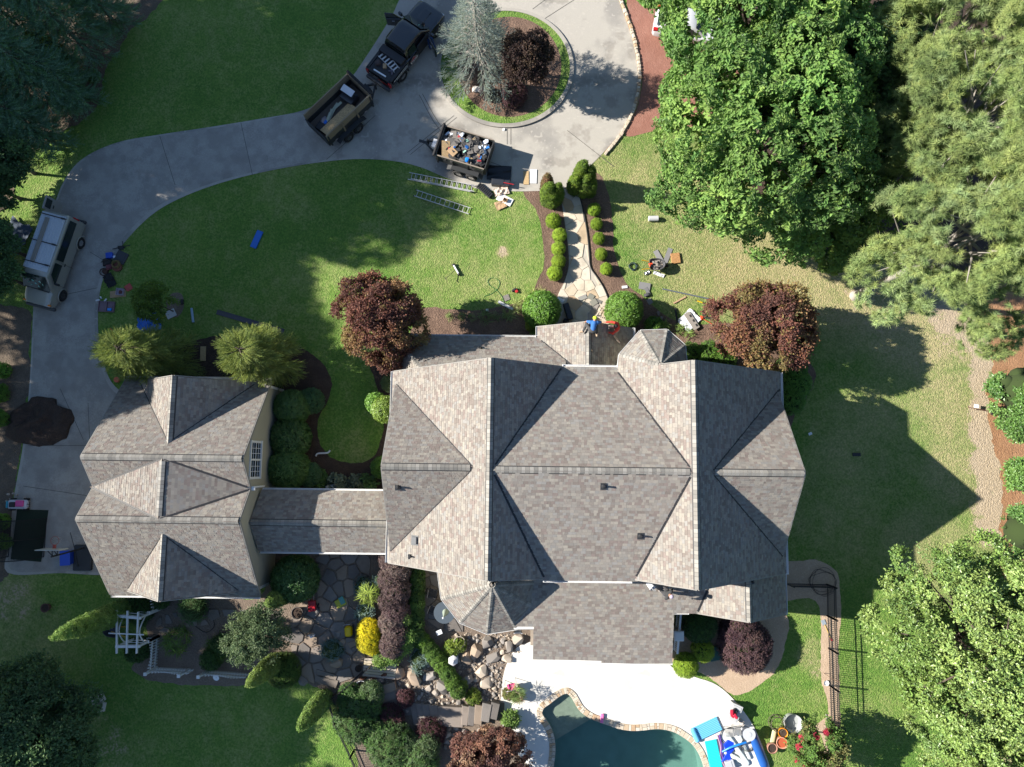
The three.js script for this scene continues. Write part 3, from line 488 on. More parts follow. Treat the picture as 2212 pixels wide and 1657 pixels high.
  const w = part('window', [box(0.06, 1.45, 0.12, -13.96, 4.15, -0.95), box(0.06, 1.45, 0.12, -13.96, 4.15, 1.0), box(0.06, 1.45, 0.1, -13.96, 4.15, 0.02), box(0.07, 0.14, 2.1, -13.955, 4.93, 0.02), box(0.1, 0.12, 2.1, -13.94, 3.4, 0.02)], M.white, garage);
  for (const z of [-0.46, 0.51]) {
    part('pane', box(0.02, 1.4, 0.86, -13.985, 4.15, z), M.glassDark, w);
    part('muntin', [box(0.03, 1.4, 0.025, -13.97, 4.15, z - 0.14), box(0.03, 1.4, 0.025, -13.97, 4.15, z + 0.14), box(0.03, 0.06, 0.86, -13.968, 4.15, z), box(0.03, 0.022, 0.86, -13.97, 4.5, z), box(0.03, 0.022, 0.86, -13.97, 3.8, z)], M.white, w);
  }
}
const walkway = thing('breezeway', 'low gabled breezeway roof joining the garage to the house', 'breezeway', [0, 0, 0], HT);
{
  const roof = part('roof', new THREE.BufferGeometry(), M.underlay, walkway), n = face(0, 3.34, 4.6, 0, -1, 0.8, [[-13.98, 3.34], [-6.0, 3.34], [-6.0, 1.7], [-13.86, 1.7]]), s = face(0, 3.34, 4.6, 0, 1, 0.8, [[-13.98, 3.34], [-6.0, 3.34], [-6.0, 4.98], [-13.86, 4.98]]);
  roof.geometry = join(roofDeck([n, s])); shingles(roof, [n, s], 41);
  ridge(roof, V(-13.9, 4.6, 3.34), V(-6.05, 4.6, 3.34), 0.75, 0.75, 0.15, 71);
  gutter(roof, V(-13.8, 3.22, 1.64), V(-6.1, 3.22, 1.64)); gutter(roof, V(-6.1, 3.22, 5.04), V(-13.8, 3.22, 5.04));
  for (const z of [1.95, 4.75]) for (const x of [-13.4, -10.2, -7]) part('post', rbox(0.2, 3.2, 0.2, 0.01, x, 1.6, z), M.white, walkway);
  part('ceiling', box(7.6, 0.06, 3.0, -9.95, 3.15, 3.34), M.white, walkway);
}
// ---------------------------------------------------------------- plants
const leafMat = (o = {}) => new THREE.MeshPhysicalMaterial({ color: 0xffffff, roughness: 1, transmission: 0.3, thickness: 0, ior: 1.3, side: THREE.DoubleSide, ...o });
M.leaf = leafMat({ transmission: 0.36 }); M.glossLeaf = mat(1, 1, 1, { roughness: 0.42 }); M.needle = leafMat({ transmission: 0.2 });
M.core = mat(0.03, 0.05, 0.012, { roughness: 1 });
M.bark = mat(1, 1, 1, { map: every(picture(128, 256, (u, v) => { const k = 0.5 + 0.9 * fbm(u * 16, v * 5, 4, 16, 3); return [0.13 * k, 0.1 * k, 0.08 * k]; }), 1), roughness: 1 });
M.paleBark = mat(0.36, 0.33, 0.29, { roughness: 1 });
// a tuft of folded leaves
function tuft(n, spread, len, wide, seed, flat = 0.5) {
  const f = rng(seed), v = [], q = new THREE.Quaternion(), p = V(), t = V();
  for (let i = 0; i < n; i++) {
    p.set(f() - 0.5, (f() - 0.5) * 0.8, f() - 0.5).multiplyScalar(2 * spread);
    q.setFromEuler(new THREE.Euler((f() - 0.5) * 3 * (1 - flat), f() * 6.28, (f() - 0.5) * 3 * (1 - flat)));
    const k = 0.7 + 0.6 * f(), P = (x, y, z) => { t.set(x * k, y * k, z * k).applyQuaternion(q).add(p); v.push(t.x, t.y, t.z); };
    const w = wide / 2, m = len * 0.45, b = wide * 0.22;
    P(0, 0, 0); P(-w, b, m); P(0, 0, len); P(0, 0, 0); P(0, 0, len); P(w, b, m);
  }
  const g = new THREE.BufferGeometry(); g.setAttribute('position', new THREE.Float32BufferAttribute(v, 3)); g.computeVertexNormals();
  return g;
}
// needles that stand out all round (a pine tuft) or along a twig (a spray)
function needles(n, len, wide, seed, twig = 0) {
  const f = rng(seed), v = [];
  for (let i = 0; i < n; i++) {
    const a = f() * 6.2832, e = twig ? 0.5 + 0.5 * f() : -0.3 + 1.8 * f(), d = twig ? V(Math.cos(a) * 0.75, Math.sin(a) * 0.75, e).normalize() : V(Math.cos(a) * Math.cos(e), Math.sin(e), Math.sin(a) * Math.cos(e)), o = twig ? V(0, 0, f() * twig) : V(), s = V().crossVectors(d, V(f() - 0.5, f() - 0.5, f() - 0.5)).normalize().multiplyScalar(wide / 2), k = len * (0.7 + 0.5 * f());
    for (const q of [o.clone().sub(s), o.clone().add(s), o.clone().addScaledVector(d, k)]) v.push(q.x, q.y, q.z);
  }
  if (twig) for (const q of [V(-0.008, 0, 0), V(0.008, 0, 0), V(0, 0, twig)]) v.push(q.x, q.y, q.z);
  const g = new THREE.BufferGeometry(); g.setAttribute('position', new THREE.Float32BufferAttribute(v, 3)); g.computeVertexNormals();
  return g;
}
const G = {
  oak: tuft(9, 0.17, 0.2, 0.13, 1, 0.45), leaf: tuft(10, 0.13, 0.12, 0.075, 2, 0.4), small: tuft(12, 0.075, 0.058, 0.044, 3, 0.66), tiny: tuft(14, 0.05, 0.035, 0.03, 4, 0.75),
  pine: needles(56, 0.27, 0.021, 5), spray: needles(34, 0.09, 0.014, 6, 0.42), fine: needles(44, 0.06, 0.011, 7, 0.34), blade: tuft(16, 0.03, 0.5, 0.03, 8, 0.55), big: tuft(7, 0.1, 0.34, 0.2, 9, 0.5),
};
const tone = (c, f, k = 0.35) => { const b = 1.65 * (1 - k / 2 + k * f()), w = 0.94 + 0.12 * f(); return C(c[0] * b * w, c[1] * b, c[2] * b * (2 - w)); };
// leaves on the shells of a heap of round clumps
function foliage(parent, name, blobs, n, geo, m, size, cols, seed, up = 0.25, shell = 0.32, gap = 0) {
  const f = rng(seed), list = [], colors = [], W = blobs.map((b) => b[3] * b[3]), sum = W.reduce((a, b) => a + b, 0), d = V(), p = V(), q = new THREE.Quaternion(), e = new THREE.Quaternion(), hue = blobs.map(() => { const c = cols[Math.floor(f() * cols.length)], b = 0.8 + 0.4 * f(); return [c[0] * b, c[1] * b, c[2] * b]; });
  let tries = 0;
  while (list.length < n && tries++ < n * 6) {
    let k = 0, t = f() * sum; while (k < W.length - 1 && (t -= W[k]) > 0) k++;
    const [x, y, z, r, sy = 1] = blobs[k];
    d.set(f() * 2 - 1, f() * 2 - 1 + up, f() * 2 - 1); if (d.lengthSq() > 1.4 || d.lengthSq() < 0.05) continue; d.normalize();
    const s = r * (1 - shell * f() * f() + 0.1 * f());
    p.set(x + d.x * s, y + d.y * s * sy, z + d.z * s);
    if (p.y < 0.02) continue;
    if (gap && noise(p.x * 1.5 + p.y * 0.7 + 60, p.z * 1.5 - p.y * 0.6 + 60, 0, seed) * 0.65 + noise(p.x * 3.7 + p.y + 90, p.z * 3.7 + 90, 0, seed + 1) * 0.35 < gap) continue;
    let hid = false;
    for (let j = 0; j < blobs.length && !hid; j++) if (j !== k) { const b = blobs[j]; hid = ((p.x - b[0]) ** 2 + ((p.y - b[1]) / (b[4] ?? 1)) ** 2 + (p.z - b[2]) ** 2) < b[3] * b[3] * 0.42; }
    if (hid) continue;
    q.setFromUnitVectors(V(0, 1, 0), d); e.setFromEuler(new THREE.Euler((f() - 0.5) * 1.0, f() * 6.28, (f() - 0.5) * 1.0)); q.multiply(e);
    const c = size[0] + (size[1] - size[0]) * f();
    list.push(new THREE.Matrix4().compose(p, q, V(c, c, c)));
    colors.push(tone(f() < 0.7 ? hue[k] : pick(cols, f), f));
  }
  return swarm(name, geo, m, parent, list, colors);
}
function limbs(h, r, blobs, seed, share = 0.6) {
  const f = rng(seed), top = V((f() - 0.5) * 0.3, h, (f() - 0.5) * 0.3), g = [rod(V(0, -0.1, 0), V(0, h * 0.45, 0), r, 9, r * 0.75), rod(V(0, h * 0.44, 0), top, r * 0.75, 8, r * 0.3), cyl(r * 1.5, r, 0.3, 9, 0, 0.1, 0)];
  for (const b of blobs) if (f() < share) { const y = h * (0.4 + 0.5 * f()), s = V(0, y, 0), e = V(b[0], b[1], b[2]), m = s.clone().lerp(e, 0.5).add(V(0, 0.25, 0)); g.push(rod(s, m, r * 0.34, 6, r * 0.22), rod(m, e, r * 0.22, 5, r * 0.07)); }
  return g;
}
// clumps over the shell of an egg-shaped crown
function clumps(R, Ry, y, K, seed, rel = 0.34) {
  const f = rng(seed), out = [[0, y, 0, Math.min(R, Ry) * 0.62]];
  for (let i = 0; i < K; i++) {
    const a = i * 2.39996 + f() * 0.5, t = 1 - 1.55 * (i + 0.5) / K, c = Math.sqrt(Math.max(0, 1 - t * t)), k = 0.6 + 0.32 * f();
    out.push([Math.cos(a) * c * R * k, y + t * Ry * k, Math.sin(a) * c * R * k, R * rel * (0.7 + 0.55 * f())]);
  }
  return out;
}
function leafTree(name, label, cat, px, py, o) {
  const [x, z] = at(px, py, o.y), t = thing(name, label, cat, [x, 0, z], 0, o.group), b = clumps(o.R, o.Ry ?? o.R * 0.8, o.y, o.K ?? 30, o.seed, o.rel).concat(o.extra ?? []);
  part('trunk', limbs(o.y + (o.Ry ?? o.R * 0.8) * 0.4, o.trunk ?? 0.16, b, o.seed + 1), o.bark ?? M.bark, t);
  foliage(t, 'crown', b, o.n, o.geo ?? G.oak, o.m ?? M.leaf, o.size ?? [0.8, 1.4], o.cols, o.seed + 2, o.up ?? 0.3, o.shell, o.gap ?? 0.42);
  return t;
}
// a close-clipped or low shrub
function shrub(name, label, px, py, r, o = {}) {
  const h = o.h ?? r * 1.0, [x, z] = at(px, py, h), t = thing(name, label, o.cat ?? 'shrub', [x, 0, z], o.turn ?? 0, o.group), f = rng(o.seed ?? Math.round(px * 7 + py)), b = o.blobs ?? [[0, h, 0, r, o.sy ?? h / r]];
  if (o.lumps) for (let i = 0; i < o.lumps; i++) { const a = f() * 6.28, k = 0.4 + 0.45 * f(); b.push([Math.cos(a) * r * k, h * (0.7 + 0.6 * f()), Math.sin(a) * r * k, r * (0.35 + 0.25 * f())]); }
  if (o.core !== false) part('inner_foliage', b.slice(0, 8).map(([X, Y, Z, rad, sy = 1]) => put(new THREE.SphereGeometry(rad * 0.84, 14, 10).scale(1, sy, 1), X, Y, Z)), M.core, t);  // opaque dark green core behind the leaves, blocks the view through
  foliage(t, 'foliage', b, o.n ?? Math.round(900 * r * r + 350), o.geo ?? G.tiny, o.m ?? M.leaf, o.size ?? [0.8, 1.3], o.cols ?? [[0.07, 0.14, 0.02], [0.09, 0.17, 0.025], [0.055, 0.115, 0.02]], o.seed ?? Math.round(px + py * 3), 0.35, o.shell ?? 0.14, o.gap ?? 0);
  return t;
}
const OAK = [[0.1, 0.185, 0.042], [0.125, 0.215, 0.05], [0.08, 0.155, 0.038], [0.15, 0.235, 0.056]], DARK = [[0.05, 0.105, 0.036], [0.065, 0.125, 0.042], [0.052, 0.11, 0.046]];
// --- tall trees past the right of the drive and lawn
leafTree('oak_tree', 'broad bright green oak nearest the gravel pad and drive', 'tree', 1645, 290, { y: 8.5, R: 5.3, Ry: 4.6, K: 34, n: 9600, size: [0.8, 1.35], cols: OAK, seed: 101, trunk: 0.32, rel: 0.36, extra: [[-4.3, 7.2, 2.2, 1.4], [1.2, 6.4, 4.6, 1.5], [2.8, 6, 4.8, 1.3]] });
leafTree('oak_tree', 'green oak at the top edge, half over the white car', 'tree', 1655, 20, { y: 9, R: 5.1, Ry: 4.4, K: 34, n: 9200, cols: OAK, seed: 111, trunk: 0.3, rel: 0.35 });
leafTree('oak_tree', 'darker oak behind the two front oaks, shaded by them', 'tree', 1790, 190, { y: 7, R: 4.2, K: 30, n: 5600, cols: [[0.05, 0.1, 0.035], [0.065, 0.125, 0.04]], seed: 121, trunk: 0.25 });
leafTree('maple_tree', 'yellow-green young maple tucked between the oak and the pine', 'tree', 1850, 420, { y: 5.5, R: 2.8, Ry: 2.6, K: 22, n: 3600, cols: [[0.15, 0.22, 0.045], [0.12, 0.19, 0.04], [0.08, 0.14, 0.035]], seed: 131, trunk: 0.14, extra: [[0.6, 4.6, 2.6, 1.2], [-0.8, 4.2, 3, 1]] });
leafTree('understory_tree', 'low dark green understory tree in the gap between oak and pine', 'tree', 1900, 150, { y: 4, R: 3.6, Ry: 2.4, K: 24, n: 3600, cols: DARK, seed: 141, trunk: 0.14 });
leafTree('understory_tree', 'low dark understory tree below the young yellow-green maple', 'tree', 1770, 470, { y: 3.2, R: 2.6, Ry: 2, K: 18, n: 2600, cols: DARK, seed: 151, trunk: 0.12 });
const PINE = [[0.165, 0.215, 0.07], [0.2, 0.245, 0.085], [0.125, 0.175, 0.06], [0.185, 0.24, 0.1]];
const pine = (label, px, py, y, R, Ry, n, seed, extra = []) => leafTree('pine_tree', label, 'tree', px, py, { y, R, Ry, K: 44, n, cols: PINE, seed, trunk: 0.24, geo: G.pine, m: M.needle, size: [0.8, 1.25], rel: 0.22, bark: M.paleBark, up: 0.4, shell: 0.75, gap: 0.46, extra });
pine('large light green pine above the tan lawn at the right edge', 2122, 505, 12, 4.6, 4.2, 5800, 161, [[-3.6, 10, 2.6, 1.1], [-4.3, 10.5, 1.4, 1], [2, 9, 4, 1.3]]);
pine('light green pine at the right edge, upper of the two large pines', 2150, 245, 12.5, 4.2, 4, 4600, 171);
pine('yellow-green pine in the top right corner', 2090, 55, 11, 4.2, 3.8, 4300, 181);
pine('small pine in front of the larger ones, over the dark gap', 1960, 290, 9, 2.2, 2.4, 1100, 191);
leafTree('elm_tree', 'wide bright green tree filling the lower right corner', 'tree', 2136, 1408, { y: 7.5, R: 4.9, Ry: 4.2, K: 64, n: 14500, gap: 0.47, cols: [[0.095, 0.155, 0.034], [0.12, 0.18, 0.042], [0.07, 0.12, 0.03], [0.135, 0.19, 0.052]], seed: 201, trunk: 0.28, geo: G.leaf, m: M.glossLeaf, size: [0.75, 1.2], rel: 0.24, extra: [[-2.6, 6.5, -3.6, 1.4], [0.5, 6.8, -4.4, 1.2]] });
leafTree('elm_tree', 'second bright green tree cut by the bottom right corner', 'tree', 2200, 1600, { y: 7.5, R: 4.2, Ry: 3.8, K: 36, n: 10000, cols: [[0.1, 0.155, 0.04], [0.125, 0.18, 0.05], [0.075, 0.125, 0.035]], seed: 211, trunk: 0.25, geo: G.leaf, m: M.glossLeaf, size: [0.75, 1.2], rel: 0.24 });
// hollies along the right edge
[[2208, 845, 1.35, 'highest of the glossy green hollies at the right edge'], [2198, 915, 0.85, 'small holly below the highest one at the right edge'], [2222, 1035, 0.95, 'holly half cut by the right edge beside the house shadow tip'], [2212, 1150, 1.15, 'lowest of the hollies at the right edge above the bright tree']].forEach(([x, y, r, l], i) => shrub('holly_bush', l, x, y, r, { h: 1.7, sy: 1.1, lumps: 12, gap: 0.45, geo: G.leaf, m: M.glossLeaf, size: [0.8, 1.3], n: 1300 * r, cols: [[0.05, 0.105, 0.025], [0.07, 0.135, 0.03], [0.095, 0.165, 0.045]], seed: 221 + i, shell: 0.3, group: 'hollies along the pine straw' }));
// --- red-leaved plums either side of the front
const PLUM = [[0.155, 0.07, 0.04], [0.12, 0.05, 0.036], [0.185, 0.11, 0.05], [0.095, 0.042, 0.032], [0.16, 0.125, 0.045]];
leafTree('plum_tree', 'red-brown leaved tree at the left corner of the front porch roof', 'tree', 826, 690, { y: 4.2, R: 2.35, Ry: 2.5, K: 38, n: 7500, cols: PLUM, seed: 301, trunk: 0.13, geo: G.leaf, size: [0.75, 1.15], rel: 0.3, extra: [[0.2, 3.9, 1.7, 0.9], [-0.3, 4, -1.9, 0.85], [0.4, 3.4, 2.3, 0.7]] });
leafTree('plum_tree', 'red-brown leaved tree by the bay at the right front', 'tree', 1650, 712, { y: 4.0, R: 2.7, Ry: 2.3, K: 40, n: 7600, cols: PLUM, seed: 311, trunk: 0.13, geo: G.leaf, size: [0.75, 1.15], rel: 0.3 });
leafTree('red_maple', 'low copper-red maple at the bottom edge beside the pool deck', 'tree', 1062, 1655, { y: 3, R: 2.15, Ry: 1.5, K: 32, n: 4800, cols: [[0.17, 0.085, 0.055], [0.13, 0.06, 0.045], [0.21, 0.13, 0.08], [0.08, 0.04, 0.035]], seed: 321, trunk: 0.1, geo: G.small, size: [1.2, 2], rel: 0.28 });
// --- island in the drive
{
  const [x, z] = at(1036, 150), t = thing('blue_spruce', 'silvery blue spruce on the round island beside the truck', 'tree', [x, 0.1, z]), f = rng(331), list = [], cols = [], wood = [rod(V(0, 0, 0), V(0, 7.6, 0), 0.13, 8, 0.02)];
  for (let i = 0; i < 150; i++) {
    const y = 0.5 + 6.9 * Math.pow(i / 150, 0.9), L = (2.95 * (1 - y / 8.2) + 0.15) * (0.72 + 0.45 * f()), a = i * 2.39996 + f() * 0.4, dx = Math.cos(a), dz = Math.sin(a), n = Math.ceil(L * 24);
    wood.push(rod(V(0, y, 0), V(dx * L * 0.95, y - L * 0.12, dz * L * 0.95), 0.025, 4, 0.006));
    for (let k = 0; k < n; k++) {
      const s = L * (0.22 + 0.78 * Math.sqrt((k + f()) / n)), side = (f() - 0.5) * 2, w = side * 0.26 * (1.05 - s / L * 0.6), p = V(dx * s - dz * w, y - 0.12 * s + 0.06 * f(), dz * s + dx * w), dir = V(dx - dz * side * 1.1, 0.15 + 0.4 * (f() - 0.5), dz + dx * side * 1.1).normalize(), c = 0.55 + 0.4 * f();
      list.push(new THREE.Matrix4().compose(p, new THREE.Quaternion().setFromUnitVectors(V(0, 0, 1), dir), V(c, c, c)));
      cols.push(tone(pick([[0.17, 0.21, 0.185], [0.2, 0.235, 0.205], [0.14, 0.18, 0.16], [0.18, 0.205, 0.155]], f), f));
    }
  }
  part('trunk', wood, M.paleBark, t); swarm('crown', needles(26, 0.075, 0.02, 61, 0.36), M.needle, t, list, cols);
}
leafTree('dark_red_maple', 'dark maroon leaved tree in the middle of the round island', 'tree', 1132, 126, { y: 3.2, R: 1.42, Ry: 1.5, K: 24, n: 2300, cols: [[0.05, 0.03, 0.022], [0.065, 0.042, 0.025], [0.035, 0.02, 0.018]], seed: 341, trunk: 0.1, geo: G.leaf, size: [0.7, 1.05] });
shrub('barberry', 'purple barberry between the boulders on the island', 1112, 202, 0.75, { h: 0.5, lumps: 5, n: 900, geo: G.small, cols: [[0.06, 0.03, 0.035], [0.08, 0.04, 0.042]], shell: 0.3 });
shrub('barberry', 'small near-black barberry beside the white boulder', 1052, 200, 0.42, { h: 0.4, lumps: 3, n: 420, geo: G.small, cols: [[0.04, 0.025, 0.03], [0.055, 0.03, 0.035]], shell: 0.3 });
// --- dark conifers in the shade, upper left
const CEDAR = [[0.105, 0.19, 0.115], [0.085, 0.165, 0.09], [0.125, 0.21, 0.135], [0.08, 0.16, 0.05]];
function cedar(label, px, py, R, H, n, seed, cols = CEDAR, geo = G.spray, size = [0.9, 1.5], name = 'cedar_tree', group) {
  const [x, z] = at(px, py, H * 0.45), t = thing(name, label, 'tree', [x, 0, z], 0, group), f = rng(seed), list = [], col = [], wood = [rod(V(0, 0, 0), V(0, H, 0), 0.14, 8, 0.02)], B = Math.round(34 + R * 22);
  for (let i = 0; i < B; i++) {
    const u = (i + 0.5) / B, y = H * (0.12 + 0.86 * u), L = R * (0.25 + 0.75 * Math.sqrt(1 - u)) * (0.7 + 0.4 * f()), a = i * 2.39996 + f() * 0.5, dx = Math.cos(a), dz = Math.sin(a);
    wood.push(rod(V(0, y, 0), V(dx * L * 0.9, y + L * 0.1, dz * L * 0.9), 0.03, 4, 0.008));
    for (let k = 0; k < n / B; k++) {
      const s = L * Math.sqrt((k + 0.5 + f()) / (n / B + 1)), side = (f() - 0.5) * 2, w = side * 0.32 * R * 0.45 * (1 - s / L * 0.5), dir = V(dx - dz * side * 0.8, 0.1 + (f() - 0.4) * 0.9, dz + dx * side * 0.8).normalize(), c = size[0] + (size[1] - size[0]) * f();
      list.push(new THREE.Matrix4().compose(V(dx * s - dz * w, y + 0.1 * s + (f() - 0.5) * 0.3, dz * s + dx * w), new THREE.Quaternion().setFromUnitVectors(V(0, 0, 1), dir), V(c, c, c)));
      col.push(tone(pick(cols, f), f));
    }
  }
  part('trunk', wood, M.bark, t); swarm('crown', geo, M.needle, t, list, col);
  return t;
}
[[20, 40, 2.5, 9], [130, 50, 2.2, 8], [70, 160, 2.3, 8], [-10, 150, 2.4, 8.5], [140, 185, 1.4, 5], [0, 265, 2.1, 7], [70, 275, 1.5, 5], [215, 12, 1.5, 5.5]].forEach(([x, y, r, h], i) => cedar(['bluish dark cedar in the top left corner', 'dark cedar at the top edge nearest the lawn border', 'middle one of the dark cedars beside the shaded lawn', 'dark cedar at the left edge, second from the top', 'small cedar nearest the two tiny shrubs on the border', 'dark cedar at the left edge below the others', 'low cedar over the lower end of the brown border', 'small dark cedar at the top edge above the border'][i], x, y, r, h, 2300 * r / 2, 401 + i, CEDAR, G.spray, [1, 1.7], 'cedar_tree', 'dark cedars in the upper left'));
shrub('azalea', 'small yellow-green shrub among the dark cedars', 120, 122, 0.7, { h: 2.6, lumps: 4, n: 500, geo: G.leaf, size: [0.6, 0.9], cols: [[0.12, 0.14, 0.02], [0.09, 0.12, 0.02]], shell: 0.4 });
shrub('azalea', 'upper of two tiny dark green shrubs on the brown border', 200, 164, 0.42, { h: 0.35, n: 420, cols: [[0.05, 0.09, 0.02]] });
shrub('azalea', 'lower of two tiny dark green shrubs on the brown border', 183, 203, 0.42, { h: 0.35, n: 420, cols: [[0.04, 0.075, 0.02]] });
[[0, 330, 1.8, 3], [-12, 400, 1.3, 2.2], [-22, 520, 1.3, 3], [-14, 590, 1.2, 2.6]].forEach(([x, y, r, h], i) => leafTree('dogwood_tree', ['leafy green tree at the left edge below the cedars', 'low green tree at the left edge above the van', 'green tree at the left edge behind the blue tarp bag', 'green tree at the left edge beside the van bonnet'][i], 'tree', x, y, { y: h, R: r, Ry: r * 0.8, K: 18, n: 1500 * r, cols: [[0.07, 0.13, 0.04], [0.05, 0.1, 0.035]], seed: 421 + i, geo: G.leaf, size: [1, 1.5], trunk: 0.1 }));
leafTree('magnolia_tree', 'dark green tree in the bottom left corner', 'tree', 55, 1590, { y: 4.5, R: 3.3, Ry: 2.8, K: 34, n: 7000, cols: [[0.07, 0.125, 0.045], [0.055, 0.1, 0.04], [0.085, 0.14, 0.05]], seed: 431, geo: G.leaf, size: [1, 1.6], trunk: 0.2, rel: 0.3 });
[[2, 800], [-2, 852], [-2, 905], [0, 1128], [2, 1170]].forEach(([x, y], i) => shrub('euonymus', ['topmost of the bright green shrubs at the left edge by the soil heap', 'second bright green shrub from the top at the left edge', 'third bright green shrub at the left edge', 'bright green shrub at the left edge above the dark play tent', 'bright green shrub at the left edge beside the dark play tent'][i], x, y, 0.45, { h: 0.5, lumps: 4, n: 420, geo: G.small, shell: 0.4, cols: [[0.1, 0.2, 0.025], [0.08, 0.16, 0.02]] }));
// --- feathery junipers in front of the garage
const JUN = [[0.17, 0.205, 0.045], [0.2, 0.235, 0.06], [0.13, 0.17, 0.045], [0.15, 0.185, 0.06]];
function juniper(label, px, py, R, H, squash, seed) {
  const t = cedar(label, px, py, R, H, 6800, seed, JUN, G.fine, [0.9, 1.7], 'juniper'); t.scale.z = squash;
  return t;
}
juniper('feathery yellow-green juniper in front of the garage, beside the drive', 322, 770, 2.5, 6.4, 0.72, 441);
juniper('feathery yellow-green juniper in front of the garage, nearer the house', 560, 772, 2.2, 6.0, 0.85, 451);
leafTree('sapling', 'small yellow-green tree on the lawn above the blue tarp', 'tree', 328, 652, { y: 2.6, R: 1.15, Ry: 0.9, K: 18, n: 1100, cols: [[0.11, 0.17, 0.025], [0.09, 0.15, 0.025]], seed: 461, geo: G.leaf, size: [0.6, 0.95], trunk: 0.04, shell: 0.6 });
// --- clipped box either side of the walk
const BOX = [[0.17, 0.25, 0.022], [0.2, 0.28, 0.028], [0.14, 0.215, 0.02]];
const place = ['first', 'second', 'third', 'fourth', 'last'];
[[1195, 477, 0.43], [1208, 508, 0.4], [1206, 537, 0.39], [1206, 565, 0.39], [1198, 590, 0.42]].forEach(([x, y, r], i) => shrub('boxwood', 'round boxwood, ' + place[i] + ' from the drive on the left of the walk', x, y, r, { h: r * 0.95, sy: 1, n: 620, cols: BOX, group: 'boxwood balls along the walk' }));
[[1283, 453, 0.36], [1288, 484, 0.33], [1293, 515, 0.33], [1298, 549, 0.33], [1309, 581, 0.34]].forEach(([x, y, r], i) => shrub('boxwood', 'round boxwood, ' + place[i] + ' from the drive on the right of the walk', x, y, r, { h: r * 0.95, sy: 1, n: 480, cols: BOX, group: 'boxwood balls along the walk' }));
const HOLLY = [[0.08, 0.165, 0.022], [0.105, 0.2, 0.03], [0.06, 0.13, 0.02]];
shrub('round_holly', 'large clipped round shrub left of the entry path', 1170, 669, 1.08, { h: 1.0, sy: 0.92, n: 2400, geo: G.small, m: M.glossLeaf, size: [0.75, 1.05], cols: HOLLY });
shrub('round_holly', 'large clipped round shrub right of the entry, by the bench', 1347, 671, 1.08, { h: 1.0, sy: 0.92, n: 2400, geo: G.small, m: M.glossLeaf, size: [0.75, 1.05], cols: HOLLY });
function arborvitae(label, px, py, cones, cols, seed) {
  const [x, z] = at(px, py), t = thing('arborvitae', label, 'shrub', [x, 0, z]), b = [], f = rng(seed);
  for (const [dx, dz, h, r] of cones) for (let i = 0; i < 7; i++) { const u = i / 6.5, y = 0.3 + u * (h - 0.35); b.push([dx + (f() - 0.5) * 0.08, y, dz + (f() - 0.5) * 0.08, r * (1 - u * u * 0.75) * (u < 0.2 ? 0.85 : 1)]); }
  part('inner_foliage', cones.map(([dx, dz, h, r]) => cyl(r * 0.8, 0.05, h * 0.94, 10, dx, h * 0.47, dz)), M.core, t);  // dark green cones filling the inside of the foliage, not wood
  foliage(t, 'foliage', b, cones.length * 1100, G.tiny, M.leaf, [0.9, 1.5], cols, seed, 0.3, 0.15);
  return t;
}
arborvitae('bright green clump of arborvitae right of the walk by the drive', 1249, 400, [[0, 0, 3.6, 0.55], [0.5, 0.15, 3.2, 0.45], [0.3, 0.5, 2.7, 0.45], [-0.3, 0.35, 2.4, 0.5], [0.65, 0.55, 2.2, 0.4]], [[0.13, 0.19, 0.02], [0.105, 0.165, 0.02], [0.08, 0.135, 0.018]], 471);
arborvitae('green clump of arborvitae left of the walk by the drive', 1182, 434, [[0, 0, 2.8, 0.52], [0.55, 0, 2.8, 0.42], [0.28, 0.2, 2.2, 0.45]], [[0.11, 0.17, 0.02], [0.085, 0.14, 0.018]], 481);
arborvitae('dead brown arborvitae behind the green clump', 1178, 412, [[0, 0, 2.7, 0.38], [0.3, 0.3, 2.0, 0.3]], [[0.2, 0.11, 0.06], [0.15, 0.085, 0.05], [0.12, 0.1, 0.04]], 491);
// --- round the house
shrub('gardenia', 'light green shrub between the round holly and the bay', 1412, 703, 0.5, { h: 0.4, lumps: 3, n: 500, geo: G.small, cols: HOLLY });
shrub('foundation_hedge', 'green hedge against the wall right of the bay', 1520, 768, 0.75, { h: 0.7, lumps: 6, n: 1300, geo: G.small, cols: HOLLY, blobs: [[-0.9, 0.6, 0, 0.75], [0.1, 0.6, 0.1, 0.8], [1.1, 0.6, 0.2, 0.8]] });
shrub('foundation_hedge', 'green hedge against the right side of the house', 1712, 835, 0.9, { h: 0.7, n: 2200, geo: G.small, cols: [[0.07, 0.16, 0.03], [0.09, 0.19, 0.035]], blobs: [[0, 0.6, -1.1, 0.85], [0.1, 0.6, -0.2, 0.95], [-0.2, 0.6, 0.8, 0.85], [0.4, 0.5, -1.7, 0.6]] });
shrub('spirea', 'chartreuse shrub left of the portico corner', 1148, 703, 0.32, { h: 0.3, n: 330, geo: G.small, cols: [[0.17, 0.21, 0.03], [0.13, 0.18, 0.03]] });
shrub('spirea', 'low green shrub touching the portico corner', 1161, 726, 0.42, { h: 0.3, n: 380, geo: G.small, cols: [[0.12, 0.18, 0.03]] });
shrub('camellia', 'bright sunlit shrub at the left wall of the house', 832, 884, 0.72, { h: 1.5, sy: 1.5, n: 1500, geo: G.small, m: M.glossLeaf, cols: [[0.15, 0.22, 0.035], [0.12, 0.19, 0.03]] });
shrub('camellia', 'green shrub behind the bright one at the left wall', 812, 870, 0.55, { h: 1.2, sy: 1.5, n: 900, geo: G.small, m: M.glossLeaf, cols: HOLLY });
shrub('camellia', 'grey-green shrub at the left wall near the red-leaved tree', 842, 828, 0.45, { h: 1, sy: 1.4, n: 700, geo: G.small, cols: [[0.08, 0.12, 0.05]] });
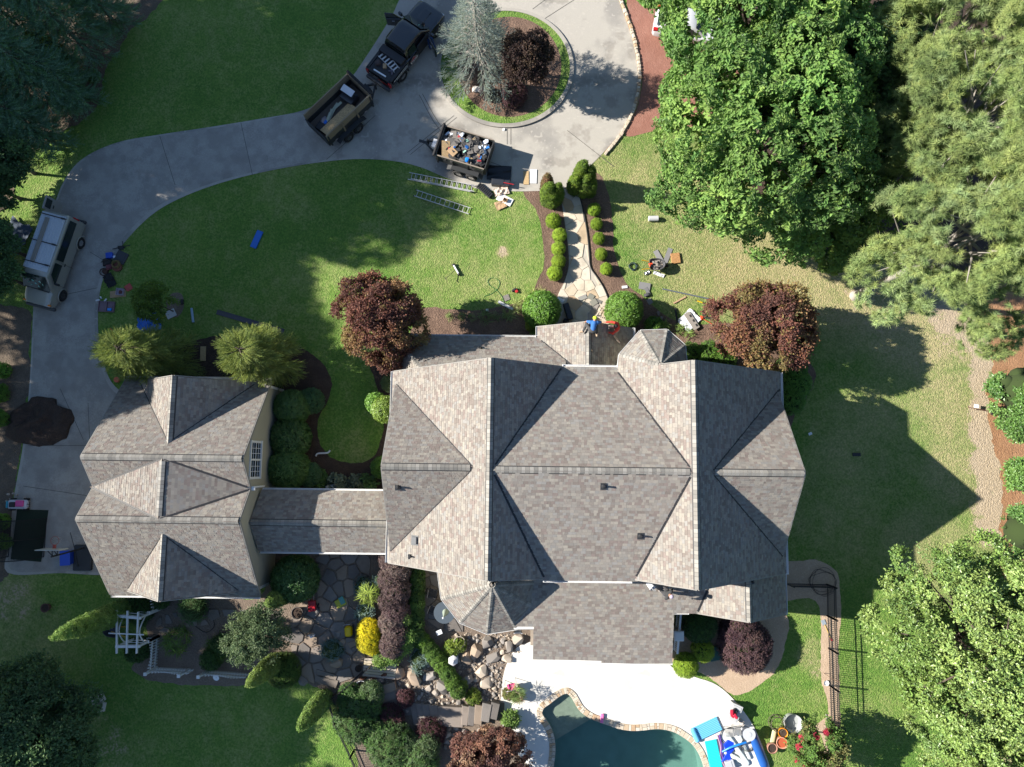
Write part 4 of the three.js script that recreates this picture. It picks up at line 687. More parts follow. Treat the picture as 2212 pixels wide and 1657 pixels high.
shrub('camellia', 'dark shrub under the western gable of the house', 826, 1010, 0.6, { h: 1, sy: 1.4, n: 900, geo: G.small, cols: HOLLY });
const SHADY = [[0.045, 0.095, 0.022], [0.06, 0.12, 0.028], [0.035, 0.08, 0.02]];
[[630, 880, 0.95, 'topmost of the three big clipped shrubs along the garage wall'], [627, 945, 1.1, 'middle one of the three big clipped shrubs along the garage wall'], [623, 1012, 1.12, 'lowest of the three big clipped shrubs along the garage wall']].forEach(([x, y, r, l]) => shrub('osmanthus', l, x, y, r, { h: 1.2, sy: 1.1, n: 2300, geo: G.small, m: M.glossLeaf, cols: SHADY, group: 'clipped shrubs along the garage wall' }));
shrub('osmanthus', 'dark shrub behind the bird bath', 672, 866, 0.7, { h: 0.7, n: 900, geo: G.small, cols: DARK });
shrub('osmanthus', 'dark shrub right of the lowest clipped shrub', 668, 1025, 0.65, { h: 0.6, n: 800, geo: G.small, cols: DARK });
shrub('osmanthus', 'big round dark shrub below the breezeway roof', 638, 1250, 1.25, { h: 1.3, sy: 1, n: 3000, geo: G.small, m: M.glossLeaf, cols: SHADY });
[[690, 1036, 'dark green hosta beside the shrubs below the garage window', SHADY], [727, 1042, 'grey-green hosta left of the white statue', [[0.13, 0.16, 0.11]]], [770, 1046, 'grey-green hosta right of the white statue', [[0.13, 0.16, 0.11]]], [793, 1045, 'green hosta nearest the house wall by the breezeway', [[0.09, 0.16, 0.05]]]].forEach(([x, y, l, c]) => shrub('hosta', l, x, y, 0.5, { h: 0.28, n: 60, geo: G.big, size: [0.5, 0.9], cols: c, core: false, shell: 0.5, cat: 'plant' }));
const tuftOf = (label, px, py, s, cols, group) => shrub('lily_clump', label, px, py, 0.2 * s, { h: 0.12, n: 10, geo: G.blade, size: [0.5 * s, 0.9 * s], cols, core: false, cat: 'plant', group });
[[972, 683], [997, 682], [1019, 686], [1048, 688], [1071, 683], [1096, 676]].forEach(([x, y], i) => tuftOf('spiky lily clump in the shaded bed, ' + ['first', 'second', 'third', 'fourth', 'fifth', 'sixth'][i] + ' from the red-leaved tree', x, y, i === 3 || i === 5 ? 1.3 : 0.8, [[0.14, 0.2, 0.06], [0.18, 0.24, 0.09]], 'lily clumps in the front bed'));
[[1160, 628, 'highest of the pale striped grasses left of the round holly'], [1137, 650, 'middle pale striped grass left of the round holly'], [1116, 664, 'lowest pale striped grass, by the metal gutter piece']].forEach(([x, y, l]) => tuftOf(l, x, y, 1.3, [[0.36, 0.38, 0.16], [0.28, 0.33, 0.11]]));
[[1442, 700, 'lily clump beside the black downspout piece'], [1468, 712, 'lily clump below the black downspout piece'], [1432, 718, 'lily clump left of the black downspout piece'], [1487, 722, 'lily clump nearest the red-leaved tree on the right']].forEach(([x, y, l]) => tuftOf(l, x, y, 1, [[0.15, 0.22, 0.05]]));
// --- beds at the back right
shrub('boxwood_ball', 'sunlit boxwood ball at the corner of the pool deck', 1481, 1437, 0.66, { h: 0.8, sy: 1, n: 1300, cols: BOX });
shrub('boxwood_ball', 'boxwood half in shade right of the sunlit ball', 1517, 1404, 0.6, { h: 0.8, lumps: 3, n: 1100, cols: BOX });
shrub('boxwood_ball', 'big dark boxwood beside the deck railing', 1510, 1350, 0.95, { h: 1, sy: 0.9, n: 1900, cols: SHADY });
shrub('loropetalum', 'wide dark purple shrub under the rear gable', 1608, 1395, 1.45, { h: 0.9, sy: 0.6, lumps: 10, n: 4200, geo: G.small, size: [0.9, 1.5], cols: [[0.055, 0.028, 0.035], [0.075, 0.042, 0.045], [0.1, 0.06, 0.055]], shell: 0.25 });
leafTree('crape_myrtle', 'crape myrtle with red flowers by the black fence', 'tree', 1768, 1612, { y: 2.4, R: 1.4, Ry: 1.2, K: 26, n: 2200, cols: [[0.08, 0.15, 0.03], [0.1, 0.17, 0.035], [0.13, 0.13, 0.045]], seed: 501, geo: G.leaf, size: [0.6, 0.95], trunk: 0.05 });
{ const t = scene.children.at(-1), f = rng(503), b = Array.from({ length: 13 }, (_, i) => { const a = i * 2.4, k = 0.8 + 0.5 * f(); return [Math.cos(a) * k * 1.1, 2.4 + f() * 0.9, Math.sin(a) * k * 1.1, 0.11]; }); foliage(t, 'flowers', b, 240, G.small, M.leaf, [0.8, 1.2], [[0.42, 0.03, 0.07], [0.34, 0.02, 0.05]], 504); }
// --- garden at the back left
shrub('golden_cypress', 'bright yellow rounded shrub at the foot of the purple hedge', 797, 1376, 0.85, { h: 0.75, sy: 0.85, n: 2400, blobs: [[0, 0.7, 0.15, 0.72], [-0.05, 0.7, -0.35, 0.66], [0.2, 0.65, 0.5, 0.5]], cols: [[0.42, 0.36, 0.012], [0.46, 0.4, 0.015], [0.34, 0.31, 0.012]] });
{ const b = []; for (let i = 0; i < 9; i++) b.push([(i % 2) * 0.22 - 0.1, 0.95, -2.5 + i * 0.62, 0.85 - 0.02 * i]); shrub('purple_hedge', 'long purple-brown hedge from the house corner to the yellow shrub', 852, 1298, 0.8, { h: 0.95, blobs: b, n: 7200, geo: G.small, size: [0.8, 1.3], cols: [[0.11, 0.075, 0.07], [0.085, 0.055, 0.055], [0.15, 0.115, 0.1], [0.07, 0.04, 0.045]], shell: 0.25, cat: 'hedge' }); }
{ const b = []; for (let i = 0; i < 9; i++) b.push([0, 0.6, -2.2 + i * 0.55, 0.42]); shrub('box_hedge', 'narrow green hedge right of the purple hedge', 900, 1285, 0.5, { h: 0.6, blobs: b, n: 2400, geo: G.small, cols: [[0.075, 0.135, 0.03], [0.06, 0.11, 0.025]], cat: 'hedge' }); }
{ const b = []; for (let i = 0; i < 10; i++) b.push([-1.3 + i * 0.3 , 0.45, -1.6 + i * 0.34 + (i > 6 ? (i - 6) * 0.12 : 0), 0.42]); shrub('box_hedge', 'low green hedge curving down into the rocks', 937, 1420, 0.5, { h: 0.45, blobs: b, n: 2600, geo: G.small, cols: [[0.09, 0.16, 0.025], [0.07, 0.13, 0.025]], cat: 'hedge' }); }
shrub('ivy_vine', 'light green vine over the lower end of the purple hedge', 850, 1405, 0.8, { h: 0.6, n: 1100, geo: G.leaf, size: [0.5, 0.8], blobs: [[-0.7, 0.6, 0.5, 0.45], [0, 0.7, 0.2, 0.5], [0.6, 0.8, -0.3, 0.45], [0.9, 1, -0.9, 0.4], [0.7, 1.1, -1.9, 0.35]], cols: [[0.16, 0.24, 0.06], [0.12, 0.2, 0.045]], shell: 0.5, core: false });
[[783, 1268, 0.55, 'blue-green juniper above the yellow-green palm'], [790, 1323, 0.5, 'pale blue juniper above the yellow shrub'], [717, 1405, 0.62, 'blue juniper beside the standing boulder'], [906, 1422, 0.6, 'blue juniper at the top of the rock slope'], [818, 1250, 0.3, 'tiny pale blue juniper beside the purple hedge']].forEach(([x, y, r, l], i) => shrub('blue_juniper', l, x, y, r, { h: 0.35, lumps: 5, n: 480 * r, geo: G.fine, m: M.needle, size: [0.6, 1], cols: i % 2 ? [[0.2, 0.27, 0.24], [0.16, 0.23, 0.2]] : [[0.1, 0.16, 0.15], [0.08, 0.13, 0.12]], shell: 0.4 }));
shrub('mahonia', 'yellow-green palm-like plant beside the purple hedge', 801, 1282, 0.5, { h: 0.7, n: 34, geo: G.blade, size: [0.7, 1.1], cols: [[0.2, 0.26, 0.05], [0.14, 0.2, 0.04]], core: false });
function column(label, px, py, h, r, cols, seed) {
  const [x, z] = at(px, py), t = thing('column_juniper', label, 'tree', [x, 0, z]), b = [];
  for (let i = 0; i < 14; i++) { const u = i / 13; b.push([0, 0.3 + u * (h - 0.4), 0, r * Math.sqrt(Math.max(0.04, 1 - u * u)) * (u < 0.12 ? 0.8 : 1)]); }
  part('trunk', cyl(r * 0.7, 0.02, h * 0.96, 10, 0, h * 0.48, 0), M.core, t);  // opaque dark green core within the foliage, in place of a trunk
  foliage(t, 'crown', b, 3600, G.tiny, M.leaf, [1.1, 1.9], cols, seed, 0.4, 0.2);
}
const COL = [[0.14, 0.22, 0.045], [0.115, 0.19, 0.04], [0.165, 0.24, 0.06]];
column('longest slender column juniper leaning out over the left lawn', 284, 1312, 7.3, 0.62, COL, 601); column('column juniper by the end of the white picket fence', 600, 1425, 4.8, 0.5, [[0.17, 0.23, 0.05], [0.14, 0.2, 0.05]], 602); column('column juniper pointing down over the lower lawn edge', 703, 1503, 5.2, 0.5, COL, 603); column('bright column juniper beside the big round dark shrub', 622, 1278, 3.6, 0.5, [[0.17, 0.23, 0.05], [0.13, 0.19, 0.045]], 604);
leafTree('redbud_tree', 'loose grey-green tree in the garden behind the garage', 'tree', 556, 1372, { y: 2.7, R: 1.6, Ry: 1.2, K: 22, n: 2100, cols: [[0.09, 0.13, 0.06], [0.12, 0.16, 0.075], [0.07, 0.105, 0.045]], seed: 611, geo: G.leaf, size: [0.6, 0.9], trunk: 0.06, shell: 0.6 });
shrub('mugo_pine', 'round dark green shrub at the lower garden edge', 612, 1448, 0.95, { h: 0.6, sy: 0.7, n: 1900, cols: [[0.06, 0.105, 0.02], [0.075, 0.13, 0.025]] });
[[382, 1384, 0.6, 'spiky daylily clump inside the picket fence'], [470, 1400, 0.55, 'green daylily clump left of the loose grey-green tree']].forEach(([x, y, s, l]) => shrub('daylily', l, x, y, s, { h: 0.3, n: 34, geo: G.blade, size: [0.8, 1.3], cols: [[0.1, 0.18, 0.03], [0.13, 0.21, 0.04]], core: false, cat: 'plant' }));
shrub('weeping_shrub', 'dark weeping shrub under the rear gutter of the garage', 418, 1318, 0.75, { h: 0.7, lumps: 5, n: 260, geo: G.spray, m: M.needle, size: [0.7, 1.2], cols: DARK, shell: 0.5 });
[[455, 1425, 0.6, 'dark green shrub behind the picket fence gap'], [297, 1402, 0.7, 'dark shrub outside the picket fence corner'], [300, 1312, 0.9, 'dark shrub at the foot of the longest column juniper'], [345, 1296, 0.5, 'shrub at the rear corner of the garage'], [480, 1392, 0.55, 'rose shrub left of the loose grey-green tree']].forEach(([x, y, r, l]) => shrub('garden_shrub', l, x, y, r, { h: 0.55, sy: 0.7, lumps: 4, n: 1000 * r, geo: G.small, size: [0.8, 1.2], cols: SHADY, shell: 0.35 }));
[[768, 1545, 1.3, 'large dark green shrub inside the black garden fence'], [800, 1500, 0.7, 'dark green shrub below the round planter'], [845, 1610, 1.3, 'grey-green shrub at the bottom edge beside the black fence'], [900, 1640, 1.2, 'green shrub at the bottom edge left of the copper maple'], [755, 1500, 0.6, 'dark green shrub at the fence corner'], [815, 1590, 0.8, 'dark green shrub below the stone slab']].forEach(([x, y, r, l]) => shrub('garden_shrub', l, x, y, r, { h: 0.7, sy: 0.75, lumps: 6, n: 1100 * r, geo: G.small, size: [0.9, 1.4], cols: [[0.06, 0.12, 0.03], [0.08, 0.14, 0.045], [0.09, 0.13, 0.06]], shell: 0.35 }));
[[930, 1582, 0.8, 'dark red barberry below the stone steps'], [877, 1508, 0.45, 'low dark red maple in the rock garden'], [845, 1545, 0.6, 'dark bronze shrub above the stone slab']].forEach(([x, y, r, l]) => shrub('barberry', l, x, y, r, { h: 0.45, lumps: 4, n: 800 * r, geo: G.small, cols: [[0.06, 0.025, 0.03], [0.08, 0.035, 0.038]], shell: 0.35 }));
[[1022, 1505, 0.42, 'green fern among the rocks above the steps'], [998, 1478, 0.3, 'yellow-green fern beside the white lantern'], [992, 1393, 0.4, 'yellow-green grass in the round stone pot'], [975, 1400, 0.45, 'low yellow-green shrub below the turret']].forEach(([x, y, r, l]) => shrub('fern', l, x, y, r, { h: 0.25, n: 420 * r, geo: G.small, size: [0.9, 1.4], cols: [[0.14, 0.19, 0.03], [0.11, 0.17, 0.03]], shell: 0.5, core: false, cat: 'plant' }));
// --- tall trees out of view to the west: the shade over the drive and the left lawns is theirs
[[-39, -31, 16, 6.2], [-41, -22, 16.5, 6], [-43, -13.5, 12.4, 5.4], [-43, -6, 12.2, 5.2], [-44, 2.5, 10.6, 5], [-44, 11, 13.6, 5.4], [-42, 20, 16.5, 6.2], [-39, 29, 15, 5.6], [-33, -36, 14, 5], [-52, -27, 20, 6], [-53, -12, 19, 6], [-54, 4, 14.5, 6], [-53, 19, 19, 6]].forEach(([x, z, y, r], i) => {
  const t = thing('shade_tree', 'tall leafy tree standing left of the frame, shading the drive', 'tree', [x, 0, z], 0, 'tall trees left of the frame'), b = clumps(r, r * 0.85, y, 44, 701 + i * 10, 0.3);
  part('trunk', limbs(y + 2, 0.3, b, 702 + i * 10), M.bark, t); foliage(t, 'crown', b, 4300, G.oak, M.leaf, [1.3, 2.1], OAK, 703 + i * 10, 0.1, 0.4, 0.34);
});
// ---------------------------------------------------------------- stonework and fences
const SAND = [[0.53, 0.45, 0.34], [0.6, 0.52, 0.41], [0.48, 0.37, 0.25], [0.55, 0.47, 0.37], [0.46, 0.32, 0.2], [0.6, 0.54, 0.45], [0.52, 0.45, 0.36], [0.58, 0.51, 0.42]];
const stoneTex = every(picture(256, 256, (u, v) => { const k = 0.7 + 0.6 * fbm(u * 5, v * 5, 5, 5, 131); return [k * 0.95, k * 0.95, k * 0.93]; }), 1.7);
const stoneMats = (list) => list.map((c) => mat(...c, { map: stoneTex, bumpMap: grit, bumpScale: 0.006, roughness: 0.9 }));
M.sand = stoneMats(SAND); M.fieldstone = stoneMats([[0.2, 0.17, 0.145], [0.245, 0.205, 0.175], [0.15, 0.135, 0.125], [0.27, 0.21, 0.16], [0.21, 0.19, 0.175]]); M.rock = stoneMats([[0.38, 0.33, 0.275], [0.27, 0.24, 0.21], [0.46, 0.39, 0.31], [0.21, 0.19, 0.17], [0.34, 0.26, 0.19], [0.3, 0.275, 0.25]]);
M.mortar = mat(0.44, 0.4, 0.34, { map: stoneTex });
function slab(p, h, bevel = 0.012) {
  const g = new THREE.ExtrudeGeometry(shapeOf(p), { depth: h - bevel, bevelEnabled: true, bevelThickness: bevel, bevelSize: bevel, bevelOffset: -bevel, bevelSegments: 1 });
  return g.rotateX(-Math.PI / 2);
}
// irregular paving inside an outline: cells round scattered points, each a stone with a joint round it
function paving(parent, p, y, size, mats, seed, { gap = 0.02, name = 'flagstone', h = 0.04, most = 290, keep = 1, aspect = 1 } = {}) {
  const f = rng(seed), xs = p.map((q) => q.x), zs = p.map((q) => q.z), x0 = Math.min(...xs), x1 = Math.max(...xs), z0 = Math.min(...zs), z1 = Math.max(...zs), pts = [];
  for (let t = 0; t < 6000; t++) { const x = x0 + f() * (x1 - x0), z = z0 + f() * (z1 - z0), s = size * (0.6 + 0.7 * f()); if (inside(p, x, z) && pts.every((q) => Math.hypot((q.x - x) / aspect, q.z - z) > (q.s + s) / 2)) pts.push({ x, z, s }); }
  const clip = (poly, a, b, c) => { const out = []; for (let i = 0; i < poly.length; i++) { const q = poly[i], r = poly[(i + 1) % poly.length], d = a * q.x + b * q.z - c, e = a * r.x + b * r.z - c; if (d <= 0) out.push(q); if ((d < 0) !== (e < 0) && d !== e) { const t = d / (d - e); out.push(V(q.x + (r.x - q.x) * t, 0, q.z + (r.z - q.z) * t)); } } return out; };
  let made = 0;
  for (const q of pts) {
    if (f() > keep || made >= most) continue;
    let poly = Array.from({ length: 8 }, (_, i) => V(q.x + size * 1.1 * aspect * Math.cos(i * 0.785 + 0.3), 0, q.z + size * 1.1 * Math.sin(i * 0.785 + 0.3)));
    for (const r of pts) if (r !== q) { const dx = r.x - q.x, dz = r.z - q.z, L = Math.hypot(dx, dz); if (L < size * 3 * aspect) { const w = 0.5 + 0.12 * (q.s - r.s) / size, mx = q.x + dx * w, mz = q.z + dz * w; poly = clip(poly, dx / L, dz / L, (mx * dx + mz * dz) / L - gap); } }
    for (let i = 0; i < p.length; i++) { const a = p[i], b = p[(i + 1) % p.length], L = Math.hypot(b.x - a.x, b.z - a.z) || 1; let nx = (b.z - a.z) / L, nz = -(b.x - a.x) / L; if (Math.min(Math.hypot(a.x - q.x, a.z - q.z), Math.hypot(b.x - q.x, b.z - q.z)) > size * 1.2) continue; if ((q.x - a.x) * nx + (q.z - a.z) * nz > 0) { nx = -nx; nz = -nz; } poly = clip(poly, nx, nz, a.x * nx + a.z * nz); }
    if (poly.length < 3) continue;
    let area = 0; poly.forEach((a, i) => { const b = poly[(i + 1) % poly.length]; area += a.x * b.z - b.x * a.z; });
    if (Math.abs(area) / 2 < size * size * 0.05) continue;
    const m = part(name, slab(poly, h * (0.85 + 0.3 * f()), 0.008), pick(mats, f), parent); m.position.y = y; made++;
  }
  return made;
}
const walkLine = outline([[1206, 412], [1213, 440], [1219, 480], [1226, 530], [1228, 575], [1218, 610], [1204, 640], [1200, 680], [1196, 745], [1322, 745], [1322, 700], [1316, 660], [1305, 628], [1290, 602], [1274, 578], [1271, 545], [1266, 500], [1257, 450], [1246, 412]], 0, true, 4);
paving(struct('entry_walk', slabGeo(walkLine, -0.05, 0.045), M.mortar), walkLine, 0.042, 0.72, M.sand, 801, { gap: 0.016 });
{ const e = [[1246, 412], [1257, 450], [1266, 500], [1271, 545], [1274, 578], [1290, 602], [1305, 628], [1316, 660], [1321, 690]].map(([x, y]) => { const [a, b] = at(x + 1, y); return V(a, 0.07, b); }); tag(part('path_edging', tube(e, 0.035, 40, 5), M.black), 'thin black edging strip along the right of the flagstone walk', 'edging'); }
// pool coping: stones cut across the edge
{
  const parent = struct('pool_coping', sheetGeo(poolOuter, 0.052, [poolInner]), M.mortar), f = rng(811), n = poolOuter.length;
  let i = 0, made = 0;
  while (i < n && made < 280) {
    const k = 1 + Math.floor(f() * 2), e = Math.min(n, i + k), out = [], inn = [];
    for (let j = i; j <= e; j++) { out.push(poolOuter[j % n]); inn.push(poolInner[j % n]); }
    let q = [...out, ...inn.reverse()]; const c = q.reduce((a, b) => a.clone().add(b)).multiplyScalar(1 / q.length);
    const sets = f() < 0.45 ? [[out[0], out.at(-1), out.at(-1).clone().lerp(inn[0], 0.5 + 0.2 * (f() - 0.5)), out[0].clone().lerp(inn.at(-1), 0.5 + 0.25 * (f() - 0.5))], null] : [q];
    if (sets[1] === null) sets[1] = [sets[0][3], sets[0][2], inn[0], inn.at(-1)];
    for (const s of sets) { const m2 = s.reduce((a, b) => a.clone().add(b)).multiplyScalar(1 / s.length), L = s.map((v) => { const d = v.clone().sub(m2), l = d.length(); return m2.clone().addScaledVector(d, Math.max(0, l - 0.018) / l); }); const st = part('coping_stone', slab(L, 0.05, 0.008), pick(M.sand, f), parent); st.position.y = 0.05; made++; }
    i = e;
  }
}
// pale stones set on edge between the drive and the gravel
{
  const parent = struct('stone_border', sheetGeo(outline([[1340, -10], [1362, 45], [1380, 110], [1386, 170], [1375, 232], [1346, 292], [1312, 332], [1306, 328], [1338, 286], [1366, 228], [1377, 170], [1371, 112], [1353, 48], [1332, -8]], 0, true, 3), 0.012), M.dirt), f = rng(821);
  const line = new THREE.CatmullRomCurve3([[1336, -8], [1357, 46], [1375, 111], [1381, 170], [1370, 231], [1342, 289], [1310, 331]].map(([x, y]) => { const [a, b] = at(x, y); return V(a, 0, b); })), L = line.getLength();
  for (let s = 0; s < L;) { const w = 0.16 + 0.22 * f(), p = line.getPointAt(Math.min(1, (s + w / 2) / L)), t = line.getTangentAt(Math.min(1, (s + w / 2) / L)), m = part('border_stone', rbox(w - 0.02, 0.12 + 0.06 * f(), 0.15 + 0.06 * f(), 0.03), pick(M.sand, f), parent); m.position.set(p.x + (f() - 0.5) * 0.05, 0.07, p.z); m.rotation.y = Math.atan2(-t.z, t.x) + (f() - 0.5) * 0.25; s += w; }
}
// rough rocks
function rockGeo(seed, sx = 1, sy = 0.6, sz = 0.8) {
  const f = rng(seed), p = [];
  for (let i = 0; i < 22; i++) { const d = V(f() - 0.5, f() - 0.5, f() - 0.5).normalize(), k = 0.42 + 0.14 * f(); p.push(V(d.x * k * sx, Math.max(-0.2, d.y * k) * sy, d.z * k * sz)); }
  const g = new ConvexGeometry(p); return toCreasedNormals(g, 0.5);
}
const ROCKS = Array.from({ length: 9 }, (_, i) => rockGeo(830 + i, 1, 0.55 + 0.05 * i, 0.7 + 0.05 * (i % 4)));
{
  const parent = struct('rock_slope', sheetGeo(outline([[905, 1430], [960, 1440], [1000, 1370], [1080, 1370], [1145, 1365], [1135, 1400], [1098, 1440], [1090, 1500], [1080, 1530], [1000, 1530], [900, 1525], [830, 1480], [850, 1445]]), 0.012), M.clay), f = rng(841), put_ = [];
  const drop = (x, y, s, y0 = 0) => { const [a, b] = at(x, y); if (put_.some((q) => Math.hypot(q[0] - a, q[1] - b) < (q[2] + s) * 0.36)) return; put_.push([a, b, s]); const m = part('rock', pick(ROCKS, f), pick(M.rock, f), parent); m.position.set(a, y0 + s * 0.08, b); m.scale.set(s, s * (0.7 + 0.5 * f()), s); m.rotation.y = f() * 6.28; };
  for (const [x, y, s] of [[1028, 1405, 1.1], [1005, 1420, 0.9], [1052, 1388, 0.9], [895, 1462, 1.2], [862, 1452, 1.0], [928, 1460, 0.9], [885, 1478, 1.3], [958, 1482, 1.1], [940, 1500, 0.9], [1008, 1468, 1.0], [1040, 1452, 0.9], [1065, 1420, 1.0], [1080, 1400, 1.0], [1068, 1440, 0.9], [1100, 1395, 0.9], [1120, 1380, 0.9], [1095, 1422, 0.8], [1050, 1475, 0.9], [725, 1430, 1.0], [702, 1395, 0.7], [740, 1388, 0.6], [730, 1368, 0.55], [655, 1470, 0.8], [672, 1468, 0.8], [1020, 1590, 0.7], [1000, 1600, 0.6]]) drop(x, y, s);
  for (let i = 0; i < 900 && put_.length < 280; i++) { const x = 860 + f() * 270, y = 1372 + f() * 165, lim = x > 1085 ? 1440 - (x - 1085) * 0.8 : 1535; if (y > lim || (x < 985 && y < 1430 + (985 - x) * 0.1)) continue; drop(x, y, 0.22 + 0.42 * f() * f()); }
  const small = [], tint = [];
  for (let i = 0; i < 2600; i++) { const x = 835 + f() * 300, y = 1368 + f() * 170, lim = x > 1085 ? 1440 - (x - 1085) * 0.8 : 1535; if (y > lim || (x < 985 && y < 1432 + (985 - x) * 0.1)) continue; const [a, b] = at(x, y), s = 0.06 + 0.16 * f() * f(); small.push(new THREE.Matrix4().compose(V(a, 0.01 + s * 0.15, b), new THREE.Quaternion().setFromEuler(new THREE.Euler(f(), f() * 6, f())), V(s, s * 0.8, s))); tint.push(C(...pick([[0.4, 0.34, 0.27], [0.28, 0.25, 0.22], [0.5, 0.41, 0.31], [0.2, 0.18, 0.16]], f))); }
  swarm('rubble', ROCKS[2], mat(1, 1, 1, { roughness: 0.95 }), parent, small, tint);
  for (let i = 0; i < 60; i++) drop(940 + f() * 120, 1572 + f() * 42, 0.22 + 0.3 * f());
}
[[1030, 197, 0.7, 'white boulder beside the small barberry on the island', [0.6, 0.56, 0.52]], [1101, 214, 0.65, 'grey boulder in front of the purple barberry on the island', [0.3, 0.3, 0.3]], [1132, 208, 0.6, 'pale boulder right of the purple barberry on the island', [0.45, 0.43, 0.4]], [1015, 118, 0.6, 'pale boulder half under the blue spruce', [0.5, 0.45, 0.38]], [1128, 1593, 0.45, 'small brown rock standing on the pool deck', [0.3, 0.25, 0.21]]].forEach(([x, y, s, l, c], i) => { const [a, b] = at(x, y); const m = tag(part('boulder', ROCKS[i].clone().scale(s, s, s), mat(...c, { map: stoneTex })), l, 'boulder'); m.position.set(a, 0.1 + s * 0.15, b); m.rotation.y = i; });
// garden paving and stone steps
paving(struct('garden_patio', sheetGeo(outline([[690, 1215], [830, 1200], [800, 1330], [790, 1440], [745, 1480], [690, 1480], [640, 1460], [625, 1390], [640, 1320], [660, 1260]]), 0.012), M.clay), outline([[690, 1200], [795, 1200], [785, 1290], [775, 1350], [790, 1440], [745, 1470], [690, 1478], [650, 1455], [628, 1390], [640, 1320], [675, 1260]]), 0.012, 0.85, M.fieldstone, 851, { gap: 0.05, h: 0.06 });
paving(struct('garden_path', sheetGeo(outline([[345, 1335], [420, 1315], [540, 1315], [640, 1320], [640, 1400], [560, 1390], [440, 1372], [350, 1370]]), 0.01), M.clay), outline([[345, 1335], [420, 1318], [540, 1318], [640, 1330], [640, 1385], [540, 1362], [440, 1352], [350, 1366]]), 0.012, 0.6, M.fieldstone, 861, { gap: 0.12, h: 0.05, keep: 0.7 });
paving(struct('turret_patio', sheetGeo(outline([[905, 1215], [960, 1225], [975, 1340], [1000, 1370], [940, 1370], [908, 1330]], 0, false), 0.012), M.clay), outline([[908, 1215], [1000, 1225], [1000, 1365], [950, 1360], [908, 1330]], 0, false), 0.012, 0.8, M.fieldstone, 871, { gap: 0.02 });
{
  const parent = struct('stone_steps', sheetGeo(outline([[838, 1460], [870, 1510], [900, 1540], [1080, 1525], [1088, 1560], [960, 1575], [880, 1580], [830, 1520], [800, 1495]]), 0.014), M.clay), f = rng(881);
  // each step: centre in the photograph, length, width, turn, height
  for (const [x, y, l, w, a, h] of [[798, 1470, 1.7, 0.6, 18, 0.2], [826, 1488, 1.7, 0.55, 18, 0.3], [836, 1504, 1.6, 0.55, 20, 0.2], [843, 1523, 1.2, 0.7, 25, 0.12], [846, 1538, 1.0, 0.4, 28, 0.1], [877, 1528, 1.1, 0.9, 5, 0.1], [899, 1541, 0.55, 1.3, 10, 0.14], [911, 1541, 0.5, 1.25, 10, 0.2], [924, 1541, 0.5, 1.2, 8, 0.26], [939, 1541, 0.5, 1.15, 8, 0.32], [974, 1544, 1.5, 1.15, -1, 0.38], [1005, 1541, 0.42, 1.1, -4, 0.42], [1019, 1541, 0.42, 1.1, -5, 0.46], [1034, 1538, 0.5, 1.1, -5, 0.5], [1050, 1533, 0.55, 1.05, -8, 0.54], [1068, 1530, 0.5, 0.95, -10, 0.5]]) { const [X, Z] = at(x, y), m = part('step', slab([V(-l / 2, 0, -w / 2), V(l / 2, 0, -w / 2 + 0.05), V(l / 2 - 0.03, 0, w / 2), V(-l / 2 + 0.04, 0, w / 2 - 0.03)], h, 0.02), pick(M.fieldstone, f), parent); m.position.set(X, 0, Z); m.rotation.y = a * Math.PI / 180; }
  for (const [x, y, l, w, a] of [[1078, 1443 + 90, 0.6, 0.9, 0], [812, 1578, 1.6, 0.8, -48], [705, 1470, 1.4, 0.5, -15], [705, 1458, 1.3, 0.4, -15], [775, 1385, 1.3, 0.35, 22], [783, 1395, 1.4, 0.3, 22]]) { const [X, Z] = at(x, y), m = part('step', slab([V(-l / 2, 0, -w / 2), V(l / 2, 0, -w / 2 + 0.05), V(l / 2 - 0.03, 0, w / 2), V(-l / 2 + 0.04, 0, w / 2 - 0.03)], 0.12, 0.02), pick(M.fieldstone, f), parent); m.position.set(X, 0, Z); m.rotation.y = a * Math.PI / 180; }
}
// black iron fences
M.iron = gloss(0.018, 0.018, 0.022, { roughness: 0.5 });
function ironFence(label, line, h, rails) {
  const t = thing('iron_fence', label, 'fence');
  line.slice(1).forEach((b, i) => {
    const [ax, az] = at(...line[i]), [bx, bz] = at(...b), A = V(ax, 0, az), B = V(bx, 0, bz), L = A.distanceTo(B), n = Math.round(L / 0.115), g = box(0.02, h, 0.02);
    for (const y of rails) part('rail', bar(A.clone().setY(y), B.clone().setY(y), 0.035, 0.035), M.iron, t);
    for (let k = 0; k < n; k++) { const m = part('picket', g, M.iron, t); m.position.copy(A).lerp(B, (k + 0.5) / n).setY(h / 2 + 0.03); }
    const posts = Math.max(1, Math.round(L / 2.4));
    for (let k = 0; k <= posts; k++) { const q = A.clone().lerp(B, k / posts); part('post', [box(0.06, h + 0.06, 0.06, q.x, h / 2 + 0.03, q.z), put(new THREE.ConeGeometry(0.05, 0.06, 4), q.x, h + 0.09, q.z)], M.iron, t); }
  });
}
ironFence('black iron fence running from the house down the right lawn', [[1696, 1260], [1785, 1262], [1786, 1330], [1789, 1400], [1791, 1480], [1794, 1560], [1796, 1700]], 1.32, [0.15, 1.0, 1.2]);
ironFence('black iron fence round the shaded rock garden', [[805, 1432], [745, 1482], [718, 1503], [732, 1550], [765, 1620], [790, 1680]], 1.2, [0.12, 0.95, 1.1]);
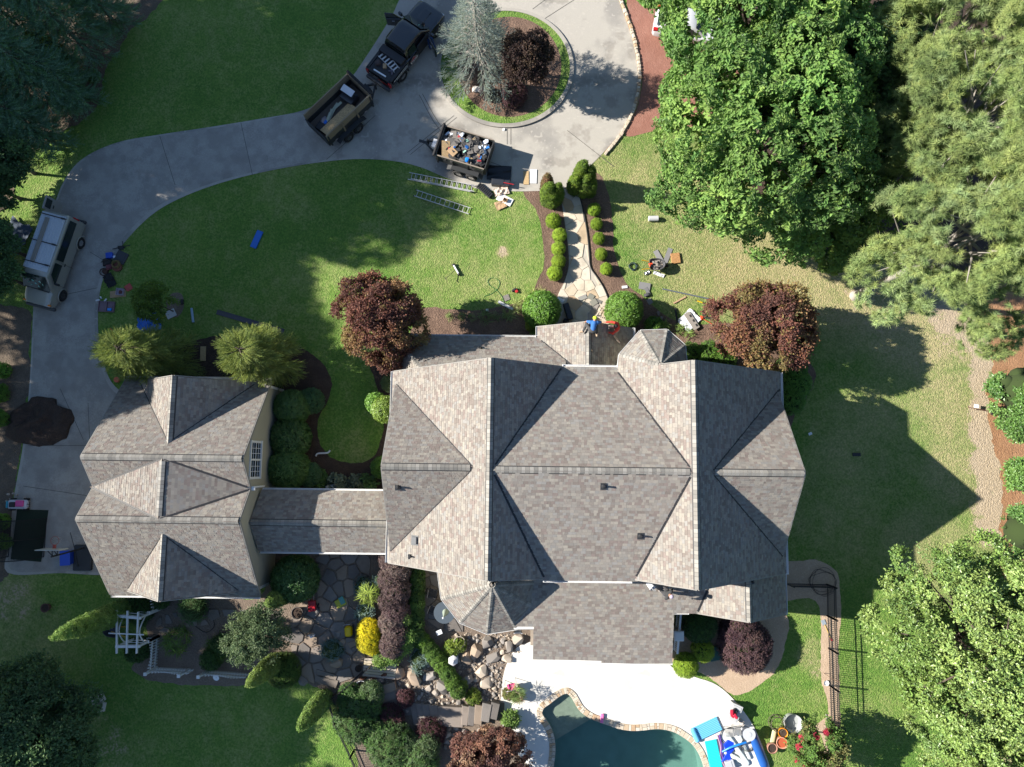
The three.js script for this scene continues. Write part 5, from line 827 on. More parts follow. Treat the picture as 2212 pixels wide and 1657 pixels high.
// white picket fence and arbor at the garden gate
function pickets(t, a, b, h, rails = [0.25, 0.75]) {
  const [ax, az] = at(...a), [bx, bz] = at(...b), A = V(ax, 0, az), B = V(bx, 0, bz), L = A.distanceTo(B), n = Math.round(L / 0.16);
  for (const y of rails) part('rail', bar(A.clone().setY(y), B.clone().setY(y), 0.05, 0.09), M.white, t);
  for (let k = 0; k < n; k++) { const q = A.clone().lerp(B, (k + 0.5) / n), hh = h * (0.9 + 0.1 * Math.cos((k % 10) / 10 * 6.283)), m = part('picket', [box(0.06, hh, 0.05, 0, hh / 2, 0), put(new THREE.ConeGeometry(0.045, 0.06, 4), 0, hh + 0.03, 0)], M.white, t); m.position.copy(q); }
}
{
  const t = thing('picket_fence', 'white picket fence round the shaded garden corner', 'fence');
  pickets(t, [344, 1288], [345, 1315], 1.05); pickets(t, [343, 1375], [338, 1442], 1.05); pickets(t, [338, 1442], [420, 1446], 1.05); pickets(t, [450, 1448], [540, 1455], 1.05);
  for (const q of [[345, 1314], [343, 1374], [338, 1442], [408, 1446], [449, 1448]]) { const [x, z] = at(...q); part('post', [box(0.12, 1.3, 0.12, x, 0.65, z), rbox(0.19, 0.06, 0.19, 0.02, x, 1.33, z)], M.white, t); }
  const s = thing('garden_arbor', 'white wooden arbor at the end of the picket fence', 'arbor'), P = [[345, 1316], [343, 1374], [302, 1312], [302, 1374]].map((q) => at(...q)), H = 2.35;
  P.forEach(([x, z]) => part('post', box(0.12, H, 0.12, x, H / 2, z), M.white, s));
  const [a, b, c, d] = P.map(([x, z]) => V(x, H, z)), ext = (u, v, k) => [u.clone().addScaledVector(v.clone().sub(u).normalize(), -k), v.clone().addScaledVector(u.clone().sub(v).normalize(), -k)];
  for (const [u, v] of [[a, c], [b, d]]) part('beam', bar(...ext(u, v, 0.12), 0.14, 0.16), M.white, s);
  for (const k of [0, 0.5, 1]) part('rafter', bar(...ext(a.clone().lerp(c, k), b.clone().lerp(d, k), 0.35).map((q) => q.setY(H + 0.12)), 0.07, 0.12), M.white, s);
  part('purlin', bar(...ext(a.clone().lerp(b, 0.55), c.clone().lerp(d, 0.55), 0.4).map((q) => q.setY(H + 0.21)), 0.06, 0.06), M.white, s);
  for (const [u, v] of [[a, b], [c, d]]) part('arch', tube(Array.from({ length: 9 }, (_, i) => u.clone().lerp(v, i / 8).setY(H - 0.75 + 0.65 * Math.sin(i / 8 * Math.PI))), 0.04, 24, 6), M.white, s);
  for (const [u, v] of [[a, c], [b, d]]) part('brace', [0.5, 1, 1.5, 2].map((y) => bar(u.clone().setY(y), v.clone().setY(y), 0.03, 0.05)), M.white, s);
}
// wooden footbridge of pale boards inside the iron fence
{ const [x, z] = at(822, 1441), t = thing('footbridge', 'pale board footbridge above the rock slope', 'footbridge', [x, 0, z], -0.1); for (let i = 0; i < 7; i++) part('board', rbox(1.9, 0.04, 0.13, 0.01, 0, 0.3, -0.45 + i * 0.15), mat(0.42 + 0.05 * (i % 3), 0.36 + 0.04 * (i % 3), 0.3), t); part('beam', [box(0.1, 0.26, 1, -0.7, 0.14, 0), box(0.1, 0.26, 1, 0.7, 0.14, 0)], M.bark, t); }
// ---------------------------------------------------------------- vehicles
M.tyre = mat(0.02, 0.02, 0.02, { roughness: 0.9 }); M.alloy = gloss(0.42, 0.42, 0.43, { metalness: 0.6, roughness: 0.35 }); M.chrome = gloss(0.6, 0.6, 0.6, { metalness: 0.9, roughness: 0.2 });
M.glass = gloss(0.02, 0.032, 0.03, { roughness: 0.05 }); M.redLamp = gloss(0.45, 0.015, 0.015, { roughness: 0.2 }); M.seat = mat(0.03, 0.03, 0.032);
M.wood = mat(1, 1, 1, { map: every(picture(256, 256, (u, v) => { const k = 0.6 + 0.7 * fbm(u * 4, v * 46, 4, 4, 141); return [0.3 * k, 0.235 * k, 0.155 * k]; }), 1.2) });
M.osb = mat(1, 1, 1, { map: every(picture(256, 256, (u, v) => { const k = 0.6 + 0.5 * noise(u * 60, v * 34, 0, 3) + 0.3 * noise(u * 30, v * 70, 0, 5); return [0.47 * k, 0.33 * k, 0.17 * k]; }), 1.2) });
M.card = mat(0.42, 0.28, 0.16, { map: stoneTex }); M.plasticWhite = mat(0.75, 0.76, 0.78, { roughness: 0.5 }); M.aluminium = gloss(0.55, 0.55, 0.55, { metalness: 0.25, roughness: 0.45 });
M.blueTarp = gloss(0.012, 0.13, 0.52, { roughness: 0.45 }); M.paper = mat(0.3, 0.55, 0.42);
// a closed body from cross-sections [x, half width, y0, y1, half width at the top]
function body(sec, rad = 0.12) {
  const v = [], idx = [], n = 16;
  for (const [x, w, y0, y1, wt = w] of sec) for (let k = 0; k < n; k++) {
    const a = (k + 0.5) / n * 2 * Math.PI, cx = Math.sign(Math.cos(a)) * Math.pow(Math.abs(Math.cos(a)), rad * 3), cy = Math.sign(Math.sin(a)) * Math.pow(Math.abs(Math.sin(a)), rad * 3), t = (cy + 1) / 2;
    v.push(x, y0 + (y1 - y0) * t, cx * (w + (wt - w) * t));
  }
  for (let s = 0; s + 1 < sec.length; s++) for (let k = 0; k < n; k++) { const a = s * n + k, b = s * n + (k + 1) % n, c = a + n, d = b + n; idx.push(a, c, b, b, c, d); }
  for (const s of [0, sec.length - 1]) for (let k = 1; k + 1 < n; k++) idx.push(s * n, s * n + k, s * n + k + 1);
  const g = new THREE.BufferGeometry(); g.setAttribute('position', new THREE.Float32BufferAttribute(v, 3)); g.setIndex(idx); g.computeVertexNormals();
  return toCreasedNormals(g, 0.7);
}
function wheel(t, x, z, r, w, rim = M.alloy) {
  const o = new THREE.Group(); o.name = 'wheel'; o.position.set(x, r, z); t.add(o);
  part('tyre', put(new THREE.TorusGeometry(r - w * 0.38, w * 0.42, 10, 26).scale(1, 1, 1.25), 0, 0, 0), M.tyre, o);
  const k = [cyl(r * 0.56, r * 0.56, w * 0.5, 20, 0, 0, 0, 0, Math.PI / 2)]; for (let i = 0; i < 6; i++) k.push(box(r * 1.0, 0.05, 0.03, 0, 0, Math.sign(z) * w * 0.3, 0, 0, i * Math.PI / 6)); part('rim', k, rim, o);
}
const heading = ([ax, ay], [bx, by], h) => { const [x0, z0] = at(ax, ay, h), [x1, z1] = at(bx, by, h); return [Math.atan2(-(z1 - z0), x1 - x0), x0, z0, Math.hypot(x1 - x0, z1 - z0)]; };
// quad between four points
function quad(...p) { const g = new THREE.BufferGeometry(); g.setAttribute('position', new THREE.Float32BufferAttribute([0, 1, 2, 0, 2, 3].flatMap((i) => p[i]), 3)); g.setAttribute('uv', new THREE.Float32BufferAttribute([0, 0, 1, 0, 1, 1, 0, 0, 1, 1, 0, 1], 2)); g.computeVertexNormals(); return g; }
function lettering(w, h, draw) { const c = document.createElement('canvas'); c.width = w; c.height = h; const x = c.getContext('2d'); x.fillStyle = '#0a0a0b'; x.fillRect(0, 0, w, h); draw(x); const t = new THREE.CanvasTexture(c); t.colorSpace = THREE.SRGBColorSpace; return new THREE.MeshStandardMaterial({ map: t, roughness: 0.4, side: THREE.DoubleSide }); }
// --- black pickup on the drive
{
  const [a, rx, rz] = heading([868, 163], [947, 60], 0.42), c = Math.cos(a), s = Math.sin(a), x = rx - 0.84 * s, z = rz - 0.84 * c, t = thing('pickup_truck', 'black pickup truck with open doors hitched to the wooden-sided trailer', 'pickup truck', [x, 0.02, z], a);
  const paint = gloss(0.012, 0.013, 0.016, { roughness: 0.22, clearcoat: 1, clearcoatRoughness: 0.08 });
  part('body', [body([[-1.22, 0.88, 0.55, 1.05], [-1.15, 0.97, 0.45, 1.18], [0.9, 1.0, 0.4, 1.2], [2.6, 1.0, 0.4, 1.18], [3.4, 0.99, 0.42, 1.2], [4.3, 0.97, 0.45, 1.14], [4.62, 0.88, 0.5, 0.98]], 0.08)], paint, t);
  part('bonnet', [body([[3.0, 0.86, 1.0, 1.25], [3.9, 0.84, 1.0, 1.24], [4.5, 0.78, 0.9, 1.1]], 0.12), rbox(0.9, 0.05, 0.5, 0.03, 3.7, 1.245, 0)], paint, t);
  part('cab', [body([[0.72, 0.93, 1.1, 1.72, 0.78], [0.85, 0.93, 1.1, 1.9, 0.76], [2.1, 0.93, 1.1, 1.95, 0.76], [2.5, 0.92, 1.1, 1.88, 0.74], [3.12, 0.92, 1.1, 1.25, 0.84]], 0.1)], paint, t);
  const ws = part('windscreen', quad([2.52, 1.87, -0.7], [2.52, 1.87, 0.7], [3.1, 1.28, 0.82], [3.1, 1.28, -0.82]), M.glass, t); ws.position.set(0.045, 0.04, 0);
  part('paper', [box(0.22, 0.01, 0.16, 2.98, 1.47, -0.55, 0, 0, -0.8), box(0.16, 0.01, 0.2, 2.78, 1.67, 0.25, 0.4, 0, -0.8)], M.paper, t);
  part('windscreen_wiper', [rod(V(3.1, 1.33, -0.6), V(3.02, 1.42, 0.0), 0.02, 5), rod(V(3.1, 1.33, 0.05), V(3.02, 1.42, 0.65), 0.02, 5)], mat(0.2, 0.2, 0.2), t);
  part('rear_window', quad([0.7, 1.66, -0.66], [0.7, 1.66, 0.66], [0.68, 1.25, 0.75], [0.68, 1.25, -0.75]), M.glass, t).position.x = -0.02;
  for (const q of [1, -1]) part('side_window', quad([0.95, 1.76, q * 0.805], [1.62, 1.78, q * 0.805], [1.62, 1.24, q * 0.915], [0.95, 1.24, q * 0.915]), M.glass, t).position.z = q * 0.025;
  part('door_opening', box(1.05, 0.9, 0.06, 2.2, 1.05, 0.99), M.seat, t); part('seat', [rbox(0.5, 0.5, 1.4, 0.08, 2.1, 0.98, 0)], M.seat, t);
  // open load bed
  const bed = part('cargo_bed', [box(1.75, 0.03, 1.5, -0.25, 1.19, 0), box(1.75, 0.06, 0.16, -0.25, 1.22, 0.86), box(1.75, 0.06, 0.16, -0.25, 1.22, -0.86), box(0.12, 0.06, 1.86, -1.12, 1.22, 0)], mat(0.035, 0.036, 0.04), t);
  part('toolbox', rbox(0.5, 0.3, 1.75, 0.03, 0.38, 1.34, 0), mat(0.02, 0.02, 0.024, { roughness: 0.5 }), t);
  part('bumper', [rbox(0.2, 0.24, 1.8, 0.05, -1.33, 0.58, 0)], mat(0.05, 0.055, 0.06, { roughness: 0.5 }), t);
  for (const q of [1, -1]) { part('tail_lamp', rbox(0.12, 0.4, 0.2, 0.03, -1.19, 0.95, q * 0.86), M.redLamp, t); part('headlamp', rbox(0.2, 0.18, 0.34, 0.04, 4.52, 0.9, q * 0.72), M.chrome, t); for (const u of [0, 3.68]) part('fender_flare', put(new THREE.TorusGeometry(0.5, 0.06, 6, 16, Math.PI), u, 0.42, q * 0.99), M.seat, t); }
  for (const q of [0.86, -0.86]) { wheel(t, 0, q, 0.42, 0.28); wheel(t, 3.68, q, 0.42, 0.28); }
  for (const q of [1, -1]) {
    const d = new THREE.Group(); d.name = 'door'; d.position.set(2.75, 0, q * 1.0); d.rotation.y = q * 1.05; t.add(d);
    part('door_panel', [rbox(1.05, 0.72, 0.13, 0.05, -0.55, 0.82, 0)], paint, d); part('door_frame', [bar(V(-0.06, 1.2, 0), V(-0.5, 1.78, -q * 0.1), 0.05, 0.06), bar(V(-0.5, 1.78, -q * 0.1), V(-1.0, 1.78, -q * 0.1), 0.05, 0.06), bar(V(-1.0, 1.78, -q * 0.1), V(-1.05, 1.15, 0), 0.05, 0.06)], paint, d); part('pane', quad([-0.12, 1.2, 0], [-0.5, 1.76, -q * 0.1], [-0.98, 1.76, -q * 0.1], [-1.02, 1.18, 0]), M.glass, d); part('handle', rbox(0.16, 0.05, 0.05, 0.01, -0.6, 1.0, -q * 0.08), M.alloy, d);
  }
  for (const q of [1, -1]) part('mirror', [rbox(0.16, 0.24, 0.26, 0.04, 2.9, 1.3, q * 1.25), rod(V(2.9, 1.25, q * 0.9), V(2.9, 1.28, q * 1.2), 0.03, 5)], paint, t);
  const bars = (x2, y, n, hgt, f, w) => { for (let i = 0; i < n; i++) { const ww = w * (0.5 + 0.8 * f()); x2.fillRect(i * w * 1.5 + 14, y, ww, hgt); x2.fillRect(i * w * 1.5 + 14, y + hgt * 0.4, w * 1.2, hgt * 0.2); } };
  part('door_sign', quad([1.55, 0.62, 1.035], [0.72, 0.62, 1.035], [0.72, 1.18, 1.02], [1.55, 1.18, 1.02]), lettering(256, 192, (k) => { const f = rng(5); k.strokeStyle = '#c9c9c9'; k.fillStyle = '#a3161c'; k.lineWidth = 9; k.beginPath(); k.moveTo(24, 104); k.lineTo(132, 22); k.lineTo(240, 104); k.closePath(); k.fill(); k.stroke(); k.fillStyle = '#d8d8d8'; bars(k, 116, 6, 44, f, 25); bars(k, 172, 10, 12, f, 14); }), t);
  part('side_lettering', quad([0.55, 0.9, 1.035], [-1.05, 0.9, 1.02], [-1.05, 1.16, 1.01], [0.55, 1.16, 1.02]), lettering(512, 96, (k) => { const f = rng(9); k.fillStyle = '#d8d8d8'; bars(k, 8, 17, 30, f, 18); bars(k, 56, 14, 26, f, 18); }), t);
  part('tailgate_lettering', quad([-1.235, 0.7, -0.75], [-1.235, 0.7, 0.75], [-1.225, 1.05, 0.75], [-1.225, 1.05, -0.75]), lettering(512, 128, (k) => { const f = rng(3); k.fillStyle = '#b9b9bb'; bars(k, 14, 9, 34, f, 22); k.fillStyle = '#9c151b'; k.fillRect(250, 30, 250, 60); k.fillStyle = '#d8d8d8'; bars(k, 84, 12, 22, f, 18); }), t).position.x = -0.015;
  const step = (lx, lz, y) => [x + lx * c + lz * s, y, z - lx * s + lz * c], lad = thing('step_ladder', 'aluminium step ladder lying across the pickup bed', 'ladder', step(-0.05, 0.05, 1.27), a + 1.33);
  for (const q of [-1, 1]) { part('side_rail', bar(V(-0.75, 0, q * 0.2), V(0.75, 0, q * 0.27), 0.03, 0.06), M.aluminium, lad); part('rear_leg', bar(V(-0.7, 0.07, q * 0.17), V(0.72, 0.07, q * 0.3), 0.025, 0.03), M.aluminium, lad); }
  for (let i = 0; i < 6; i++) part('step', box(0.09, 0.03, 0.4 + i * 0.024, -0.6 + i * 0.25, 0.02, 0), M.aluminium, lad);
  tag(part('tool_bag', [rbox(0.36, 0.2, 0.3, 0.08), rbox(0.2, 0.1, 0.3, 0.04, 0.04, 0.12, 0)], mat(0.07, 0.05, 0.05)), 'dark tool bag in the left rear of the pickup bed', 'bag').position.set(...step(-0.55, -0.45, 1.32));
  tag(part('cardboard_box', rbox(0.22, 0.14, 0.3, 0.01), M.card), 'small brown box in the middle of the pickup bed', 'box').position.set(...step(-0.45, 0.0, 1.29));
  tag(part('nail_gun', [rbox(0.3, 0.14, 0.1, 0.03), rbox(0.1, 0.1, 0.26, 0.03, 0.08, -0.01, 0.12)], mat(0.1, 0.09, 0.12)), 'nail gun near the right side of the pickup bed', 'tool').position.set(...step(-0.5, 0.5, 1.28));
  { const m = tag(part('white_trim', box(0.09, 0.05, 0.9), M.plasticWhite), 'short white trim board by the pickup tailgate', 'board'); m.position.set(...step(-0.98, 0.0, 1.25)); m.rotation.y = a + 0.05; }
}
// --- trailer with wooden sides
function trailer(label, p, L, W, H, wood, tongueTo, wheelsAt) {
  const [x, z, a] = p, t = thing('dump_trailer', label, 'trailer', [x, 0.02, z], a), steel = mat(0.03, 0.032, 0.034, { roughness: 0.55 }), side = wood ? M.wood : mat(0.045, 0.055, 0.045, { roughness: 0.5 });
  part('chassis', [box(L, 0.14, 0.12, 0, 0.6, W * 0.38), box(L, 0.14, 0.12, 0, 0.6, -W * 0.38), bar(V(L / 2, 0.55, W * 0.35), V(L / 2 + 1.1, 0.5, 0), 0.1, 0.14), bar(V(L / 2, 0.55, -W * 0.35), V(L / 2 + 1.1, 0.5, 0), 0.1, 0.14), box(0.5, 0.1, 0.14, L / 2 + 1.25, 0.5, 0), cyl(0.06, 0.06, 0.6, 8, L / 2 + 0.95, 0.5, 0.1)], steel, t);
  part('cargo_floor', box(L, 0.06, W, 0, 0.74, 0), wood ? mat(0.13, 0.1, 0.08) : steel, t);
  const low = 0.52;
  for (const q of [1, -1]) { part('side_panel', box(L, low, 0.05, 0, 0.74 + low / 2, q * W / 2), steel, t); for (let i = 0; i < 4; i++) part('side_post', box(0.09, H, 0.07, -L / 2 + 0.1 + i * (L - 0.2) / 3, 0.7 + H / 2 - 0.08, q * (W / 2 + 0.045)), wood && i % 3 ? M.wood : steel, t); }
  part('front_panel', box(0.05, low, W, L / 2, 0.74 + low / 2, 0), steel, t);
  const nb = wood ? 2 : 1, bh = (H - low) / nb;
  for (let i = 0; i < nb; i++) { for (const q of [1, -1]) part('side_board', box(L, bh - 0.01, 0.045, 0, 0.74 + low + bh * (i + 0.5), q * W / 2), side, t); part('front_board', box(0.045, bh - 0.01, W, L / 2, 0.74 + low + bh * (i + 0.5), 0), side, t); }
  part('top_rail', [box(L, 0.04, 0.07, 0, 0.76 + H, W / 2), box(L, 0.04, 0.07, 0, 0.76 + H, -W / 2), box(0.07, 0.04, W, L / 2, 0.76 + H, 0)], wood ? M.wood : mat(0.24, 0.2, 0.16), t);
  for (const q of [1, -1]) { part('tailgate_door', rbox(0.06, 0.9, W / 2 - 0.03, 0.02, -L / 2 - 0.04, 1.05, q * W / 4), steel, t); part('fender', [box(1.75, 0.03, 0.26, wheelsAt, 0.82, q * (W / 2 + 0.17)), box(0.35, 0.03, 0.3, wheelsAt + 1.0, 0.73, q * (W / 2 + 0.2), 0, 0, -0.5), box(0.35, 0.03, 0.3, wheelsAt - 1.0, 0.73, q * (W / 2 + 0.2), 0, 0, 0.5), box(1.9, 0.07, 0.02, wheelsAt, 0.79, q * (W / 2 + 0.31))], steel, t); for (const k of [0.42, -0.42]) wheel(t, wheelsAt + k, q * (W / 2 + 0.26), 0.37, 0.24, wood ? mat(0.1, 0.1, 0.1) : M.chrome); }
  part('tarp_roll', [rod(V(L / 2 + 0.08, 0.8 + H, -W / 2 - 0.1), V(L / 2 + 0.08, 0.8 + H, W / 2 + 0.1), 0.09, 10)], mat(0.02, 0.02, 0.022), t);
  part('battery_box', rbox(0.4, 0.35, 0.55, 0.03, L / 2 + 0.35, 0.78, wood ? 0 : -0.05), wood ? mat(0.03, 0.033, 0.04) : M.plasticWhite, t);
  part('reflector', Array.from({ length: 4 }, (_, i) => box(0.16, 0.05, 0.01, -L / 2 + 0.5 + i * 0.85, 0.78, W / 2 + 0.035)), mat(0.6, 0.5, 0.5), t);
  return { t, w: (lx, y, lz) => [x + lx * Math.cos(a) + lz * Math.sin(a), y, z - lx * Math.sin(a) + lz * Math.cos(a)], a };
}
const mid = (pts, h) => { const q = pts.map(([x, y]) => at(x, y, h)); return [q.reduce((s, p) => s + p[0], 0) / 4, q.reduce((s, p) => s + p[1], 0) / 4, q]; };
function lay(name, label, cat, geo, m, pos = [0, 0, 0], ry = 0, rx = 0, rz = 0, group) { const o = tag(part(name, geo, m), label, cat, group); o.position.set(...pos); o.rotation.set(rx, ry, rz, 'YXZ'); return o; }
{
  const [x, z, q] = mid([[750, 155], [804, 217], [656, 244], [699, 294]], 1.85), a = Math.atan2(-(q[0][1] - q[2][1]), q[0][0] - q[2][0]), T = trailer('dump trailer with raised wooden sides hitched behind the pickup', [x, z, a], 3.75, 1.95, 1.12, true, 1, -0.25);
  lay('osb_sheet', 'tilted strand board sheet in the wooden-sided trailer', 'sheet', box(2.5, 0.02, 0.95), M.osb, T.w(-0.45, 1.28, 0.42), T.a, -0.42);
  lay('gas_grill', 'discarded grill with silver lid in the wooden-sided trailer', 'grill', [rbox(0.75, 0.5, 0.95, 0.05, 0, 0.25, 0), put(new THREE.CylinderGeometry(0.36, 0.36, 0.9, 18, 1, false, 0, Math.PI).rotateX(Math.PI / 2).rotateZ(-1.57 + 1.57), -0.1, 0.5, 0)], gloss(0.045, 0.048, 0.055, { roughness: 0.35 }), T.w(1.05, 0.8, -0.25), T.a + 0.15);
  lay('grill_lid', 'silver lid panel of the discarded grill', 'lid', rbox(0.42, 0.03, 0.85, 0.01), gloss(0.62, 0.63, 0.66, { roughness: 0.3 }), T.w(1.15, 1.7, -0.3), T.a + 0.15, 0, 0.2);
  [[-0.3, -0.35, 0.3], [-0.1, -0.45, 0.15], [-0.55, -0.3, 0.5], [0.15, -0.4, -0.1], [-0.75, -0.25, 0.4]].forEach(([u, v, r], i) => lay('siding_scrap', 'pale green siding scrap beside the strand board, ' + ['middle piece', 'second from the grill', 'fourth from the grill', 'nearest the grill', 'farthest from the grill'][i], 'board', box(0.85 - i * 0.06, 0.02, 0.16), mat(0.38, 0.4, 0.3), T.w(u, 1.0 + i * 0.02, v), T.a + r, 0, 0.12));
  lay('paper_sack', 'crumpled grey paper sack at the back of the wooden-sided trailer', 'sack', rockGeo(901, 0.8, 0.35, 0.6), mat(0.28, 0.24, 0.25), T.w(-1.15, 0.9, -0.35), T.a);
  lay('blue_film', 'scrap of blue film on the paper sack', 'film', rockGeo(902, 0.3, 0.08, 0.25), M.blueTarp, T.w(-1.1, 1.05, -0.18), T.a);
  lay('black_case', 'black case at the tail of the wooden-sided trailer', 'case', rbox(0.5, 0.3, 0.6, 0.03), M.black, T.w(-1.5, 0.93, -0.15), T.a + 0.2);
}
{
  const [x, z, q] = mid([[958.6, 271], [946, 336], [1064, 302.5], [1042.7, 362]], 1.55), a = Math.atan2(-(q[0][1] - q[2][1]), q[0][0] - q[2][0]), T = trailer('dark green dump trailer heaped with roofing debris', [x, z, a], 3.1, 1.95, 0.75, false, 1, -0.35), f = rng(911);
  const heap = (u, v) => 1.28 + 0.3 * Math.max(0, 1 - (u * u / 2 + v * v / 0.9)) + 0.06 * f();
  const kinds = [['shingle_scrap', 'grey torn shingle in the debris trailer', 'shingle', () => box(0.3 + 0.4 * f(), 0.02, 0.22 + 0.2 * f()), [[0.09, 0.085, 0.08], [0.13, 0.12, 0.11], [0.06, 0.057, 0.055], [0.16, 0.145, 0.13]], 64], ['plastic_wrap', 'crumpled white plastic in the debris trailer', 'plastic', () => rockGeo(Math.floor(f() * 9999), 0.28 + 0.25 * f(), 0.14, 0.2 + 0.18 * f()), [[0.75, 0.77, 0.8], [0.6, 0.65, 0.72]], 22], ['felt_scrap', 'black felt scrap in the debris trailer', 'felt', () => rockGeo(Math.floor(f() * 9999), 0.5 * (0.5 + f()), 0.12, 0.3 * (0.5 + f())), [[0.02, 0.02, 0.022], [0.035, 0.033, 0.032]], 26], ['packaging_scrap', 'small bright packaging scrap in the debris trailer', 'packaging', () => rbox(0.12 + 0.12 * f(), 0.04, 0.1 + 0.1 * f(), 0.01), [[0.45, 0.05, 0.06], [0.03, 0.2, 0.6], [0.5, 0.36, 0.2], [0.3, 0.5, 0.4]], 16]];
  for (const [name, l, cat, geo, cols, n] of kinds) for (let i = 0; i < n; i++) { const u = name === 'plastic_wrap' ? (f() < 0.65 ? 0.35 + 0.95 * f() : -1.3 + 0.5 * f()) : -1.4 + 2.8 * f(), v = name === 'plastic_wrap' ? 0.8 - 0.9 * f() : -0.85 + 1.7 * f(), o = lay(name, l, cat, geo(), mat(...pick(cols, f)), T.w(u, heap(u, v) + (name === 'packaging_scrap' ? 0.07 : 0), v), f() * 6.28, (f() - 0.5) * 0.7, (f() - 0.5) * 0.7, cat + ' scraps in the debris trailer'); if (name === 'shingle_scrap') o.userData.group = 'shingle scraps in the debris trailer'; }
  lay('plywood_piece', 'tan plywood piece at the front of the debris trailer', 'plywood', box(0.5, 0.02, 1.05), M.osb, T.w(1.05, 1.5, -0.45), T.a + 0.3, -0.1, 0.25);
  lay('cardboard_box', 'flattened box with a red stripe on the plywood in the debris trailer', 'box', [rbox(0.55, 0.1, 0.4, 0.01)], M.card, T.w(0.6, 1.58, -0.5), T.a - 0.5);
  lay('blue_plastic', 'bright blue plastic near the wheels side of the debris trailer', 'plastic', rockGeo(921, 0.3, 0.2, 0.34), gloss(0.01, 0.22, 0.75), T.w(-0.4, 1.62, -0.75), T.a);
  lay('black_tarp', 'black tarp spread on the drive behind the debris trailer', 'tarp', (() => { const g = new THREE.PlaneGeometry(1.5, 0.95, 26, 16).rotateX(-Math.PI / 2), p = g.attributes.position; for (let i = 0; i < p.count; i++) p.setY(i, 0.07 + 0.06 * Math.sin(p.getZ(i) * 14 + p.getX(i) * 3) * noise(p.getX(i) * 3 + 9, p.getZ(i) * 3 + 9)); g.computeVertexNormals(); return g; })(), gloss(0.012, 0.012, 0.014, { roughness: 0.4 }), [at(1078, 375)[0], 0.05, at(1078, 375)[1]], -0.08);
}
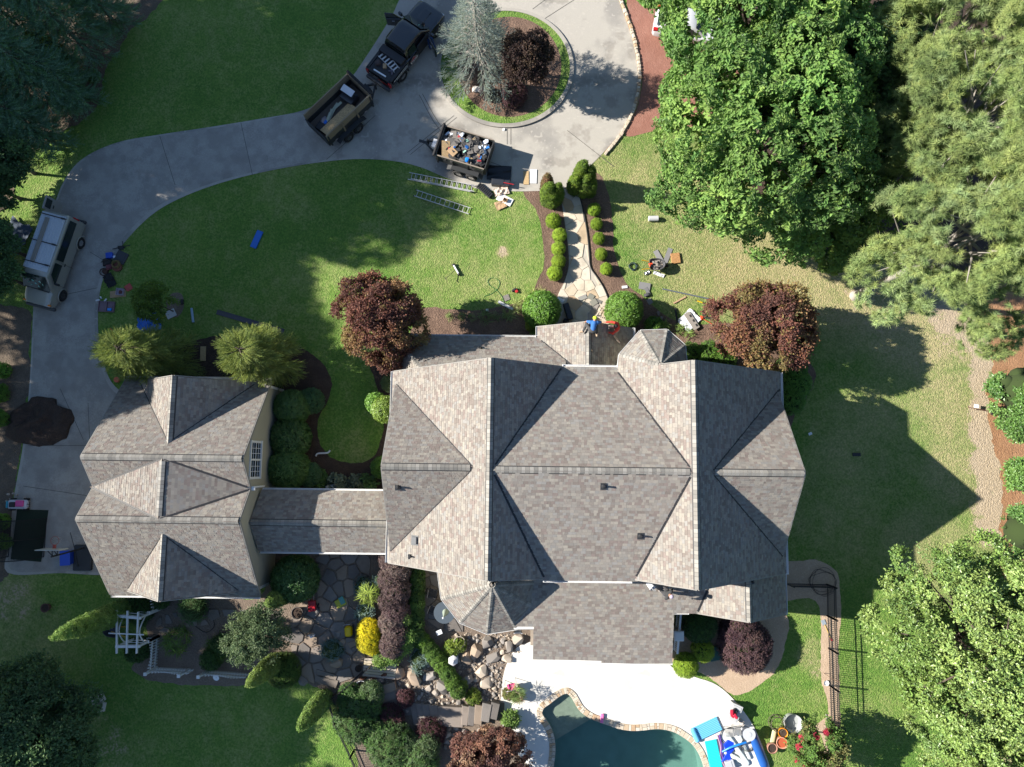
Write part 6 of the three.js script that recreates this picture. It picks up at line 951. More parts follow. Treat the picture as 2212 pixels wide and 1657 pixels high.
// --- silver van by the shaded lawn
{
  const [a, rx, rz] = heading([172, 525], [134, 635], 0.36), c = Math.cos(a), s = Math.sin(a), x = rx + 0.86 * s, z = rz + 0.86 * c, t = thing('van', 'silver work van with a plank on its roof and a rear door open', 'van', [x, 0.02, z], a);
  const paint = gloss(0.36, 0.345, 0.295, { metalness: 0.3, roughness: 0.32, clearcoat: 0.6 }), roofM = gloss(0.5, 0.53, 0.56, { roughness: 0.35 });
  part('body', [body([[-1.2, 0.93, 0.45, 1.98, 0.8], [-1.1, 0.99, 0.38, 2.06, 0.84], [2.4, 1.0, 0.38, 2.08, 0.84], [2.75, 0.99, 0.38, 2.02, 0.8], [3.5, 0.98, 0.4, 1.3, 0.86]], 0.09), body([[3.3, 0.98, 0.4, 1.28, 0.9], [4.0, 0.95, 0.42, 1.16, 0.85], [4.36, 0.86, 0.48, 1.0, 0.74]], 0.1)], paint, t);
  part('roof', [rbox(3.5, 0.05, 1.5, 0.02, 0.7, 2.07, 0), ...Array.from({ length: 9 }, (_, i) => rbox(3.3, 0.035, 0.04, 0.012, 0.65, 2.1, -0.64 + i * 0.16))], roofM, t);
  part('windscreen', quad([2.72, 2.02, -0.72], [2.72, 2.02, 0.72], [3.46, 1.33, 0.86], [3.46, 1.33, -0.86]), M.glass, t).position.set(0.05, 0.03, 0);
  part('paper', Array.from({ length: 9 }, (_, i) => box(0.12 + 0.03 * (i % 3), 0.008, 0.13, 3.3 - 0.12 * (i % 3), 1.535 + 0.111 * (i % 3), -0.65 + i * 0.15, i * 0.5, 0, -0.75)), M.paper, t);
  part('windscreen_wiper', [rod(V(3.52, 1.36, -0.75), V(3.47, 1.38, 0.75), 0.035, 5)], M.black, t);
  for (const q of [-1, 1]) {
    part('side_window', quad([-0.95, 1.86, q * 0.865], [1.55, 1.88, q * 0.865], [1.55, 1.33, q * 0.94], [-0.95, 1.33, q * 0.94]), M.glass, t).position.z = q * 0.03;
    part('front_window', quad([1.75, 1.88, q * 0.865], [2.5, 1.86, q * 0.865], [3.05, 1.35, q * 0.94], [1.75, 1.33, q * 0.94]), M.glass, t).position.z = q * 0.03;
    part('mirror', [rbox(0.14, 0.24, 0.2, 0.04, 2.95, 1.45, q * 1.15), rod(V(2.95, 1.4, q * 0.92), V(2.95, 1.42, q * 1.1), 0.03, 5)], q > 0 ? M.plasticWhite : M.black, t);
    part('tail_lamp', rbox(0.08, 0.5, 0.16, 0.03, -1.2, 1.35, q * 0.84), M.redLamp, t); part('headlamp', rbox(0.1, 0.22, 0.34, 0.04, 4.3, 0.88, q * 0.64), M.chrome, t); part('indicator', rbox(0.1, 0.09, 0.2, 0.02, 4.26, 0.98, q * 0.78), gloss(0.7, 0.2, 0.02), t);
    part('door_handle', rbox(0.18, 0.05, 0.04, 0.01, 1.68, 1.15, q * 1.0), M.black, t); part('wheel_arch', [put(new THREE.TorusGeometry(0.44, 0.035, 6, 16, Math.PI), 0, 0.36, q * 0.985), put(new THREE.TorusGeometry(0.44, 0.035, 6, 16, Math.PI), 3.43, 0.36, q * 0.975)], paint, t);
    part('door_seam', [box(0.015, 1.1, 0.01, 1.65, 0.95, q * 0.99), box(0.015, 0.9, 0.01, 2.95, 0.85, q * 0.985)], M.black, t);
  }
  for (const q of [0.88, -0.88]) { wheel(t, 0, q, 0.37, 0.25); wheel(t, 3.43, q, 0.37, 0.25, mat(0.05, 0.05, 0.05)); }
  part('front_bumper', rbox(0.24, 0.28, 1.86, 0.1, 4.4, 0.55, 0), mat(0.06, 0.062, 0.065, { roughness: 0.6 }), t); part('rear_bumper', rbox(0.2, 0.24, 1.9, 0.06, -1.28, 0.55, 0), mat(0.05, 0.05, 0.055), t);
  for (const u of [-0.9, 0.75, 2.05]) part('roof_strap', [bar(V(u, 2.14, -0.85), V(u, 2.14, 0.85), 0.05, 0.03), box(0.09, 0.06, 0.22, u, 2.14, -0.62)], M.black, t);
  const d = new THREE.Group(); d.name = 'rear_door'; d.position.set(-1.2, 0, 0.9); d.rotation.y = 0.05; t.add(d);
  part('door_panel', rbox(0.85, 1.55, 0.08, 0.03, -0.45, 1.2, 0), mat(0.3, 0.29, 0.27), d); part('pane', box(0.55, 0.5, 0.1, -0.45, 1.62, 0), M.glass, d); part('handle', box(0.2, 0.08, 0.11, -0.4, 1.15, 0), M.black, d);
  const p = lay('roof_plank', 'weathered wooden plank strapped on the van roof', 'plank', rbox(2.75, 0.05, 0.25, 0.01), mat(0.26, 0.235, 0.2, { map: stoneTex }), [x + 0.65 * c + 0.25 * s, 2.2, z - 0.65 * s + 0.25 * c], a);
}
// --- white car under the oak
{
  const [x0, z0] = at(1437, 82, 0.34), a = Math.atan2(-45, 240), c = Math.cos(a), s = Math.sin(a), x = x0 - 0.8 * s, z = z0 - 0.8 * c, t = thing('white_car', 'white hatchback parked on the pink gravel under the oak', 'car', [x, 0.02, z], a), paint = gloss(0.7, 0.71, 0.72, { roughness: 0.25, clearcoat: 1 });
  part('body', [body([[-0.95, 0.78, 0.45, 0.95], [-0.82, 0.88, 0.32, 1.05], [0, 0.92, 0.28, 1.05], [2.4, 0.92, 0.28, 1.0], [3.2, 0.88, 0.3, 0.9], [3.6, 0.72, 0.4, 0.75]], 0.1), body([[-0.75, 0.8, 0.9, 1.12, 0.6], [-0.3, 0.82, 0.9, 1.55, 0.62], [1.0, 0.84, 0.9, 1.6, 0.66], [1.6, 0.84, 0.9, 1.5, 0.64], [2.4, 0.8, 0.9, 1.02, 0.7]], 0.1)], paint, t);
  part('rear_window', quad([-0.36, 1.52, -0.56], [-0.36, 1.52, 0.56], [-0.72, 1.16, 0.66], [-0.72, 1.16, -0.66]), M.glass, t).position.set(-0.05, 0.04, 0);
  for (const q of [1, -1]) { part('side_window', quad([-0.1, 1.46, q * 0.7], [1.5, 1.48, q * 0.7], [1.9, 1.08, q * 0.83], [-0.4, 1.08, q * 0.82]), M.glass, t).position.z = q * 0.03; part('tail_lamp', rbox(0.3, 0.16, 0.22, 0.04, -0.78, 0.98, q * 0.76), M.redLamp, t); wheel(t, 0, q * 0.8, 0.34, 0.22); wheel(t, 2.65, q * 0.8, 0.34, 0.22); }
  part('windscreen', quad([1.64, 1.48, -0.6], [1.64, 1.48, 0.6], [2.34, 1.06, 0.7], [2.34, 1.06, -0.7]), M.glass, t).position.y = 0.03;
}
// ---------------------------------------------------------------- people
// one smooth surface round tapered bones [ax, ay, az, ra, bx, by, bz, rb]
function flesh(bones, grow = 0, soft = 0.035, res = 56) {
  const lo = V(9, 9, 9), hi = V(-9, -9, -9);
  for (const [ax, ay, az, ra, bx, by, bz, rb] of bones) { const m = Math.max(ra, rb) + grow + 0.06; lo.min(V(Math.min(ax, bx) - m, Math.min(ay, by) - m, Math.min(az, bz) - m)); hi.max(V(Math.max(ax, bx) + m, Math.max(ay, by) + m, Math.max(az, bz) + m)); }
  const c = lo.clone().add(hi).multiplyScalar(0.5), half = Math.max(hi.x - lo.x, hi.y - lo.y, hi.z - lo.z) / 2, mc = new MarchingCubes(res, undefined, false, false, 60000);
  mc.isolation = 0;
  for (let k = 0; k < res; k++) for (let j = 0; j < res; j++) for (let i = 0; i < res; i++) {
    const x = c.x + ((i - res / 2) / (res / 2)) * half, y = c.y + ((j - res / 2) / (res / 2)) * half, z = c.z + ((k - res / 2) / (res / 2)) * half;
    let s = 0;
    for (const [ax, ay, az, ra, bx, by, bz, rb] of bones) { const ux = bx - ax, uy = by - ay, uz = bz - az, L = ux * ux + uy * uy + uz * uz || 1e-6, t = Math.min(1, Math.max(0, ((x - ax) * ux + (y - ay) * uy + (z - az) * uz) / L)), d = Math.hypot(x - ax - ux * t, y - ay - uy * t, z - az - uz * t) - (ra + (rb - ra) * t) - grow; s += Math.exp(-d / soft); }
    mc.field[i + j * res + k * res * res] = soft * Math.log(s + 1e-30);
  }
  mc.update();
  const n = mc.count ?? mc.geometry.drawRange.count, P = mc.positionArray.slice(0, n * 3), g = new THREE.BufferGeometry();
  for (let i = 0; i < n; i++) { P[i * 3] = c.x + P[i * 3] * half; P[i * 3 + 1] = c.y + P[i * 3 + 1] * half; P[i * 3 + 2] = c.z + P[i * 3 + 2] * half; }
  g.setAttribute('position', new THREE.BufferAttribute(P, 3));
  const w = mergeVertices(g, 1e-4); w.computeVertexNormals(); return w;
}
const skin = mat(0.36, 0.2, 0.135, { roughness: 0.6 });
// joints: head, neck, chest, hip, then left and right shoulder/elbow/hand and hip/knee/foot; toe gives where the feet point
function person(label, [x, y, z], turn, J, look) {
  const t = thing('person', label, 'person', [x, y, z], turn), b = (p, ra, q, rb) => [...p, ra, ...q, rb], add = (p, q, k) => p.map((v, i) => v + (q[i] - v) * k), limbs2 = (s) => [b(J['sh' + s], 0.062, J['el' + s], 0.045), b(J['el' + s], 0.045, J['ha' + s], 0.03)], legs = (s) => [b(J['hp' + s], 0.095, J['kn' + s], 0.062), b(J['kn' + s], 0.06, J['an' + s], 0.042)];
  const foot = (s) => [b(J['an' + s], 0.045, J['to' + s], 0.04)], torso = [b(J.chest, 0.145, J.hip, 0.125), b(add(J.shL, J.shR, 0.12), 0.085, add(J.shL, J.shR, 0.88), 0.085), b(J.hpL, 0.1, J.hpR, 0.1)], fw = V(...J.face ?? [1, 0, 0]).normalize(), h = J.head;
  const nose = h.map((v, i) => v + fw.getComponent(i) * 0.1), chin = h.map((v, i) => v + fw.getComponent(i) * 0.05 - (i === 1 ? 0.08 : 0)), side = V().crossVectors(fw, V(0, 1, 0)).normalize(), ear = (q) => h.map((v, i) => v + side.getComponent(i) * 0.085 * q);
  const all = [...torso, b(J.chest, 0.07, J.neck, 0.055), b(J.neck, 0.055, h, 0.06), b(h, 0.098, add(h, chin, 0.6), 0.085), b(chin, 0.045, chin, 0.045), b(nose, 0.014, nose, 0.014), b(ear(1), 0.022, ear(1), 0.02), b(ear(-1), 0.022, ear(-1), 0.02), ...['L', 'R'].flatMap((s) => [...limbs2(s), ...legs(s), ...foot(s)])];
  // hands: palm, four fingers of different lengths and a thumb off its side
  const hands = [];
  for (const s of ['L', 'R']) {
    const w = V(...J['ha' + s]), d = w.clone().sub(V(...J['el' + s])).normalize(), u = V().crossVectors(d, V(0, 1, 0)).normalize(); if (u.lengthSq() < 0.1) u.set(1, 0, 0); const dn = V().crossVectors(u, d), at2 = (k, o, e) => w.clone().addScaledVector(d, k).addScaledVector(u, o).addScaledVector(dn, e);
    hands.push(put(new THREE.SphereGeometry(0.5, 10, 8).scale(0.085, 0.035, 0.1), 0, 0, 0).applyQuaternion(new THREE.Quaternion().setFromUnitVectors(V(0, 0, 1), d)).translate(...at2(0.05, 0, 0)));
    [0.07, 0.08, 0.076, 0.06].forEach((L, i) => { const o = -0.03 + i * 0.02, p0 = at2(0.085, o, 0), p1 = at2(0.085 + L * 0.55, o * 1.15, -0.006), p2 = at2(0.085 + L * 0.9, o * 1.2, -0.024); hands.push(rod(p0, p1, 0.0095, 6, 0.009), rod(p1, p2, 0.009, 6, 0.007)); });
    hands.push(rod(at2(0.03, -0.035, 0), at2(0.065, -0.062, -0.01), 0.011, 6, 0.01), rod(at2(0.065, -0.062, -0.01), at2(0.09, -0.064, -0.022), 0.01, 6, 0.008));
  }
  part('body', [flesh(all, -0.006, 0.022, 76), ...hands], skin, t);
  const sleeves = ['L', 'R'].flatMap((s) => (look.long ? limbs2(s).map((q, i) => (i ? b(J['el' + s], 0.05, add(J['el' + s], J['ha' + s], 0.85), 0.04) : q)) : [b(J['sh' + s], 0.068, add(J['sh' + s], J['el' + s], 0.75), 0.06)]));
  part('shirt', flesh([b(J.chest, 0.145, add(J.chest, J.hip, 0.85), 0.13), torso[1], ...sleeves, b(J.chest, 0.075, add(J.chest, J.neck, 0.5), 0.07)], 0.012, 0.022, 60), mat(...look.shirt, { roughness: 0.9 }), t);
  part('trousers', flesh([b(add(J.chest, J.hip, 0.78), 0.12, J.hip, 0.125), torso[2], ...['L', 'R'].flatMap((s) => (look.shorts ? [b(J['hp' + s], 0.1, J['kn' + s], 0.075)] : legs(s)))], 0.014, 0.022, 60), mat(...look.legs, { roughness: 0.95 }), t);
  for (const s of ['L', 'R']) part('shoe', flesh([b(J['an' + s], 0.04, J['an' + s].map((v, i) => v - (i === 1 ? 0.03 : 0)), 0.045), b(J['an' + s].map((v, i) => v - (i === 1 ? 0.04 : 0)), 0.045, J['to' + s], 0.042)], 0.01, 0.02, 24), mat(...look.shoes), t);
  const q = new THREE.Quaternion().setFromUnitVectors(V(1, 0, 0), fw);
  const top = new THREE.SphereGeometry(0.112, 16, 8, 0, 6.2832, 0, 1.75);
  if (look.hair) part('hair', put(top.clone().scale(1.0, 0.95, 1), -0.012, 0.012, 0).applyQuaternion(q).translate(...h), mat(...look.hair), t);
  if (look.cap) part('cap', [put(top.scale(1.06, 1.02, 1.06), 0, 0.025, 0), put(new THREE.CylinderGeometry(0.085, 0.085, 0.012, 14, 1, false, 0, Math.PI), 0.1, 0.035, 0, 0)].map((g) => g.applyQuaternion(q).translate(...h)), mat(...look.cap), t);
  return t;
}
const ground2 = (px, py, h) => { const [x, z] = at(px, py, h); return [x, h, z]; };
// leaning into the pickup; +x is the way the figure faces
{
  const [x, , z] = ground2(932, 102, 0.02);
  person('person in grey shirt and blue jeans leaning into the open pickup door', [x, 0.02, z], 2.15, { head: [0.78, 1.36, 0.05], face: [0.8, -0.6, 0], neck: [0.62, 1.3, 0.02], chest: [0.45, 1.2, 0], hip: [0.02, 0.95, 0], shL: [0.52, 1.22, -0.2], elL: [0.75, 1.0, -0.25], haL: [0.98, 0.95, -0.12], shR: [0.52, 1.22, 0.2], elR: [0.78, 1.02, 0.24], haR: [1.0, 0.96, 0.1], hpL: [0, 0.92, -0.1], knL: [0.02, 0.5, -0.12], anL: [-0.06, 0.09, -0.13], toL: [0.1, 0.05, -0.14], hpR: [0, 0.92, 0.1], knR: [-0.05, 0.5, 0.12], anR: [-0.2, 0.09, 0.13], toR: [-0.04, 0.05, 0.14] }, { shirt: [0.06, 0.07, 0.085], legs: [0.03, 0.075, 0.22], shoes: [0.1, 0.08, 0.06], hair: [0.02, 0.015, 0.012] });
}
// kneeling and bending over the porch roof edge, facing the drive
{
  const [x, , z] = ground2(1279, 716, 5.1);
  person('person in blue shirt and yellow cap crouching on the portico ridge', [x, 4.98, z], 1.5, { head: [0.62, 0.62, 0.05], face: [0.6, -0.8, 0], neck: [0.5, 0.62, 0.04], chest: [0.36, 0.55, 0.02], hip: [0, 0.36, 0], shL: [0.42, 0.54, -0.2], elL: [0.5, 0.28, -0.34], haL: [0.52, 0.06, -0.4], shR: [0.42, 0.54, 0.22], elR: [0.52, 0.3, 0.42], haR: [0.42, 0.1, 0.52], hpL: [0, 0.34, -0.11], knL: [0.36, 0.2, -0.34], anL: [-0.02, 0.06, -0.5], toL: [-0.06, 0.03, -0.64], hpR: [0, 0.34, 0.11], knR: [0.34, 0.08, 0.22], anR: [-0.06, 0.04, 0.26], toR: [-0.2, 0.02, 0.27] }, { shirt: [0.035, 0.14, 0.4], legs: [0.06, 0.06, 0.06], shoes: [0.45, 0.33, 0.22], cap: [0.55, 0.72, 0.04] });
}
{
  const [x, , z] = ground2(1331, 709, 4.3);
  person('person in orange shirt sitting on the portico slope, reaching across', [x, 4.02, z], 3.0, { head: [0.12, 0.88, -0.02], face: [0.9, -0.45, 0.1], neck: [0.05, 0.76, 0], chest: [0, 0.6, 0], hip: [-0.06, 0.24, 0], shL: [0.02, 0.66, -0.2], elL: [0.2, 0.5, -0.36], haL: [0.4, 0.34, -0.3], shR: [0.02, 0.66, 0.2], elR: [0.34, 0.6, 0.24], haR: [0.66, 0.52, 0.2], hpL: [-0.04, 0.2, -0.1], knL: [0.1, 0.36, -0.44], anL: [-0.2, 0.08, -0.62], toL: [-0.32, 0.02, -0.7], hpR: [-0.06, 0.2, 0.1], knR: [0.38, 0.34, 0.02], anR: [0.44, 0.1, -0.1], toR: [0.58, 0.12, -0.12] }, { shirt: [0.62, 0.055, 0.035], legs: [0.28, 0.23, 0.2], shoes: [0.13, 0.1, 0.085], hair: [0.012, 0.01, 0.01], long: true });
}
{
  const [x, , z] = ground2(1431, 1273, 4.3);
  person('person in dark shirt and lilac cap standing on the back porch roof', [x, 4.33, z], -0.6, { head: [0.12, 1.55, 0], face: [0.6, -0.7, 0.3], neck: [0.08, 1.42, 0], chest: [0.04, 1.22, 0], hip: [0, 0.92, 0], shL: [0.05, 1.34, -0.2], elL: [0.1, 1.05, -0.3], haL: [0.26, 0.85, -0.22], shR: [0.05, 1.34, 0.2], elR: [0.1, 1.05, 0.3], haR: [0.26, 0.85, 0.22], hpL: [0, 0.9, -0.1], knL: [0.04, 0.48, -0.12], anL: [-0.04, 0.1, -0.14], toL: [0.1, 0.04, -0.15], hpR: [0, 0.9, 0.1], knR: [0.02, 0.48, 0.12], anR: [-0.1, 0.06, 0.14], toR: [0.05, 0.0, 0.16] }, { shirt: [0.04, 0.042, 0.045], legs: [0.05, 0.05, 0.055], shoes: [0.6, 0.55, 0.52], cap: [0.42, 0.36, 0.46] });
}
// ---------------------------------------------------------------- things lying about
const spot = (px, py, h = 0) => { const [x, z] = at(px, py, h); return [x, h, z]; };
const dirOf = (a, b) => { const [x0, z0] = at(...a), [x1, z1] = at(...b); return Math.atan2(-(z1 - z0), x1 - x0); };
const coil = (r, turns, w, seed, y = 0.03) => { const f = rng(seed); return tube(Array.from({ length: turns * 9 }, (_, i) => V(Math.cos(i * 0.698) * (r + (f() - 0.5) * r * 0.5) + (f() - 0.5) * r * 0.3, y + i * 0.0022, Math.sin(i * 0.698) * (r + (f() - 0.5) * r * 0.5))), w, turns * 36, 5); };
function cloth(w, d, amp, seed, fr = 5) { const g = new THREE.PlaneGeometry(w, d, 22, 22).rotateX(-Math.PI / 2), p = g.attributes.position; for (let i = 0; i < p.count; i++) { const x = p.getX(i), z = p.getZ(i); p.setXYZ(i, x + 0.12 * w * (noise(x * 3 + 50, z * 3, 0, seed) - 0.5), 0.02 + amp * Math.pow(fbm(x * fr + 40, z * fr + 40, 3, 0, seed), 1.5), z + 0.12 * d * (noise(x * 3, z * 3 + 90, 0, seed) - 0.5)); } g.computeVertexNormals(); return g; }
function extLadder(label, a, b, w, rungs, two, gap) {
  const [x0, z0] = at(...a, 0.1), [x1, z1] = at(...b, 0.1), L = Math.hypot(x1 - x0, z1 - z0), t = thing('ladder', label, 'ladder', [(x0 + x1) / 2, 0.06, (z0 + z1) / 2], Math.atan2(-(z1 - z0), x1 - x0));
  for (let k = 0; k < (two ? 2 : 1); k++) {
    for (const q of [1, -1]) part('side_rail', [box(L, 0.075, 0.012, k * 0.25, 0.04 + k * 0.09, q * (w / 2 - k * 0.03)), box(L, 0.01, 0.035, k * 0.25, 0.075 + k * 0.09, q * (w / 2 - 0.014 - k * 0.03))], M.aluminium, t);
    for (let i = 0; i < rungs; i++) part('rung', put(new THREE.CylinderGeometry(0.018, 0.018, w - k * 0.06, 8).rotateX(Math.PI / 2), -L / 2 + gap + i * (L - 2 * gap) / (rungs - 1) + k * 0.25, 0.05 + k * 0.09, 0), M.aluminium, t);
  }
  for (const q of [1, -1]) part('foot', rbox(two ? 0.22 : 0.08, 0.05, 0.07, 0.01, (two ? 1 : -1) * (L / 2 + 0.03), 0.05, q * w / 2), M.black, t);
}
extLadder('double extension ladder lying between the debris trailer and the lawn', [882, 380], [1017, 407], 0.46, 12, true, 0.2);
extLadder('single ladder lying on the sunlit lawn below the extension ladder', [897, 417], [1014, 456], 0.42, 12, false, 0.12);
// front lawn
lay('blue_bundle', 'long bright blue packet lying on the shaded lawn', 'packet', [rbox(1.15, 0.1, 0.4, 0.02)], M.blueTarp, spot(554, 517, 0.06), dirOf([546, 536], [563, 498]));
lay('foam_roll', 'pale blue roll lying upright to the picture on the shaded lawn', 'roll', [put(new THREE.CylinderGeometry(0.075, 0.075, 0.9, 14).rotateZ(Math.PI / 2)), put(new THREE.CylinderGeometry(0.08, 0.08, 0.04, 14).rotateZ(Math.PI / 2))], mat(0.3, 0.42, 0.55), spot(415, 681, 0.08), dirOf([413, 664], [417, 697]));
lay('metal_trim', 'long dark metal trim strip lying above the junipers', 'metal strip', [box(4.35, 0.02, 0.3), box(4.35, 0.05, 0.015, 0, 0.02, -0.15)], gloss(0.05, 0.05, 0.06, { roughness: 0.4 }), spot(540, 695, 0.04), dirOf([463, 672], [617, 717]));
{ const t = thing('magnet_sweeper', 'white magnetic sweeper with black wheels standing on the sunlit lawn', 'sweeper', spot(985, 583), dirOf([978, 572], [991, 595])); part('bar', rbox(0.62, 0.1, 0.1, 0.03, 0, 0.12, 0), M.plasticWhite, t); for (const q of [1, -1]) part('wheel', put(new THREE.CylinderGeometry(0.1, 0.1, 0.06, 14).rotateZ(Math.PI / 2), q * 0.35, 0.1, 0), M.black, t); part('handle', [rod(V(0, 0.12, 0.03), V(0.28, 0.42, 0.85), 0.014, 6), rod(V(0.18, 0.43, 0.89), V(0.38, 0.43, 0.82), 0.018, 6)], M.black, t); }
const turnOf = (d) => d * Math.PI / 180;
lay('black_tote', 'ribbed black plastic trough beside the end of the extension ladder', 'trough', [rbox(1.15, 0.16, 0.36, 0.03), ...Array.from({ length: 9 }, (_, i) => rbox(0.05, 0.05, 0.34, 0.01, -0.5 + i * 0.125, 0.09, 0))], mat(0.025, 0.025, 0.028, { roughness: 0.5 }), spot(1047, 412, 0.1), turnOf(-42));
{ const t = thing('site_toolbox', 'black site toolbox with a red bar behind the debris trailer', 'toolbox', spot(1081, 398), turnOf(-6)); part('body', [rbox(1.12, 0.32, 0.42, 0.03, 0, 0.18, 0)], mat(0.02, 0.022, 0.026, { roughness: 0.4 }), t); part('lid', [rbox(1.14, 0.06, 0.44, 0.02, 0, 0.37, 0), rbox(0.7, 0.03, 0.3, 0.01, -0.15, 0.41, 0)], mat(0.03, 0.033, 0.04, { roughness: 0.35 }), t); part('red_bar', rod(V(0.2, 0.45, 0.05), V(0.85, 0.42, 0.1), 0.025, 8), gloss(0.5, 0.02, 0.03), t); }
lay('shingle_wrapper', 'crumpled tan wrappers below the site toolbox', 'wrapper', cloth(0.95, 0.5, 0.24, 3, 7), mat(0.55, 0.44, 0.36), spot(1083, 414, 0.02), 0.2);
lay('foam_sheet', 'white foam sheet on the lawn beside the tan wrappers', 'sheet', rbox(1.0, 0.04, 0.5, 0.01), M.plasticWhite, spot(1090, 431, 0.05), turnOf(-28));
{ const t = thing('open_carton', 'small open cardboard box on the white foam sheet', 'box', spot(1091, 433, 0.07), turnOf(-25)); part('base', box(0.26, 0.02, 0.2, 0, 0.01, 0), M.card, t); for (const [w, d, x, z] of [[0.26, 0.015, 0, 0.1], [0.26, 0.015, 0, -0.1], [0.015, 0.2, 0.13, 0], [0.015, 0.2, -0.13, 0]]) part('side', box(w, 0.16, d, x, 0.08, z), M.card, t); }
lay('cardboard_sheet', 'torn cardboard at the lower edge of the white foam sheet', 'cardboard', cloth(0.7, 0.5, 0.1, 9), M.card, spot(1081, 443, 0.03), 0.4);
lay('plywood_offcut', 'tan plywood offcut on the drive by the dead arborvitae', 'board', rbox(0.34, 0.03, 0.88, 0.005), M.osb, spot(1136, 384, 0.05), 0.02); lay('foam_board', 'white foam board on the drive right of the plywood offcut', 'board', rbox(0.4, 0.04, 0.92, 0.005), M.plasticWhite, spot(1152, 381, 0.05), -0.03);
lay('litter_bag', 'small white bag on the drive by the island kerb', 'bag', rockGeo(931, 0.22, 0.14, 0.2), M.plasticWhite, spot(1088, 280, 0.05));
{ const t = thing('cordless_drill', 'red and black cordless drill on the lawn left of the striped grasses', 'drill', spot(1110, 627), 0.6); part('body', [rbox(0.34, 0.2, 0.14, 0.05, 0, 0.1, 0)], mat(0.03, 0.03, 0.03), t); part('battery', rbox(0.18, 0.14, 0.18, 0.03, 0.08, 0.09, 0.16), gloss(0.45, 0.03, 0.03), t); }
lay('gutter_piece', 'short grey gutter section on the front bed edge', 'gutter section', [box(1.05, 0.012, 0.16), box(1.05, 0.07, 0.012, 0, 0.035, 0.08), box(1.05, 0.07, 0.012, 0, 0.035, -0.08)], M.aluminium, spot(1092, 660, 0.03), dirOf([1075, 651], [1110, 669]));
lay('slate_tile', 'flat grey tile on the lawn beside the gutter section', 'tile', rbox(0.36, 0.03, 0.36, 0.01), M.fieldstone[4], spot(1094, 643, 0.03), 0.4); lay('hose', 'thin green hose lying in loops on the front lawn', 'hose', tube([[1092, 665], [1083, 640], [1070, 625], [1056, 615], [1054, 604], [1066, 600], [1078, 608], [1075, 622], [1062, 634], [1045, 640]].map((p) => V(...spot(...p, 0.03))), 0.014, 70, 5), gloss(0.05, 0.2, 0.06));
lay('junction_box', 'small pale box in the shaded front bed', 'box', rbox(0.16, 0.08, 0.16, 0.02), M.plasticWhite, spot(1052, 670, 0.05));
lay('downspout_elbow', 'white downspout elbow on the small lawn by the bird bath', 'downspout', tube([V(-0.45, 0.05, 0.12), V(-0.36, 0.06, 0), V(0.3, 0.06, -0.05), V(0.42, 0.06, -0.18)], 0.055, 20, 8), M.plasticWhite, spot(698, 980), 0.05);
{ const t = thing('bird_bath', 'round stone bird bath beside the clipped shrubs', 'bird bath', spot(671, 884)); part('bowl', put(new THREE.LatheGeometry([[0, 0.62], [0.12, 0.63], [0.3, 0.72], [0.34, 0.72], [0.3, 0.62], [0.1, 0.55]].map((p) => new THREE.Vector2(...p)), 28)), mat(0.36, 0.29, 0.22), t); part('pedestal', cyl(0.16, 0.1, 0.6, 16, 0, 0.3, 0), mat(0.34, 0.28, 0.22), t); part('ornament', new THREE.SphereGeometry(0.08, 10, 8).translate(0, 0.7, 0), mat(0.1, 0.09, 0.08), t); }
{ const t = thing('rabbit_statue', 'white stone animal statue between the grey hostas', 'statue', spot(723, 1052)); part('body', [put(new THREE.SphereGeometry(0.22, 14, 10).scale(1.5, 0.9, 0.9), 0, 0.22, 0), put(new THREE.SphereGeometry(0.13, 12, 10), -0.36, 0.34, 0), rod(V(-0.36, 0.42, 0.04), V(-0.3, 0.6, 0.06), 0.03, 6), rod(V(-0.36, 0.42, -0.04), V(-0.3, 0.6, -0.06), 0.03, 6)], mat(0.42, 0.43, 0.42), t); }
// tools on the grass by the van
const lumpy = (s, w, h, d) => rockGeo(s, w, h, d);
lay('tool_heap', 'black heap of straps and tools at the drive edge, uppermost of the tools', 'tools', [lumpy(941, 0.5, 0.16, 0.35), rod(V(-0.5, 0.05, 0.1), V(0.6, 0.06, -0.15), 0.025, 6), rod(V(0.1, 0.08, -0.4), V(0.2, 0.08, 0.2), 0.02, 6)], M.black, spot(261, 535, 0.03));
lay('grey_case', 'dark grey tool case lid open on the grass by the drive', 'case', [rbox(0.72, 0.1, 0.75, 0.03), rbox(0.5, 0.03, 0.5, 0.02, 0, 0.06, 0)], mat(0.06, 0.062, 0.066), spot(261, 556, 0.06), -0.45);
lay('blue_crate', 'small blue box at the drive edge among the tools', 'box', rbox(0.4, 0.22, 0.36, 0.03), gloss(0.01, 0.07, 0.45), spot(236, 552, 0.12), 0.15);
lay('white_cups', 'white packets between the blue box and the grey case', 'packets', [rbox(0.18, 0.1, 0.16, 0.02), rbox(0.12, 0.1, 0.1, 0.02, -0.25, 0, -0.05)], M.plasticWhite, spot(247, 555, 0.06));
lay('tool_bag', 'black tool bag below the small blue box', 'bag', [lumpy(942, 0.75, 0.5, 0.55), tube([V(-0.25, 0.15, 0), V(0, 0.32, 0), V(0.25, 0.15, 0)], 0.02, 14, 5)], mat(0.035, 0.03, 0.03), spot(229, 566, 0.08), 0.3);
lay('maroon_bag', 'maroon tool bag with pale rope below the black bag', 'bag', [lumpy(943, 0.5, 0.4, 0.45)], mat(0.16, 0.05, 0.06), spot(235, 578, 0.08)); lay('leather_belt', 'dark leather tool belt left of the maroon bag', 'belt', [lumpy(944, 0.6, 0.25, 0.4), put(new THREE.TorusGeometry(0.22, 0.03, 6, 16).rotateX(Math.PI / 2), -0.1, 0.05, 0.05)], mat(0.06, 0.03, 0.022), spot(227, 586, 0.05));
